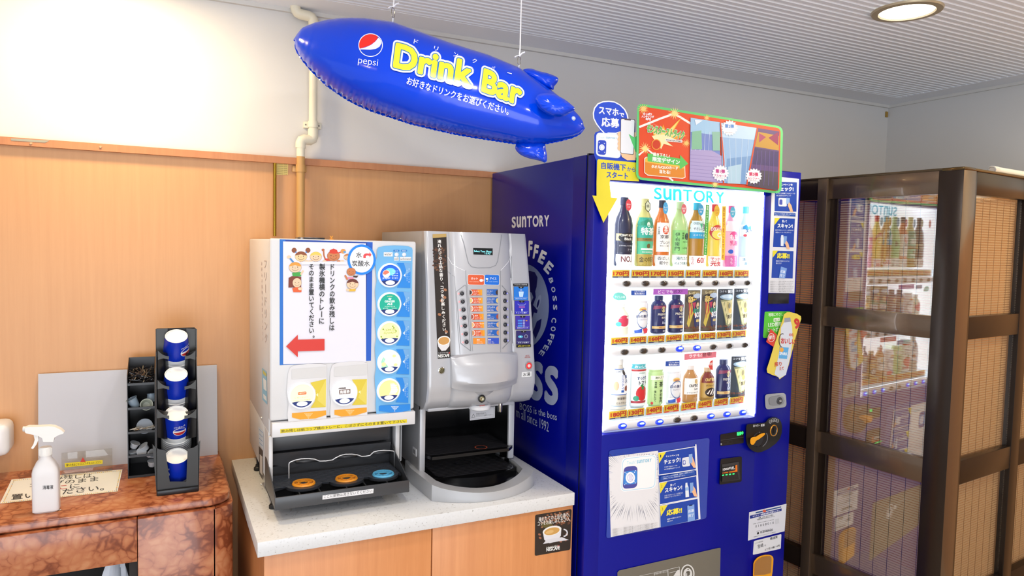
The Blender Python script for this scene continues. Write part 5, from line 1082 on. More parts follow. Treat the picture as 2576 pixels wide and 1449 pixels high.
for ri, rw in enumerate(rows):
    zz = [onY(1500+x/3.623, 700+y/3.623, YB).z for x, y in zip(rw['bx'], rw['by'])]; zc_ = sum(zz)/8
    x0, x1 = onY(1541-ri*4, 700+rw['by'][0]/3.623, YB).x, onY(1903-ri*7, 700+rw['by'][7]/3.623, YB).x
    x0, x1 = 1.168, 1.728
    b = MB(); n_ = 9
    def barf(u, v, zc_=zc_): an = R(-100+200*u); return Vector((x0+(x1-x0)*v, YB+.006-.010*math.cos(an), zc_+.0135*math.sin(an)))
    b.grid(barf, 13, 2, M_BAR); b.box(x0, x1, YB+.004, YB+.012, zc_-.012, zc_+.012, M_BAR)
    for xe in (x0, x1): b.prism([(YB+.006-.010*math.cos(R(-100+200*k/12)), zc_+.0135*math.sin(R(-100+200*k/12))) for k in range(13)], lambda y, z, d: Vector((d, y, z)), xe-.0004, xe+.0004, M_BAR)
    b.box(WX0+.004, x0, YB+.002, YB+.01, zc_-.009, zc_+.009, mat('A9A9AC', .35)); b.box(x1, x1+.02, YB+.002, YB+.01, zc_-.010, zc_+.010, mat('A9A9AC', .35)); b.box((x0+x1)/2-.0004, (x0+x1)/2+.0004, YB-.0045, YB, zc_-.012, zc_+.012, mat('A0A0A2', .4))
    bar = b.build('button_bar', vm)
    b = MB(); b.box(WX0+.002, WX1-.002, -.690, yb_, zc_+.040, zc_+.0425, mat('E4F2FA', .2)); b.add([(WX0+.003, -.686, zc_+.014), (WX1-.003, -.686, zc_+.014), (WX1-.003, -.690, zc_+.0415), (WX0+.003, -.690, zc_+.0415)], [[0, 1, 2, 3]], mat('DDF0FA', .3)); b.build('display_shelf', vm)
    for k in range(8):
        c = onY(1500+rw['bx'][k]/3.623, 700+rw['by'][k]/3.623, YB-.004); lit = k in rw['lit']
        b = MB(); b.lathe([(.0158, 0), (.0158, .0018), (.0145, .0026), (.0130, .0022)], (c.x, YB-.0035, zc_), mat('8E8A86' if not lit else '3048D0', .3, emit=0 if not lit else .8), 32, ax=(0, -1, 0), sq=.58, cap=False, u=(1, 0, 0))
        b.lathe([(.0142, .0012), (.0115, .0036), (.006, .0050), (0, .0054)], (c.x, YB-.0035, zc_), M_LENS if not lit else M_LENL, 32, ax=(0, -1, 0), sq=.58, cap=False, u=(1, 0, 0))
        if lit: b.lathe([(.0085, .0050), (.004, .0062), (0, .0064)], (c.x, YB-.0035, zc_+.0028), mat('9FE4FF', .2, emit=3), 20, ax=(0, -1, 0), sq=.42, cap=False, u=(1, 0, 0))
        b.build('selection_button', bar, label='lit blue selection button' if lit else None)
        A = Art(planeY(-.6915), rw['tz'], lift=.0006); X0, X1 = rw['tx'][k], rw['tx'][k]+rw['tw'][k]; ya, yb2 = rw['ty'][k]; sl = 0 if ri == 0 else (-.055 if ri == 1 else -.12)*(X1-X0); hh = yb2-ya
        A.quad((X0+4, ya), (X1+4, ya+sl), (X1, yb2+sl), (X0, yb2), 'C9A82C' if True else ''); A.quad((X0+8, yb2-hh*.17), (X1-3, yb2+sl-hh*.17), (X1-4, yb2+sl-1), (X0+7, yb2-1), '2B3560' if rw['cold'][k] else 'C23A3A')
        A.text(rw['tags'][k], X0+14, yb2-hh*.24, X1-6, yb2+sl-hh*.24, hh*.62, 'A82A1C', .05); A.text('COLD' if rw['cold'][k] else 'HOT', X0+(X1-X0)*.36, yb2+sl*.4-hh*.03, X0+(X1-X0)*.64, yb2+sl*.62-hh*.03, hh*.11, 'E8E8E8', .02)
        A.build('price_tag', vm)
# signs inside the window
A = Art(planeY(-.694), ZW2, lift=.0005); A.quad((520, 97), (835, 95), (832, 146), (518, 150), 'A95AC0'); A.text('どこでも', 562, 140, 700, 138, 32, 'F4E8F8', .02); A.text('ボス!', 702, 138, 782, 136, 32, '2A1A30', .01); A.build('shelf_card', vm, label='purple shelf card')
A = Art(planeY(-.694), ZW2, lift=.0005); A.quad((804, 690), (1095, 668), (1092, 722), (802, 745), 'E07A8A'); A.text('ラテも!', 846, 727, 962, 716, 32, 'FBEFF0', .02); A.text('登場!', 968, 716, 1050, 706, 36, '5A2028', .01); A.build('shelf_card', vm, label='pink shelf card')
# ---- drinks on display
YI = -.660
PP = {'pet': [(0, .90), (.02, 1), (.3, .97), (.33, 1), (.60, 1), (.70, .86), (.80, .52), (.86, .40), (.885, .40), (.89, .46), (.90, .44), (.995, .44), (1, .40)],
      'pets': [(0, .92), (.02, 1), (.55, 1), (.70, .9), (.82, .55), (.86, .46), (.88, .46), (.885, .5), (.995, .5), (1, .45)],
      'can': [(0, .80), (.03, .93), (.05, 1), (.90, 1), (.95, .90), (.96, .93), (1, .92)],
      'bcan': [(0, .86), (.03, 1), (.74, 1), (.82, .8), (.86, .56), (.88, .52), (.885, .56), (.995, .56), (1, .5)]}
def prf_r(kind, v):
    L = PP[kind]
    for (a_, b_), (c, d) in zip(L, L[1:]):
        if a_ <= v <= c: return b_+(d-b_)*(v-a_)/(c-a_)
    return L[-1][1]
def drink(z, x0, x1, yt, yb2, kind, body, capc, name, label, arts, capv=.885, n=48, rough=.25, foot=None, grp='drinks on show in the vending machine window'):
    pb = onY(z[0]+(x0+x1)/2/z[2], z[1]+yb2/z[2], YI); pt = onY(z[0]+(x0+x1)/2/z[2], z[1]+yt/z[2], YI); pl = onY(z[0]+x0/z[2], z[1]+yb2/z[2], YI); pr = onY(z[0]+x1/z[2], z[1]+yb2/z[2], YI)
    w_ = (pr.x-pl.x)/2*.98; cx = (pl.x+pr.x)/2; zb = ROWZ; hh = pt.z-pb.z; SQ = .62
    t = thing(name, label, 'bottle' if name.endswith('bottle') else 'can' if name.endswith('can') else 'card', (cx, YI, zb), grp)
    L = [(r_*w_, v*hh) for v, r_ in PP[kind]]; lo = [(r_, h_) for r_, h_ in L if h_ <= capv*hh+1e-6]; hi = [(r_, h_) for r_, h_ in L if h_ >= capv*hh-1e-6]
    if kind == 'can': lo = L; hi = None
    MB().lathe([(0, 0)]+lo+[(0, lo[-1][1])], (cx, YI, zb), mat(body, rough, coat=.3), n, sq=SQ, cap=False, u=(1, 0, 0)).build('body', t)
    if hi: MB().lathe([(0, hi[0][1])]+hi+[(0, hi[-1][1])], (cx, YI, zb), mat(capc, .35), n, sq=SQ, cap=False, u=(1, 0, 0)).build('cap', t)
    def mf(u, v, l=0):
        r_ = prf_r(kind, max(0, min(1, v)))*w_; u = max(-.985, min(.985, u)); return Vector((cx+u*r_, YI-SQ*r_*math.sqrt(1-u*u)-l, zb+v*hh))
    A = Art(mf, lift=.0010, step=.0001, maxlen=.32, rough=.35)
    for op in arts:
        k = op[0]; A.maxlen = .1 if k in 'bre' else .16
        if k == 'b': A.poly([(-.98, op[1]), (.98, op[1]), (.98, op[2]), (-.98, op[2])], op[3])
        elif k == 'p': A.poly(op[1], op[2])
        elif k == 'r': A.poly([(op[1], op[2]), (op[3], op[2]), (op[3], op[4]), (op[1], op[4])], op[5])
        elif k == 't': A.text(op[1], op[2], op[4], op[3], op[4], op[5], op[6], op[7] if len(op) > 7 else .01, up=(0, 1))
        elif k == 'e': A.ell(op[1], op[2], op[3], op[4], op[5], n=20)
        elif k == 'o': A.ring(op[1], op[2], op[3], op[4], op[5], op[6], n=24)
        elif k == 'v':
            s_ = op[1]; n_ = len(s_); dv = (op[3]-op[4])/n_
            for i, ch in enumerate(s_): A.text(ch, op[2]-op[5]/2, op[3]-dv*(i+.95), op[2]+op[5]/2, op[3]-dv*(i+.95), dv*.85, op[6], .012, up=(0, 1)); A.l -= A.step*.9
    A.build('label', t)
    return t
def rowz(z, x, y): return onY(z[0]+x/z[2], z[1]+y/z[2], YI).z
ROWZ = rowz(ZW1, 1000, 1190); DK = '2A2E3A'; TL = '2E7A7E'
drink(ZW1, 230, 452, 296, 1190, 'pet', '1C2440', '232C48', 'drink_bottle', 'black coffee bottle with a cream oval label, leftmost of the top row', [('b', .37, .47, 'C9B27A'), ('e', 0, .415, .85, .07, '141822'), ('t', 'CRAFT BOSS', -.7, .75, .43, .035, 'EDE6D2', .03), ('t', 'Black', -.3, .6, .375, .04, 'F2EEE2', .02), ('b', .20, .34, '20263A'), ('t', 'クラフトボス ブラック-甘くない', -.8, .85, .285, .025, 'E8E8EC', .01), ('t', 'コーヒー', .1, .8, .23, .025, 'C8C8D0'), ('b', 0, .17, 'F0F2F6'), ('t', '売上', -.5, -.2, .155, .015, '5A4A4A'), ('t', 'NO.1', -.62, .85, .06, .085, '6A3030', .02), ('e', .35, .87, .0, .0, 'D8404A')])
drink(ZW1, 500, 718, 312, 1190, 'pet', 'CFCB7C', 'D9D68E', 'drink_bottle', 'yellow-green tea bottle with a green wrap label, second of the top row', [('b', .42, .72, '2FA58E'), ('p', [(-.98, .64), (0, .70), (.98, .64), (.98, .60), (-.98, .60)], '1F8F6E'), ('o', .05, .62, .2, .035, .04, 'D8F0E0'), ('t', '特茶', -.75, .8, .46, .115, 'F2F8F0', .03), ('b', .37, .42, '8A7A3C'), ('t', 'TOKUCHA', -.6, .6, .385, .022, '2A2A1A', .01), ('b', .18, .37, '4DB58A'), ('e', .1, .30, .22, .035, '6A5A30'), ('r', -.7, .24, .75, .265, 'E8F2EA'), ('t', '特定保健用食品', -.6, .65, .2, .02, 'E8F2EA'), ('b', 0, .17, 'B09C4A'), ('t', '金の特茶', -.85, .95, .06, .08, '3A3218', .01)])
drink(ZW1, 735, 932, 330, 1190, 'pet', 'D8742C', '2A2E44', 'drink_bottle', 'orange tea bottle with a white label and red tea roundel, third of the top row', [('r', -.9, .22, .95, .66, 'F2F2EE'), ('e', .1, .55, .42, .065, 'D8502E'), ('t', '茶', -.2, .4, .505, .09, 'F6F4EE', .02), ('v', '伊右衛門', -.7, .60, .47, .18, DK), ('t', '京都', -.6, .5, .42, .055, DK), ('t', 'ブレンド', -.6, .85, .335, .055, DK), ('t', '香ばしく、軽やか', -.6, .8, .30, .02, '555555'), ('b', 0, .17, 'F4F4F2'), ('t', '香ばしく', -.8, .8, .095, .055, '5A5A5A'), ('t', '軽やか', -.6, .6, .025, .055, '4A4A4A')])
drink(ZW1, 960, 1165, 348, 1190, 'pet', 'B4D890', 'BFE0A8', 'drink_bottle', 'pale green tea bottle with a black tea roundel, fourth of the top row', [('b', .20, .56, '8CD27C'), ('v', '伊右衛門', -.6, .53, .24, .45, '1E4A2A'), ('v', '福寿園', .0, .53, .42, .26, '2A5A34'), ('o', .55, .465, .32, .055, .06, '1E3A22'), ('t', '茶', .35, .75, .43, .07, '1E3A22'), ('t', '淹れたて', 0, .8, .37, .022, '3A6A40'), ('t', 'いえもん', 0, .8, .27, .035, '2A5A34'), ('b', 0, .18, 'F2F6F4'), ('t', '淹れたて', -.7, .85, .10, .055, TL), ('t', 'のような緑、味', -.8, .9, .03, .045, TL)])
drink(ZW1, 1182, 1388, 362, 1190, 'pet', 'B8842E', '38B8DC', 'drink_bottle', 'amber barley tea bottle with a light blue label, fifth of the top row', [('b', .44, .72, 'E4F2F8'), ('b', .44, .54, '2EA8DC'), ('t', 'GREEN', -.8, -.1, .66, .035, '4A7A7E'), ('p', [(0, .69), (.12, .67), (.24, .69), (.32, .66), (.12, .60), (-.06, .66)], '2AAE8A'), ('t', 'やさしい', -.75, .2, .57, .045, DK), ('t', '麦', .35, .9, .56, .12, DK, .02), ('t', 'ミネラル', -.75, .2, .48, .03, 'F0F8FC'), ('t', '600', .4, .9, .47, .05, 'F4F8FC', .02), ('b', 0, .17, 'F6F2F2'), ('t', '600', -.35, .95, .055, .09, 'C0383E', .02), ('v', 'たっぷり', -.75, .15, .03, .18, 'C0383E')])
drink(ZW1, 1432, 1602, 378, 1190, 'pet', 'EBD65A', 'D03038', 'drink_bottle', 'yellow vitamin drink bottle with a red cap, sixth of the top row', [('e', 0, .55, .95, .12, 'C8343A'), ('e', .05, .52, .8, .08, 'F0E06A'), ('t', 'DEKAVITA', -.85, .85, .575, .055, 'F8F4F0', .03), ('t', 'C', -.1, .5, .47, .08, 'F8F4F0', .05), ('b', 0, .17, 'F6F2F0'), ('t', 'でっかい', -.8, .9, .10, .05, 'C8343A', .03), ('t', '元気', -.8, .8, .01, .08, 'C8343A', .03)])
drink(ZW1, 1650, 1812, 395, 1190, 'pet', 'EFA6C8', 'E0508E', 'drink_bottle', 'pink peach drink bottle with a pink cap, seventh of the top row', [('b', .58, .75, 'F4E4EC'), ('b', .2, .57, 'F2B4CE'), ('e', 0, .52, .6, .06, 'E0508E'), ('t', 'もも', -.6, .6, .45, .08, 'F4F0F4', .03), ('t', '乳酸', -.6, .7, .35, .08, 'E0508E', .02), ('e', -.4, .25, .35, .035, '2A5AC0'), ('b', 0, .18, 'D868A8'), ('v', 'もも', -.3, .16, .04, .3, 'F4E8F0'), ('v', 'ちゃんと', .3, .17, .02, .22, 'F4E8F0')])
drink(ZW1, 1836, 2000, 403, 1190, 'pet', 'BFE2F0', '5CC8DC', 'drink_bottle', 'clear mineral water bottle with a light blue label, rightmost of the top row', [('b', .50, .70, 'DDF0F8'), ('p', [(-.9, .66), (-.4, .70), (-.1, .66), (.4, .69), (.4, .62), (-.9, .62)], '2A8EC4'), ('t', '天然', -.5, .6, .56, .065, '1C3E78', .02), ('e', -.5, .52, .22, .022, 'D04A5A'), ('b', 0, .17, 'EAF6FA'), ('t', '清く、冷', -.7, .8, .10, .05, '3A7A98'), ('t', '澄んだ', -.5, .8, .03, .05, '3A7A98')])
# narrow vertical strips between the bottles
for (pts, c, tx, cc, lab) in (([(1427, 388), (1472, 391), (1442, 1045), (1398, 1040)], '3FA63C', '環境にやさしい100%リサイクルボトル', 'F4FAF0', 'green strip'), ([(1640, 408), (1690, 408), (1672, 1110), (1625, 1106)], 'E8C43A', '熱中症対策におすすめ', 'B8302A', 'yellow striped strip')):
    A = Art(planeY(-.698), ZW1, lift=.0005); A.poly(pts, c); A.vtext(tx, (pts[0][0]+pts[1][0])/2, pts[0][1]+10, (pts[2][0]+pts[3][0])/2, pts[2][1]-15, 26, cc, .01); A.build('strip_card', vm, label=lab)
for (x, y, rx, ry, c, tx, cc) in ((422, 392, 38, 76, 'D8404A', '澄みわたる', 'F8ECEC'), (903, 432, 34, 78, '4AA8DC', 'すっきり', 'F0F8FC'), (1142, 445, 34, 68, 'DE6A72', '国産茶葉', 'F8ECEC'), (1362, 455, 38, 74, '3FA0D0', '水分補給', 'F0F8FC'), (1572, 468, 36, 74, 'E8B838', 'ビタミン', 'B8402A'), (1778, 485, 34, 72, '48B4D4', '季節限定', 'F0F8FC')):
    A = Art(planeY(-.697), ZW1, lift=.0005); A.ell(x, y, rx, ry, c, n=32); A.text(tx[:3], x-rx*.7, y+4, x+rx*.7, y+4, 24, cc, .01); A.text(tx[3:], x-rx*.4, y+36, x+rx*.4, y+36, 22, cc, .01); A.build('oval_tag', vm)
A = Art(planeY(-.697), ZW1, lift=.0005); A.poly([(670, 330), (708, 375), (706, 450), (680, 490), (640, 450), (636, 375)], '3A4428'); A.poly([(670, 342), (700, 380), (698, 444), (680, 476), (648, 446), (644, 380)], 'DDE2C2'); A.text('特茶', 655, 430, 692, 430, 44, '3A4428', .02); A.build('oval_tag', vm)
# second and third rows
G2_ = None
ROWZ = rowz(ZW2, 720, 492)
lip = [('b', .06, .2, 'F4F2F4'), ('t', 'Lipton', -.35, .35, .72, .06, 'B83A2A', .03), ('e', 0, .745, .5, .07, 'E8C87A'), ('t', 'Lipton', -.36, .36, .72, .05, 'C8342A', .04), ('t', '白の贅沢', -.75, .85, .50, .09, '2A3A6A', .01), ('t', 'ミルクティー', -.45, .6, .42, .05, '8A90A8'), ('o', .1, .45, .8, .28, .03, '4A6AA8'), ('p', [(-.9, .12), (-.1, .18), (-.1, .06), (-.9, .04)], '2A5AC0'), ('p', [(0, .16), (.5, .2), (.9, .14), (.9, .03), (.2, .03)], 'D83A4A')]
prem = [('b', .0, .16, '101C4C'), ('b', .13, .20, 'D8B878'), ('t', '無糖ブラック', -.3, .7, .145, .035, 'B03A2A'), ('o', .25, .64, .28, .08, .04, 'C9B98A'), ('e', .25, .635, .14, .05, 'C9B98A'), ('t', 'PREMIUM', -.5, .9, .48, .06, 'D8D4C8', .02), ('t', 'BOSS', 0, .75, .40, .05, 'D8D4C8', .02), ('t', 'Black', .1, .9, .26, .06, 'C8D0E8', .0), ('t', '微糖', .2, .8, .05, .04, 'D8D8E0')]
drink(ZW2, 148, 286, 218, 500, 'pets', 'E4E6D2', 'EFEFEA', 'drink_bottle', 'pale apple drink bottle with a red fruit label, leftmost of the middle row', [('b', .25, .66, 'F0EEE4'), ('e', .1, .46, .75, .18, 'C83A58'), ('p', [(.6, .62), (.9, .66), (.8, .56)], '6AA84A'), ('e', -.6, .36, .3, .07, '48B8B0')], capv=.885)
drink(ZW2, 320, 458, 195, 498, 'can', 'E9EBF0', 'E9EBF0', 'drink_can', 'white milk tea can with red fruit at its foot, second of the middle row', lip)
for nth, xx in (('third', 495), ('fourth', 653)):
    drink(ZW2, xx, xx+128, 150, 492, 'bcan', '14225C', '20305E', 'drink_bottle', 'dark blue coffee bottle with a gold band, %s of the middle row' % nth, [('p', [(-.9, .74), (.9, .74), (.95, .66), (.2, .68), (-.95, .64)], '8A3A5C')]+prem)
def cardbox(z, x0, x1, yt, yb2, kind, label, lift=.0):
    pl = onY(z[0]+x0/z[2], z[1]+yb2/z[2], YI); pr = onY(z[0]+x1/z[2], z[1]+yb2/z[2], YI); pt = onY(z[0]+(x0+x1)/2/z[2], z[1]+yt/z[2], YI); pb = onY(z[0]+(x0+x1)/2/z[2], z[1]+yb2/z[2], YI)
    hh = pt.z-pb.z; w_ = pr.x-pl.x; t = thing('display_card', label, 'card', (pl.x+w_/2, YI, ROWZ), 'can picture cards in the vending machine')
    def bend(u, v, l=0): x = pl.x+w_*u; return Vector((x, YI-.012*(1-(2*u-1)**2)-l, ROWZ+hh*v))
    b = MB(); b.grid(lambda u, v: bend(u, v), 9, 2, mat('C8C8CC', .4)); b.grid(lambda u, v: bend(u, v)+Vector((0, .02*(1-(2*u-1)**2)+.002, 0)), 9, 2, mat('C8C8CC', .4)); b.build('card', t)
    A = Art(bend, lift=.0005, step=.0001, maxlen=.2)
    if kind == 0:
        A.rect(0, 0, 1, 1, '5A4A34'); A.rect(0, .88, 1, 1, '7A6A48'); A.text('レボマン', .15, .90, .85, .90, .07, 'E8D8A0', .02, (0, 1)); A.ell(.3, .78, .28, .12, '2A2218'); A.text('新', .12, .69, .48, .69, .17, 'E8C870', .03, (0, 1))
        A.poly([(.1, .2), (.3, .75), (.6, .8), (.2, .1)], 'C8B040'); A.poly([(.15, .72), (.45, .60), (.2, .30)], 'B8483A')
        can = [(.34, .60), (.95, .82), (1.0, .8), (.95, .14), (.5, .12)]; A.poly([(.32, .72), (.97, .88), (.98, .14), (.62, .10), (.5, .14)], '1C2A5C'); A.poly([(.36, .55), (.98, .62), (.98, .48), (.45, .40)], '2E8A6A'); A.poly([(.38, .48), (.6, .40), (.55, .34)], 'D86A2A'); A.poly([(.33, .70), (.6, .72), (.45, .55)], 'B83A5A')
        A.ell(.66, .865, .30, .06, 'B8C8DC', rot=0); A.ell(.7, .66, .17, .10, '2A2018'); A.ell(.70, .63, .12, .08, 'D8B890'); A.ell(.72, .60, .07, .02, '1A1410'); A.text('BOSS', .50, .34, 1.0, .36, .13, 'F0F2F8', .04, (0, 1)); A.rect(.6, .24, .92, .30, 'C8B06A'); 
    else:
        A.rect(0, 0, 1, 1, '24303C'); A.rect(.02, .89, .98, 1, '1C2430'); A.text('コクを', .05, .925, .4, .925, .05, 'E8ECF0', .01, (0, 1)); A.text('贅沢', .45, .905, .95, .905, .08, 'F0F2F4', .02, (0, 1))
        A.poly([(.10, .74), (.98, .80), (.92, .12), (.55, .10), (.42, .14)], '8A8C62'); A.poly([(.14, .70), (.95, .74), (.90, .18), (.58, .15), (.45, .18)], 'D2C690'); A.ell(.52, .815, .45, .07, '9CB8CC'); A.ell(.52, .825, .36, .045, 'CFE0EC')
        A.ell(.63, .60, .2, .11, 'B8A868'); A.ell(.62, .6, .10, .07, '6A6038'); A.ell(.70, .48, .14, .06, 'D8A848'); A.text('贅沢', .48, .28, .92, .30, .1, '4A3E20', .02, (0, 1))
    r2 = random.Random(1)
    for i in range(26): x, v = r2.uniform(.03, .95), r2.uniform(.01, .13)*(1.3-abs(r2.uniform(0, 1)-.3)); A.ell(x, v, .05, .018, r2.choice(['5A2E20', '6E3A28', '4A2418']), n=8); A.l -= A.step*.9
    A.build('picture', t)
for k, (x0, x1, yt, yb2) in enumerate(((798, 935, 108, 478), (950, 1085, 100, 470), (1098, 1230, 98, 464), (1244, 1370, 95, 460))):
    cardbox(ZW2, x0, x1, yt, yb2+8, 0 if k < 2 else 1, ['rainbow can picture card, left one of the pair in the middle row', 'rainbow can picture card, right one of the pair in the middle row', 'gold can picture card, left one of the pair in the middle row', 'gold can picture card at the right end of the middle row'][k])
ROWZ = rowz(ZW2, 760, 1130)
drink(ZW2, 118, 268, 745, 1196, 'pets', 'C9C2B4', 'D8D4CC', 'drink_bottle', 'milk tea bottle with blue vertical lettering, leftmost of the bottom row', [('b', .30, .80, 'F0F2F4'), ('b', .795, .81, '2A5AA8'), ('b', .295, .31, '2A5AA8'), ('t', 'CRAFT', -.75, .1, .74, .04, '2A3A5A', .02), ('e', .35, .74, .22, .055, '2A2A30'), ('v', 'ミルクティー', .1, .70, .34, .35, '2A5AA8'), ('v', '贅沢', .6, .70, .52, .45, '1C3A78'), ('e', .6, .42, .25, .055, '8A4A34'), ('e', -.6, .48, .25, .09, 'C8A480'), ('t', '茶葉香る', -.5, .7, .20, .05, '3A3A40'), ('b', .07, .08, '6A90B0'), ('t', 'ミルクティー', -.6, .8, .11, .045, '3A3A40')], capv=.885)
drink(ZW2, 300, 438, 775, 1168, 'can', 'C9D4D8', '', 'drink_can', 'tomato juice can with a big red tomato, second of the bottom row', [('b', .90, 1.0, '48B4C0'), ('t', 'おいしく', -.8, .8, .915, .06, 'F4F8F8', .03), ('b', .05, .88, 'E6F0F0'), ('b', .84, .88, 'B8363A'), ('t', 'GREEN', -.3, .5, .78, .03, '4A8A6A'), ('t', 'すっきり', -.5, .8, .64, .08, '1C3A78', .03), ('t', 'トマト', -.3, .85, .52, .10, '1A2440', .03), ('e', .15, .33, .75, .17, 'C82A30'), ('p', [(-.1, .52), (.1, .46), (.0, .42), (.2, .45), (.4, .42), (.35, .48), (.6, .50), (.3, .50), (.2, .55)], '2E8A4A'), ('e', -.55, .22, .3, .06, '2A9A7A'), ('b', .11, .16, 'A83A48')])
drink(ZW2, 465, 598, 822, 1148, 'can', 'BFE09A', '', 'drink_can', 'light green tea bottle with vertical black lettering, third of the bottom row', [('r', -.9, .72, .9, .84, 'EFF4DC'), ('t', '淹れたて', -.5, .85, .75, .07, '2A4A2A'), ('v', '福寿園', -.4, .68, .50, .26, '2A4A2A'), ('t', '茶', .05, .65, .52, .15, '1E3A1E', .02), ('v', '淹れたて', -.45, .44, .12, .26, '2A4A2A'), ('v', '伊右衛門', .35, .46, .06, .4, '1E3A1E'), ('e', -.75, .08, .12, .04, 'C83A3A')])
drink(ZW2, 628, 758, 835, 1128, 'can', 'E9EBF0', '', 'drink_can', 'white milk tea can with red fruit at its foot, fourth of the bottom row', lip)
drink(ZW2, 786, 912, 785, 1114, 'pets', 'B8864E', 'E4E0DA', 'drink_bottle', 'brown latte bottle with a white band label, fifth of the bottom row', [('b', .22, .66, 'F0F0EC'), ('t', 'CRAFT', -.6, .3, .42, .08, '2A2622', .03), ('t', 'BOSS', .25, .95, .42, .08, '2A2622', .03), ('e', .4, .57, .25, .07, 'C8A860'), ('t', 'Latte', .1, .7, .34, .06, '2A2622', .01), ('t', 'クラフトボス ラテ', -.8, .85, .25, .04, '2A2A2A', .01), ('t', 'コーヒー', 0, .8, .1, .04, 'E8D8C0')])
drink(ZW2, 943, 1063, 800, 1094, 'pets', 'A8803A', 'D8BE9A', 'drink_bottle', 'gold and red latte bottle with a chocolate swirl, sixth of the bottom row', [('b', .55, .86, '7A2A24'), ('b', .10, .55, 'C09A4A'), ('t', 'CRAFT BOSS', -.7, .8, .60, .09, 'E8C870', .03), ('e', .35, .66, .2, .07, 'D8B880'), ('t', 'ダブルショコラ', -.6, .8, .44, .06, '3A2418', .02), ('e', .1, .26, .8, .14, '2A1A14'), ('p', [(-.5, .22), (-.1, .34), (0, .34), (-.3, .20)], 'EDE6DC'), ('p', [(-.1, .20), (.3, .36), (.45, .35), (.1, .18)], 'EDE6DC'), ('p', [(.3, .18), (.6, .30), (.7, .27), (.45, .16)], 'EDE6DC')])
drink(ZW2, 1088, 1206, 730, 1082, 'bcan', '14225C', '20305E', 'drink_bottle', 'dark blue coffee bottle with a gold band in the bottom row', [('p', [(-.9, .74), (.9, .74), (.95, .66), (.2, .68), (-.95, .64)], '8A3A5C')]+prem)
cardbox(ZW2, 1220, 1352, 708, 1076, 1, 'gold can picture card at the right end of the bottom row')
# small print tags in rows two and three
for (pts, c, lines_) in (([(318, 110), (456, 110), (456, 156), (318, 156)], '1F4FA8', ('ミルクと果実の', '贅沢な味わい')), ([(632, 757), (760, 750), (760, 800), (630, 803)], '1F4FA8', ('ミルクと果実の', '贅沢な味わい'))):
    A = Art(planeY(-.69), ZW2, lift=.0005); A.poly(pts, c); x0, y0 = pts[3]; A.text(lines_[0], x0+30, y0-28, x0+125, y0-29, 14, 'F0F4FA', .01); A.text(lines_[1], x0+30, y0-5, x0+125, y0-6, 20, 'F0F4FA', .02); A.build('oval_tag', vm)
A = Art(planeY(-.69), ZW2, lift=.0005); A.poly([(150, 170), (165, 140), (200, 128), (240, 135), (270, 160), (275, 195), (200, 200), (165, 190)], '6FC8BE'); A.text('やさしい味', 170, 182, 262, 184, 26, 'EAF8F4', .01); A.build('oval_tag', vm)
A = Art(planeY(-.69), ZW2, lift=.0005); A.poly([(1062, 742), (1035, 760), (1022, 800), (1040, 830), (1062, 838)], 'D0443A'); A.text('限定', 1030, 795, 1060, 793, 26, 'F8ECE8', .02); A.build('oval_tag', vm)
# ---- print on the left side of the machine
SG = 'A9B4D6'
a = Art(planeX(VX0), ZS, lift=.0008, rough=.4)
suntory(a, 119, 342, 285, 334, 50, 'DDE0EA', .035)
a.z = Z3
for ch, x, y, dx_, dy_, h in (('F', 835, 246, 30, 2, 112), ('F', 868, 262, 32, 8, 105), ('E', 903, 285, 40, 24, 98), ('E', 945, 340, 38, 42, 88)):
    L_ = math.hypot(dx_, dy_); up = (dy_/L_*.75, -1+abs(dy_/L_)*.25); a.text(ch, x, y, x+dx_, y+dy_, h*.82, 'DDE0EA', .05, up=(dy_/L_*.8, -dx_/L_-.25), res=4)
for ch, cx_, cy_, ang, h in (('B', 1004, 422, 72, 30), ('O', 1020, 488, 78, 30), ('S', 1030, 553, 84, 30), ('S', 1033, 618, 90, 30), ('C', 1024, 712, 96, 36), ('O', 1019, 775, 102, 36), ('F', 1008, 830, 108, 34), ('F', 990, 872, 114, 34), ('E', 965, 912, 118, 36), ('E', 936, 950, 124, 36)):
    q = R(ang); ux, uy = math.cos(q), math.sin(q); w_ = 40 if ang < 95 else 36; u_ = (uy, -ux); a.text(ch, cx_-ux*w_/2-u_[0]*h/2, cy_-uy*w_/2-u_[1]*h/2, cx_+ux*w_/2-u_[0]*h/2, cy_+uy*w_/2-u_[1]*h/2, h, 'B9C2DA', .03, up=u_)
# oval emblem: head with pipe in a grey ring
a.ell(812, 608, 176, 306, '8C99BE', n=48)
a.poly([(800, 350), (850, 352), (885, 362), (905, 400), (898, 470), (888, 500), (893, 545), (872, 600), (905, 640), (900, 660), (878, 655), (855, 735), (838, 820), (800, 840)], '0E1568')
a.ell(912, 580, 15, 54, 'A4B0D0', rot=14); a.ell(909, 590, 7, 32, '0E1568', rot=14); a.poly([(845, 500), (862, 512), (874, 545), (850, 600), (838, 600)], 'A4B0D0'); a.poly([(870, 800), (900, 720), (935, 700), (925, 770), (890, 850)], '0E1568')
a.text('B', 640, 1290, 735, 1310, 285, 'A4AECA', .05); a.text('O', 745, 1295, 835, 1310, 285, 'A4AECA', .05)
a.text('S', 850, 1290, 940, 1305, 285, 'A4AECA', .05, slant=.03, res=5); a.text('S', 952, 1318, 1052, 1340, 285, 'A4AECA', .05, slant=.03, res=5)
a.text('BOSS is the boss', 775, 1362, 1045, 1443, 50, 'C3CBDC', -.003, up=(0, -1)); a.z = Z4
a.text('m all since 1992', 2103, 82, 2342, 196, 72, 'B9C1D4', -.003, up=(0, -1))
a.build('side_print', vm, label='pale coffee emblem and lettering on the side')
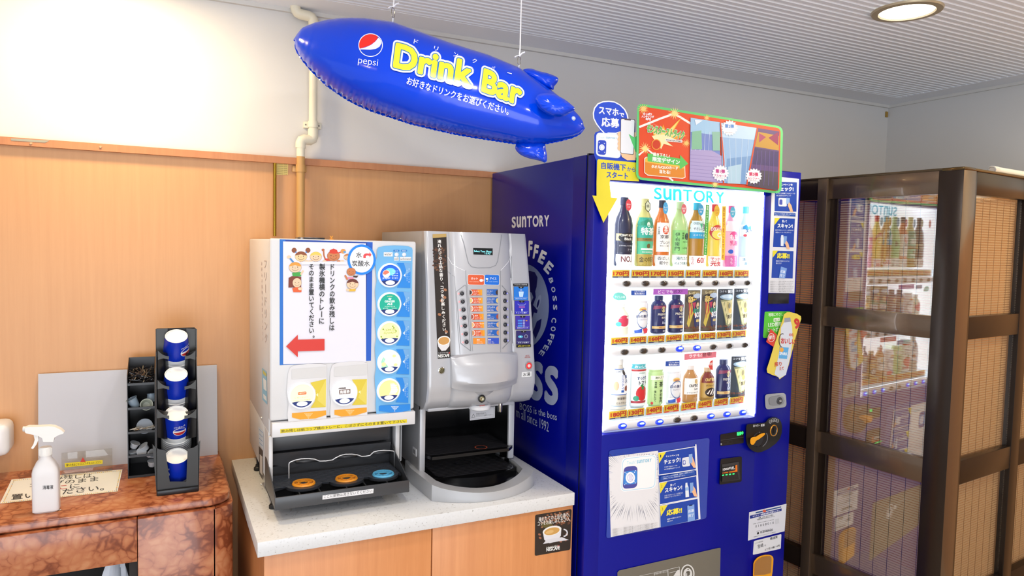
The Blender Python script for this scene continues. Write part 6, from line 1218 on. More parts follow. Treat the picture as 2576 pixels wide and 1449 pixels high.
# ---- lower front
YL = YV
def panel(pts, z, d0, d1, m, name, lab=None, par=None, extra=None):
    f = lambda x, y, d: onY(z[0]+x/z[2], z[1]+y/z[2], YL-d); b = MB(); b.prism(pts, f, d0, d1, m)
    if extra: extra(b, f)
    return b.build(name, par or vm, label=lab)
def rpts(q, r):
    o = []
    for i in range(4):
        p0, p, p1 = Vector(q[i-1]), Vector(q[i]), Vector(q[(i+1) % 4]); A_ = p+(p0-p).normalized()*r; B_ = p+(p1-p).normalized()*r
        for k in range(6): t = k/5; o.append(tuple(A_*(1-t)**2+p*2*t*(1-t)+B_*t*t))
    return o
pw = panel(rpts([(68, 185), (1478, 8), (1432, 1140), (28, 1420)], 40), ZO, 0, .003, mat('0A3CA8', .12, coat=.8), 'poster_window', 'glossy blue poster window')
a = Art(planeY(YL-.003), ZO, lift=.0004, rough=.35)
a.quad((62, 275), (755, 188), (778, 1262), (92, 1400), 'E2E2E6'); rnd = random.Random(8)
c0 = (420, 590)
for i in range(118):
    an = R(i*3.05+rnd.uniform(-1, 1)); x, y = math.cos(an), math.sin(an); r0 = rnd.uniform(330, 400) if y > 0 else rnd.uniform(300, 360); r1 = 1e4
    for (A0, B0, C0) in ((1, 0, 66), (1, 0, 766), (0, 1, 1200)):
        d = A0*x+B0*y; s_ = (C0-A0*c0[0]-B0*c0[1])/(d or 1e-9)
        if s_ > 0: r1 = min(r1, s_)
    if y < 0: r1 = min(r1, (232-(c0[0]+0)*0-c0[1])/(y) if y < 0 else r1)
    r1 *= rnd.uniform(.88, 1) if y > .3 else 1
    if r1 <= r0: continue
    w_ = rnd.choice([.006, .010, .016]); p0 = (c0[0]+x*r0, c0[1]+y*r0); p1 = (c0[0]+x*r1-y*r1*w_*.5, c0[1]+y*r1+x*r1*w_*.5); p2 = (c0[0]+x*r1+y*r1*w_*.5, c0[1]+y*r1-x*r1*w_*.5)
    if y > .3: mid = (c0[0]+x*(r0+r1)/2, c0[1]+y*(r0+r1)/2); ww = (r1)*w_*.35; a.poly([p0, (mid[0]-y*ww, mid[1]+x*ww), (c0[0]+x*r1, c0[1]+y*r1), (mid[0]+y*ww, mid[1]-x*ww)], '3A4468')
    else: a.poly([p0, p1, p2], rnd.choice(['3A4468', '3A5CA8', '2A3458']))
    a.l -= a.step*.98
a.l += a.step
a.rr([(245, 290), (738, 235), (725, 715), (225, 770)], 80, 'F0F4F8'); a.rr([(258, 302), (726, 248), (713, 703), (238, 757)], 72, '9AD0EC'); a.rr([(264, 308), (720, 254), (707, 697), (244, 751)], 70, 'F2F2F4')
a.text('Touch!', 318, 386, 436, 370, 50, '9ADCEC', 0); suntory(a, 456, 368, 664, 342, 46, '8FC8E0', .04)
a.rr([(278, 415), (466, 400), (462, 705), (258, 725)], 60, '4A4EA0'); a.rr([(282, 480), (462, 460), (458, 650), (264, 668)], 30, '3F86D8'); a.ell(366, 568, 66, 80, 'EEF2FA'); a.ring(366, 568, 40, 55, 5, '8A8AC0'); a.rect(345, 525, 392, 605, 'D8D8F0')
for x, y in ((290, 490), (310, 505), (440, 468), (425, 490), (285, 665), (305, 645), (437, 640), (420, 622)): a.poly([(x-8, y-6), (x+10, y-2), (x-2, y+10)], 'E8F0FA')
# three steps
for k, (q, n_, s1, s2, yb3) in enumerate(((((758, 222), (1266, 138), (1284, 448), (768, 524)), '1', 'キャンペーンを', 'チェック!', 0), (((775, 643), (1290, 545), (1306, 838), (782, 940)), '2', '買って', 'スキャン!', 0), (((782, 965), (1308, 862), (1330, 1148), (790, 1262)), '3', '', '応募!!', 0))):
    a.quad((q[0][0]-8, q[0][1]-8), (q[1][0]+20, q[1][1]-14), (q[2][0]+20, q[2][1]+(14 if k < 2 else 0)), (q[3][0]-8, q[3][1]+(12 if k < 2 else 0)), 'E8EAF0'); a.poly(list(q), '1644A8')
    x, y = q[0]; a.poly([(x, y), (x+110, y-18), (x+12, y+145)], 'E8D83A'); a.text(n_, x+26, y+62, x+40, y+60, 38, '3A3A50', 0)
a.quad((1275, 100), (1293, 98), (1350, 1142), (1322, 1148), 'E8EAF0')
a.text('キャンペーンを', 865, 285, 1050, 262, 30, 'F0F4FA', .02); a.text('チェック!', 838, 385, 1068, 345, 68, 'F4F6FA', .04); a.text('スマホでQRコードか', 842, 432, 1025, 405, 20, 'E8F0FA', .01); a.text('NFCを読み込みチェック', 842, 462, 1060, 428, 20, 'E8F0FA', .01)
a.rr([(788, 550), (1275, 460), (1275, 525), (788, 608)], 14, '1F4FA8'); a.text('キャンペーンの対象者様・電話をご確認ください。', 820, 568, 1255, 490, 18, 'E0E8F8', .01); a.text('※実施していない場合があります。', 820, 594, 1135, 540, 18, 'E0E8F8', .01)
a.text('買って', 925, 690, 1002, 676, 32, 'F0F4FA', .02); a.text('スキャン!', 850, 782, 1092, 735, 68, 'F4F6FA', .04); a.text('お近くなキャンペーンがあれば、', 845, 832, 1105, 785, 20, 'E8F0FA', .01); a.text('商品のバーコードをスキャン', 845, 860, 1075, 815, 20, 'E8F0FA', .01)
a.text('応募!!', 872, 1105, 1092, 1062, 85, 'EDE04A', .045); a.text('画面の内容のとおりに', 885, 1160, 1080, 1120, 20, 'E8F0FA', .01); a.text('進むだけ', 885, 1190, 962, 1175, 20, 'E8F0FA', .01)
a.rr([(1092, 290), (1200, 272), (1205, 405), (1095, 415)], 22, 'DDE2EA'); a.rr([(1102, 325), (1138, 320), (1142, 382), (1105, 388)], 12, '4A56B0'); a.ell(1122, 352, 12, 22, 'DDE6F8'); a.poly([(1185, 240), (1235, 230), (1240, 360), (1190, 368)], '8FB0E0'); a.poly([(1235, 270), (1262, 330), (1285, 425), (1255, 430), (1215, 370), (1238, 350)], 'EDB890')
a.poly([(1140, 640), (1165, 635), (1168, 665), (1182, 700), (1190, 835), (1140, 842), (1135, 700)], 'E2EAF4'); a.quad((1136, 705), (1184, 700), (1186, 745), (1136, 750), '9ABCE8'); a.poly([(1200, 640), (1248, 632), (1252, 775), (1205, 782)], '7FA4DC'); a.poly([(1250, 680), (1280, 730), (1305, 835), (1262, 828), (1228, 760), (1250, 745)], 'EDB890')
a.poly([(1165, 960), (1262, 940), (1272, 1165), (1170, 1188)], '7FA4E0'); a.poly([(1190, 952), (1235, 944), (1235, 960), (1190, 968)], '20305A'); a.text('応募', 1178, 1060, 1258, 1045, 42, 'E8F0FC', .02); a.text('完了', 1178, 1125, 1258, 1108, 42, 'E8F0FC', .02)
for k in range(7): a.text('対象商品キャンペーン期間中に本機で購入された方に限ります応募要項をご確認ください', 118, 1296+k*16, 755-8*(k % 2), 1202+k*16, 9, '5A5A66', 0)
a.build('poster', pw)
# black display, coin panel, bill slot
ds = panel(rpts([(1247, 188), (1456, 152), (1456, 264), (1248, 292)], 10), ZL, 0, .002, M_BK2, 'sales_display', 'black sales display with green lettering')
a = Art(planeY(YL-.002), ZL, lift=.0005, emit=4); a.text('販売中', 1396, 200, 1452, 190, 33, '2EE86A', .02); a.build('lettering', ds)
a = Art(planeY(YL-.002), ZL, lift=.0005); a.line([(1250, 240), (1455, 210)], 2, '5A5A60'); a.ell(1256, 273, 7, 9, '8A8A8E'); a.line([(1280, 250), (1310, 245), (1310, 272), (1280, 276), (1280, 250)], 2, '3A3A40'); a.line([(1322, 243), (1352, 238), (1352, 265), (1322, 270), (1322, 243)], 2, '3A3A40'); a.build('panel_lines', ds)
cpts = [(180, 640), (188, 622), (205, 612), (395, 598), (420, 585), (450, 548), (480, 535), (510, 530), (550, 534), (585, 555), (605, 590), (616, 640), (612, 720), (590, 790), (540, 850), (450, 915), (370, 950), (320, 958), (270, 945), (220, 910), (190, 862), (178, 790)]
cpnl = panel(cpts, ZV, 0, .010, mat('1B1A1A', .3), 'coin_panel', 'black coin panel')
a = Art(planeY(YL-.010), ZV, lift=.0006); a.text('おつり・返却', 264, 652, 402, 640, 34, 'DADADA', .03)
for x, y in ((472, 584), (503, 566), (532, 562), (560, 574)): a.ring(x, y, 16, 22, 3, 'DADADA', n=20); a.text('●●', x-8, y+5, x+8, y+5, 6, 'DADADA')
a.line([(425, 722), (440, 760), (435, 810), (415, 850), (380, 885)], 10, '6A6A6E'); a.build('lettering', cpnl)
q = onY(1840+512/4.83, 940+690/4.83, YL-.010); b = MB(); b.lathe([(.0165, 0), (.0165, .002), (.0152, .0035), (.0145, .002)], q, mat('D8902A', .25, .3), 36, ax=(0, -1, 0), sq=1.18, cap=False, u=(1, 0, 0)); b.lathe([(.0146, .001), (.008, -.003), (0, -.004)], q, mat('6A6660', .2, .7), 30, ax=(0, -1, 0), sq=1.18, cap=False, u=(1, 0, 0)); b.box(q.x-.001, q.x+.001, q.y-.001, q.y+.003, q.z-.010, q.z+.012, mat('0C0C0C', .4)); b.build('coin_slot', cpnl)
q = onY(1840+325/4.83, 940+800/4.83, YL-.010); b = MB(); b.lathe([(.026, 0), (.026, .0015), (.023, .003), (.022, .001), (0, .001)], q, mat('26262A', .15), 36, ax=(0, -1, 0), cap=False); b.build('dial', cpnl)
f = lambda x, y, d: onY(ZV[0]+x/ZV[2], ZV[1]+y/ZV[2], YL-.012-d); b = MB(); b.prism([(228, 810), (236, 785), (258, 770), (300, 765), (330, 745), (360, 728), (400, 720), (412, 730), (395, 752), (360, 778), (330, 800), (300, 815), (288, 838), (270, 862), (245, 864), (230, 845)], f, 0, .012, mat('F0A21E', .35)); b.build('return_lever', cpnl, label='orange coin return lever')
bp_ = panel(rpts([(1250, 407), (1440, 384), (1438, 608), (1240, 636)], 16), ZL, 0, .006, mat('1E1E20', .3), 'bill_slot', 'black banknote slot')
f = lambda x, y, d: onY(ZL[0]+x/ZL[2], ZL[1]+y/ZL[2], YL-.006-d); b = MB(); b.prism([(1262, 455), (1412, 430), (1425, 590), (1262, 612)], f, 0, .002, mat('3A3A3C', .3)); b.prism([(1268, 535), (1400, 522), (1412, 585), (1264, 608)], f, 0, .006, mat('2A2A2C', .25)); b.build('slot_mouth', bp_)
a = Art(planeY(YL-.0085), ZL, lift=.0006); a.quad((1265, 482), (1395, 462), (1395, 500), (1265, 518), '0E0E0E'); a.text('1000円札', 1270, 514, 1376, 497, 28, 'EFEFEF', .02); a.poly([(1382, 462), (1398, 458), (1400, 520), (1265, 542), (1265, 530), (1382, 508)], 'EE7A1E'); a.poly([(1312, 522), (1332, 519), (1322, 530)], '141414'); a.build('lettering', bp_)
a = Art(planeY(YL-.0125), ZL, lift=.0006, emit=4)
for k in range(4): a.quad((1264+k*31, 548-k*4), (1280+k*31, 545-k*4), (1280+k*31, 554-k*4), (1264+k*31, 557-k*4), '28E060')
a.build('green_lights', bp_)
# lock
lk = panel(rpts([(405, 250), (660, 232), (672, 405), (415, 438)], 46), ZV, 0, .006, mat('A6A7AA', .3, .5), 'lock_handle', 'silver lock handle')
q = onY(1840+580/4.83, 940+328/4.83, YL-.006); b = MB()
f = lambda x, y, d: onY(ZV[0]+x/ZV[2], ZV[1]+y/ZV[2], YL-.006-d); b.prism([(460, 300), (480, 285), (540, 270), (590, 262), (630, 285), (648, 330), (630, 370), (590, 385), (500, 392), (470, 380), (458, 345)], f, 0, .0015, mat('8E8F92', .3, .5)); b.lathe([(.0125, .0015), (.0125, .003), (.006, .003), (.006, .001)], q, mat('3A3A3E', .3), 28, ax=(0, -1, 0), cap=False); b.lathe([(.0058, .001), (.0058, .006), (.003, .007), (0, .005)], q, mat('C0C0C2', .12, 1), 20, ax=(0, -1, 0), cap=False); b.build('lock_cylinder', lk)
# stickers
def sticker(z, pts, c, name, lab, fn, Y=None, rough=.4, par=None):
    a = Art(planeY(Y if Y else YL), z, lift=.0006, rough=rough); a.poly(pts, c); fn(a); return a.build(name, par or vm, label=lab)
def s_info(a):
    a.quad((1562, 880), (1790, 828), (1790, 838), (1562, 892), '1C4A86'); a.quad((1510, 912), (1794, 846), (1794, 868), (1512, 940), '1A2E86'); a.ell(1640, 870, 16, 12, 'D8604A', n=14); a.text('サントリー自動販売機お客様センター', 1535, 928, 1775, 872, 16, 'F0F2FA', .02)
    a.text('故障、お問い合わせの際は', 1588, 938, 1720, 910, 12, '4A4A50', .01); a.text('下記管理番号をお知らせください。', 1572, 954, 1735, 920, 12, '4A4A50', .01); a.text('故障・お問合わせの際はこの番号を', 1540, 990, 1725, 950, 8, '777777')
    a.text('0 1 8 0 8 0 1 6', 1560, 1018, 1724, 982, 20, '4A4A50'); a.text('お問い合わせ', 1570, 1056, 1600, 1048, 8, '555555'); a.rr([(1575, 1062), (1592, 1058), (1592, 1076), (1575, 1080)], 3, '333333'); a.text('0120-868-626', 1604, 1070, 1714, 1046, 22, '3A3A40', .02); a.text('管理会社 サントリービバレッジサービス株式会社', 1545, 1106, 1742, 1060, 8, '555555')
    a.quad((1737, 945), (1770, 937), (1772, 978), (1738, 986), 'CFCFD4')
sticker(ZL, [(1504, 881), (1838, 805), (1820, 1050), (1493, 1134)], 'DCDCE2', 'info_sticker', 'white service sticker', s_info)
def s_loc(a):
    a.text('ここの住所は', 1555, 1166, 1628, 1145, 14, '3A3A3A', .01); a.text('宮崎', 1582, 1205, 1632, 1190, 34, '26262A', .01, slant=-.1); a.text('町', 1642, 1185, 1655, 1182, 14, '444444'); a.text('橘通東', 1690, 1130, 1758, 1112, 24, '26262A', .01); a.text('5丁目 4番 14号', 1645, 1225, 1778, 1185, 18, '26262A', .01)
sticker(ZL, rpts([(1546, 1137), (1792, 1075), (1786, 1206), (1537, 1261)], 10), 'E2E2E4', 'address_sticker', 'white handwritten address sticker', s_loc)
def s_green(a): a.text('地球にやさしい', 92, 992, 214, 990, 26, 'EAF4E0', .02); a.rr([(128, 1004), (172, 1000), (172, 1024), (128, 1030)], 4, 'EAF0DC'); a.text('省エネ!', 134, 1026, 168, 1022, 18, '5A9A3A', .02); a.text('LED照明', 90, 1066, 190, 1062, 32, 'F0F6EA', .02); a.text('ヒートポンプ', 88, 1102, 200, 1098, 32, 'F0F6EA', .02)
sticker(Z7, rpts([(66, 958), (246, 955), (240, 1145), (54, 1142)], 10), '5CC43C', 'green_sticker', 'green LED energy sticker', s_green)
MB().box(onY(1932, 745, YL).x, onY(1984, 745, YL).x, YL-.002, YL, onY(1950, 764, YL).z, onY(1950, 738, YL).z, mat('232326', .3), .0005).build('black_cover', vm)
# poster column
def s_col(a):
    for (x0, x1, x2, x3, y0, y1, n_) in ((138, 292, 288, 135, 48, 258, 1), (135, 278, 268, 124, 302, 508, 2), (122, 268, 262, 113, 530, 726, 3)):
        a.quad((x0, y0), (x1, y0+4), (x2, y1), (x3, y1-4), '1644A8'); a.poly([(x0, y0), (x0+38, y0), (x0, y0+50)], 'E8D83A')
    a.text('キャンペーンを', 152, 76, 262, 78, 16, 'F0F4FA', .03); a.text('チェック!', 145, 112, 268, 116, 32, 'F4F6FA', .05); a.text('スマホで自販機下のQRコードか', 145, 134, 280, 136, 11, 'E0E8F8', .01); a.text('NFCを読み込みチェック', 148, 150, 250, 150, 11, 'E0E8F8', .01)
    a.rr([(163, 160), (222, 162), (220, 222), (162, 220)], 10, 'DDE2EA'); a.rr([(170, 172), (190, 172), (190, 210), (168, 208)], 7, '4A56B0'); a.poly([(218, 160), (242, 162), (240, 205), (216, 202)], '8FB0E0'); a.poly([(238, 190), (254, 215), (266, 262), (245, 258), (228, 212)], 'EDB890')
    a.quad((134, 262), (282, 268), (282, 292), (132, 285), '1F4FA8'); a.text('キャンペーンの対象店舗・機種をご確認ください', 138, 276, 278, 280, 9, 'DDE6F4'); a.text('※実施していない場合があります', 138, 286, 240, 288, 8, 'DDE6F4')
    a.text('買って', 188, 334, 222, 334, 18, 'F0F4FA', .03); a.text('スキャン!', 155, 372, 262, 375, 32, 'F4F6FA', .05); a.text('お好きなキャンペーンがあれば、', 140, 392, 270, 394, 11, 'E0E8F8', .01); a.text('商品のバーコードをスキャン', 142, 408, 252, 409, 11, 'E0E8F8', .01)
    a.poly([(182, 422), (196, 422), (200, 445), (198, 500), (178, 498), (178, 445)], 'E2EAF4'); a.poly([(200, 428), (222, 430), (218, 485), (198, 482)], '7FA4DC'); a.poly([(218, 460), (232, 480), (242, 522), (222, 516), (208, 480)], 'EDB890')
    a.text('応募!!', 152, 585, 240, 588, 40, 'EDE04A', .05); a.text('画面の内容のとおりに', 145, 608, 240, 610, 11, 'E0E8F8', .01); a.text('進むだけ', 145, 624, 184, 625, 11, 'E0E8F8', .01)
    a.poly([(180, 642), (222, 655), (208, 726), (165, 722)], '7FA4E0'); a.text('応募', 176, 684, 208, 692, 20, 'E8F0FC', .02, up=(.15, -1)); a.text('完了', 172, 712, 204, 720, 20, 'E8F0FC', .02, up=(.15, -1))
    for k in range(7): a.text('対象商品をキャンペーン期間中に本機で購入された方に限ります', 104, 748+k*12, 268-6*(k % 3), 750+k*12, 7, '6A6A72')
sticker(Z7, [(118, 8), (307, 28), (298, 300), (274, 830), (92, 826), (100, 520)], 'E4E4E8', 'poster_column', 'tall white poster with three blue steps', s_col)
sticker(Z7, [], '', '', '', lambda a: None) if False else None
# bottle-shaped yellow card and its red tag
bt = thing('bottle_card', 'yellow curved card with a drink bottle picture on the right edge of the vending machine', 'card', onY(1960, 870, YL-.012))
a = Art(planeY(YL-.014), Z7, lift=.0006, rough=.3)
out = [(193, 1010), (200, 978), (222, 962), (250, 962), (290, 972), (320, 990), (322, 1010), (305, 1060), (285, 1130), (260, 1230), (235, 1330), (212, 1402), (170, 1432), (160, 1415), (120, 1402), (84, 1385), (80, 1360), (100, 1300), (130, 1200), (160, 1110)]
f = lambda x, y, d: onY(Z7[0]+x/Z7[2], Z7[1]+y/Z7[2], YL-.012-d); b = MB(); b.prism(out, f, 0, .002, mat('E8D05A', .35)); b.build('card', bt)
a.poly([(205, 1005), (245, 1000), (250, 1030), (258, 1060), (262, 1150), (248, 1260), (215, 1400), (170, 1425), (135, 1395), (150, 1330), (175, 1200), (180, 1070), (200, 1035)], 'D8DCE4'); a.quad((205, 1003), (246, 1000), (250, 1028), (203, 1034), '9A9EA8')
a.text('9', 272, 1075, 312, 1085, 75, 'C8342E', .05); a.ring(190, 1160, 26, 50, 6, '3A2A2A', 90, 290); a.text('おいしい', 180, 1182, 280, 1190, 42, 'C8342E', .05); a.text('のむ', 236, 1130, 270, 1132, 22, 'C8342E', .04); a.poly([(172, 1205), (235, 1210), (222, 1290), (165, 1285)], '5AA8DC'); a.text('SPARK', 170, 1262, 225, 1266, 22, 'F0F6FA', .04); a.ell(185, 1225, 14, 16, 'F0A83A'); a.text('搾り', 135, 1345, 185, 1340, 34, 'C8502E', .03); a.text('たて', 170, 1370, 200, 1366, 24, 'C8502E', .03)
a.build('print', bt)
a = Art(planeY(YL-.018), Z7, lift=.0006); f = lambda x, y, d: onY(Z7[0]+x/Z7[2], Z7[1]+y/Z7[2], YL-.016-d); b = MB(); b.prism([(108, 1078), (152, 1120), (128, 1205), (76, 1170)], f, 0, .0015, mat('D8402E', .35)); b.build('red_tag', bt, label='red tag')
a.ring(112, 1140, 24, 30, 3, 'F4F0EC'); a.text('新!', 96, 1155, 130, 1150, 30, 'F4F0EC', .02); a.build('lettering', bt)
# coin return cup and pick-up flap at the bottom
rp = [(238, 1449), (245, 1230), (262, 1185), (310, 1130), (370, 1098), (450, 1080), (520, 1080), (560, 1092), (585, 1115), (595, 1150), (590, 1250), (578, 1380), (560, 1500), (540, 1700), (240, 1700)]
ZR = (1860, 1240, 6.936)
cr = panel(rp, ZR, 0, .010, mat('F0A41E', .3), 'coin_return', 'orange coin return cup')
ri = [(262, 1440), (268, 1240), (290, 1195), (340, 1150), (400, 1118), (470, 1104), (530, 1102), (555, 1120), (562, 1160), (550, 1380), (540, 1400), (440, 1425)]
f = lambda x, y, d: onY(ZR[0]+x/ZR[2], ZR[1]+y/ZR[2], YL-d); b = MB(); b.prism(ri, f, .0095, .0115, mat('A8743A', .25, coat=.5)); b.build('flap', cr)
pu = panel([(330, 1418), (345, 1400), (1235, 1198), (1250, 1200), (1242, 1600), (1235, 1800), (330, 1900)], ZL, 0, .003, mat('6E6A60', .3), 'pickup_flap', 'grey translucent pick-up flap')
a = Art(planeY(YL-.003), (1530, 1360, 8.05), lift=.0005); W_ = 'D4D4D2'
a.ring(1608, 670, 140, 188, 26, W_, n=44); a.ell(1612, 680, 90, 125, W_); a.ell(1618, 585, 14, 14, '5A564E'); a.poly([(1590, 620), (1640, 612), (1660, 640), (1650, 700), (1620, 716), (1600, 716), (1600, 660), (1570, 665)], '5A564E'); a.rect(1560, 660, 1600, 716, 'B8B8B6')
for ch, x, y in zip('ごみはくずかごへ', (1515, 1530, 1555, 1585, 1620, 1650, 1675, 1695), (620, 590, 565, 545, 542, 552, 575, 605)): a.text(ch, x-10, y+10, x+14, y+8, 24, '4A463E', .02)
a.line([(630, 716), (930, 652), (935, 716)], 6, W_); a.line([(940, 700), (940, 645), (1205, 590), (1210, 716)], 6, W_); a.text('商品の取り出し口', 955, 690, 1190, 640, 40, W_, .01); a.line([(1215, 716), (1210, 585), (1440, 530), (1452, 716)], 8, W_); a.poly([(1320, 716), (1400, 600), (1450, 590), (1452, 716)], W_); a.line([(1235, 655), (1420, 610)], 8, W_)
a.build('print', pu)
# ---- boards standing on the machine front
rb = thing('campaign_board', 'large red advertising board with a green border on top of the vending machine', 'sign board', onY(1784, 380, -.735))
YR = -.735
def brd(pts, z, Y, th, m, name, par, lab=None):
    f = lambda x, y, d: onY(z[0]+x/z[2], z[1]+y/z[2], Y-d); b = MB(); b.prism(pts, f, -th, 0, m); return b.build(name, par, label=lab)
brd(rpts([(422, 86), (1508, 262), (1496, 762), (414, 655)], 50), Z6, YR, .004, mat('5FC878', .35), 'backing_board', rb)
a = Art(planeY(YR), Z6, lift=.0006, rough=.35)
a.rr([(440, 108), (1490, 275), (1478, 742), (432, 638)], 34, 'DC4A26')
WHT = 'F0EDEA'
a.line([(438, 265), (600, 200), (700, 165), (830, 245)], 16, WHT); a.line([(434, 475), (490, 425), (560, 480)], 12, WHT); a.line([(540, 240), (720, 330)], 10, 'E2664A'); a.line([(660, 640), (690, 665)], 12, WHT)
def star(cx_, cy_, r, c, n=14):
    r3 = random.Random(int(cx_)); a.poly([(cx_+(r if k % 2 == 0 else r*.35)*r3.uniform(.8, 1.1)*math.cos(math.pi*k/n), cy_+(r if k % 2 == 0 else r*.35)*r3.uniform(.8, 1.1)*math.sin(math.pi*k/n)) for k in range(2*n)], c)
star(700, 165, 52, 'F2D98A'); star(480, 425, 48, 'F2D98A'); star(470, 130, 46, 'F2C878'); star(790, 385, 36, 'F0C070'); star(940, 196, 30, 'F0C070'); star(1002, 690, 34, 'F2D98A')
a.text('ひっぱり', 468, 176, 532, 180, 20, 'F2F2F8', .06); a.text('ハンティング', 455, 196, 548, 200, 20, 'F2F2F8', .06); a.text('RPG', 486, 214, 524, 217, 18, 'F2F2F8', .06)
a.poly([(545, 330), (520, 240), (600, 310), (615, 245), (640, 300), (755, 190), (690, 300), (790, 330), (700, 360), (640, 350), (560, 345)], 'F0A030'); a.poly([(560, 340), (530, 262), (600, 318), (615, 270), (640, 310), (735, 212), (680, 305), (740, 330), (640, 345)], 'F8D87A')
a.poly([(530, 330), (620, 320), (700, 350), (640, 370), (690, 410), (620, 390), (600, 430), (580, 385), (540, 400), (550, 360)], 'F4E6B0')
a.ell(565, 395, 36, 40, 'E8A040', n=24); a.ell(565, 395, 30, 34, 'C83A22', n=24)
upi = (.22, -.97); a.text('モンスターストライク', 490, 300, 765, 358, 60, 'F0F2EE', .12, up=upi, fit=.03); a.text('モンスターストライク', 490, 300, 765, 358, 60, '8A9A8A', .085, up=upi, fit=.03); a.text('モンスターストライク', 490, 300, 765, 358, 60, '6CC04A', .04, up=upi, fit=.03)
a.rr([(632, 350), (760, 362), (758, 382), (632, 370)], 6, 'EEEAE6'); a.text('MONSTER STRIKE', 638, 366, 752, 378, 11, '2A2A2A', .03)
a.poly([(490, 485), (778, 540), (782, 640), (760, 650), (500, 625), (475, 605), (475, 498)], 'F0E6DC'); a.poly([(494, 490), (774, 545), (777, 636), (758, 644), (503, 620), (480, 602), (480, 502)], 'D8862E'); a.poly([(494, 490), (774, 545), (776, 575), (482, 525), (480, 502)], 'E8B84A')
a.poly([(500, 460), (742, 500), (742, 472), (802, 538), (738, 582), (738, 552), (500, 520)], '5ABF5E'); a.text('描き下ろし!', 540, 480, 665, 496, 28, 'F4F8F0', .04); a.text('限定デザイン', 537, 520, 740, 545, 36, 'F6F8F4', .04); a.text('タオル/QUOカード', 528, 572, 725, 586, 26, 'F4EEE4', .05, fit=.02); a.text('当たる!', 588, 608, 668, 616, 28, 'F4EEE4', .05, fit=.02)
# three picture panels: plain scenery only
a.poly([(820, 195), (1040, 230), (1040, 700 - 20), (812, 658)], '6E86C8'); a.poly([(820, 195), (1040, 230), (1040, 330), (820, 300)], '9CC4E4'); a.poly([(820, 430), (980, 440), (1050, 480), (1060, 682), (812, 656)], 'A79CCB')
for k in range(8): a.line([(816, 470+k*26), (1050, 490+k*26)], 2, '8478B4')
for k in range(7): a.line([(832+k*32, 300), (826+k*32, 440)], 3, 'C8D8F0')
a.poly([(830, 300), (900, 290), (905, 430), (828, 430)], '7FB89A'); a.poly([(980, 300), (1040, 300), (1040, 440), (985, 440)], '86B8A8'); a.poly([(850, 210), (910, 216), (860, 250)], 'DCE8F4')
a.poly([(1042, 232), (1315, 272), (1235, 692), (1062, 680)], '8FB4DC'); a.poly([(1042, 232), (1315, 272), (1296, 360), (1044, 340)], 'B8D4EC'); a.poly([(1090, 500), (1270, 480), (1235, 692), (1080, 682)], '6F98C8'); a.poly([(1100, 560), (1200, 540), (1190, 688), (1095, 684)], 'A8C8DC')
for k in range(5): a.line([(1060+k*48, 350), (1090+k*34, 670)], 3, 'C4D8EC')
a.poly([(1318, 272), (1480, 298), (1470, 738), (1240, 700)], '5A4478'); a.poly([(1322, 300), (1478, 330), (1476, 440), (1298, 410)], 'B88A3A'); a.poly([(1298, 420), (1475, 450), (1472, 560), (1270, 540)], '3E3468'); a.poly([(1262, 580), (1472, 600), (1470, 738), (1240, 700)], '4A4456'); a.poly([(1330, 310), (1380, 340), (1330, 380)], 'A03A68'); a.poly([(1400, 345), (1475, 300), (1470, 400)], '8A2A5A')
for k in range(6): a.line([(1290+k*30, 440), (1262+k*34, 700)], 3, '6A5A9A')
a.line([(1043, 232), (1068, 520), (1066, 684)], 8, 'DC4A26'); a.line([(1318, 270), (1238, 695)], 10, 'DC4A26')
def burst(cx_, cy_, r, t1, t2, tc):
    a.poly([(cx_+(r if k % 2 == 0 else r*.8)*math.cos(math.pi*k/16)*1.05, cy_+(r if k % 2 == 0 else r*.8)*math.sin(math.pi*k/16)) for k in range(32)], 'F2EEF2'); a.text(t1, cx_-r*.6, cy_-r*.02, cx_+r*.55, cy_+r*.06, r*.5, tc, .05); a.text(t2, cx_-r*.75, cy_+r*.42, cx_+r*.7, cy_+r*.5, r*.3, tc, .03); a.text('10月11日(水)〜', cx_-r*.55, cy_+r*.62, cx_+r*.5, cy_+r*.68, r*.14, '5A4A6A')
burst(1042, 608, 62, '第1弾', 'アルセーヌ', 'B83A8A'); burst(1110, 272, 60, '第2弾', '', '4A8AD0'); burst(1290, 630, 60, '第3弾', 'ルシファー', 'C83A6A')
a.build('print', rb)
sb = thing('phone_board', 'blue speech bubble and yellow arrow board beside the red board', 'sign board', onY(1545, 380, -.724))
YS_ = -.724; ZP = (1480, 240, 6.037)
bub = [(340+262*math.cos(R(t))*1.0, 300+215*math.sin(R(t))) for t in range(-200, 61, 12)]
whole = [(68, 270), (85, 190), (140, 120), (220, 88), (310, 80), (400, 92), (490, 140), (560, 210), (600, 290), (610, 350), (700, 370), (712, 420), (712, 1010), (770, 1305), (330, 1285), (325, 1330), (340, 1480), (345, 1550), (445, 1560), (230, 1935), (60, 1520), (125, 1525), (125, 1310), (120, 990), (90, 910), (90, 600), (110, 560), (180, 540), (120, 440), (75, 350)]
brd(whole, ZP, YS_, .003, mat('1C46C4', .35), 'backing_board', sb)
a = Art(planeY(YS_), ZP, lift=.0006)
tail = [(68, 270), (85, 190), (140, 120), (220, 88), (310, 80), (400, 92), (490, 140), (560, 210), (600, 290), (610, 350), (600, 430), (570, 500), (500, 560), (420, 585), (290, 580), (270, 630), (230, 570), (180, 520), (120, 440), (75, 350)]
a.poly(tail, 'F0F4FA'); cc_ = Vector((330, 330)); a.poly([tuple(cc_+(Vector(p)-cc_)*.93) for p in tail], '1F4CD0')
a.text('スマホ', 160, 280, 460, 318, 118, 'F4F6FC', .035); a.text('で', 470, 322, 545, 332, 62, 'F4F6FC', .03); a.text('応募', 200, 470, 470, 498, 145, 'F4F6FC', .03)
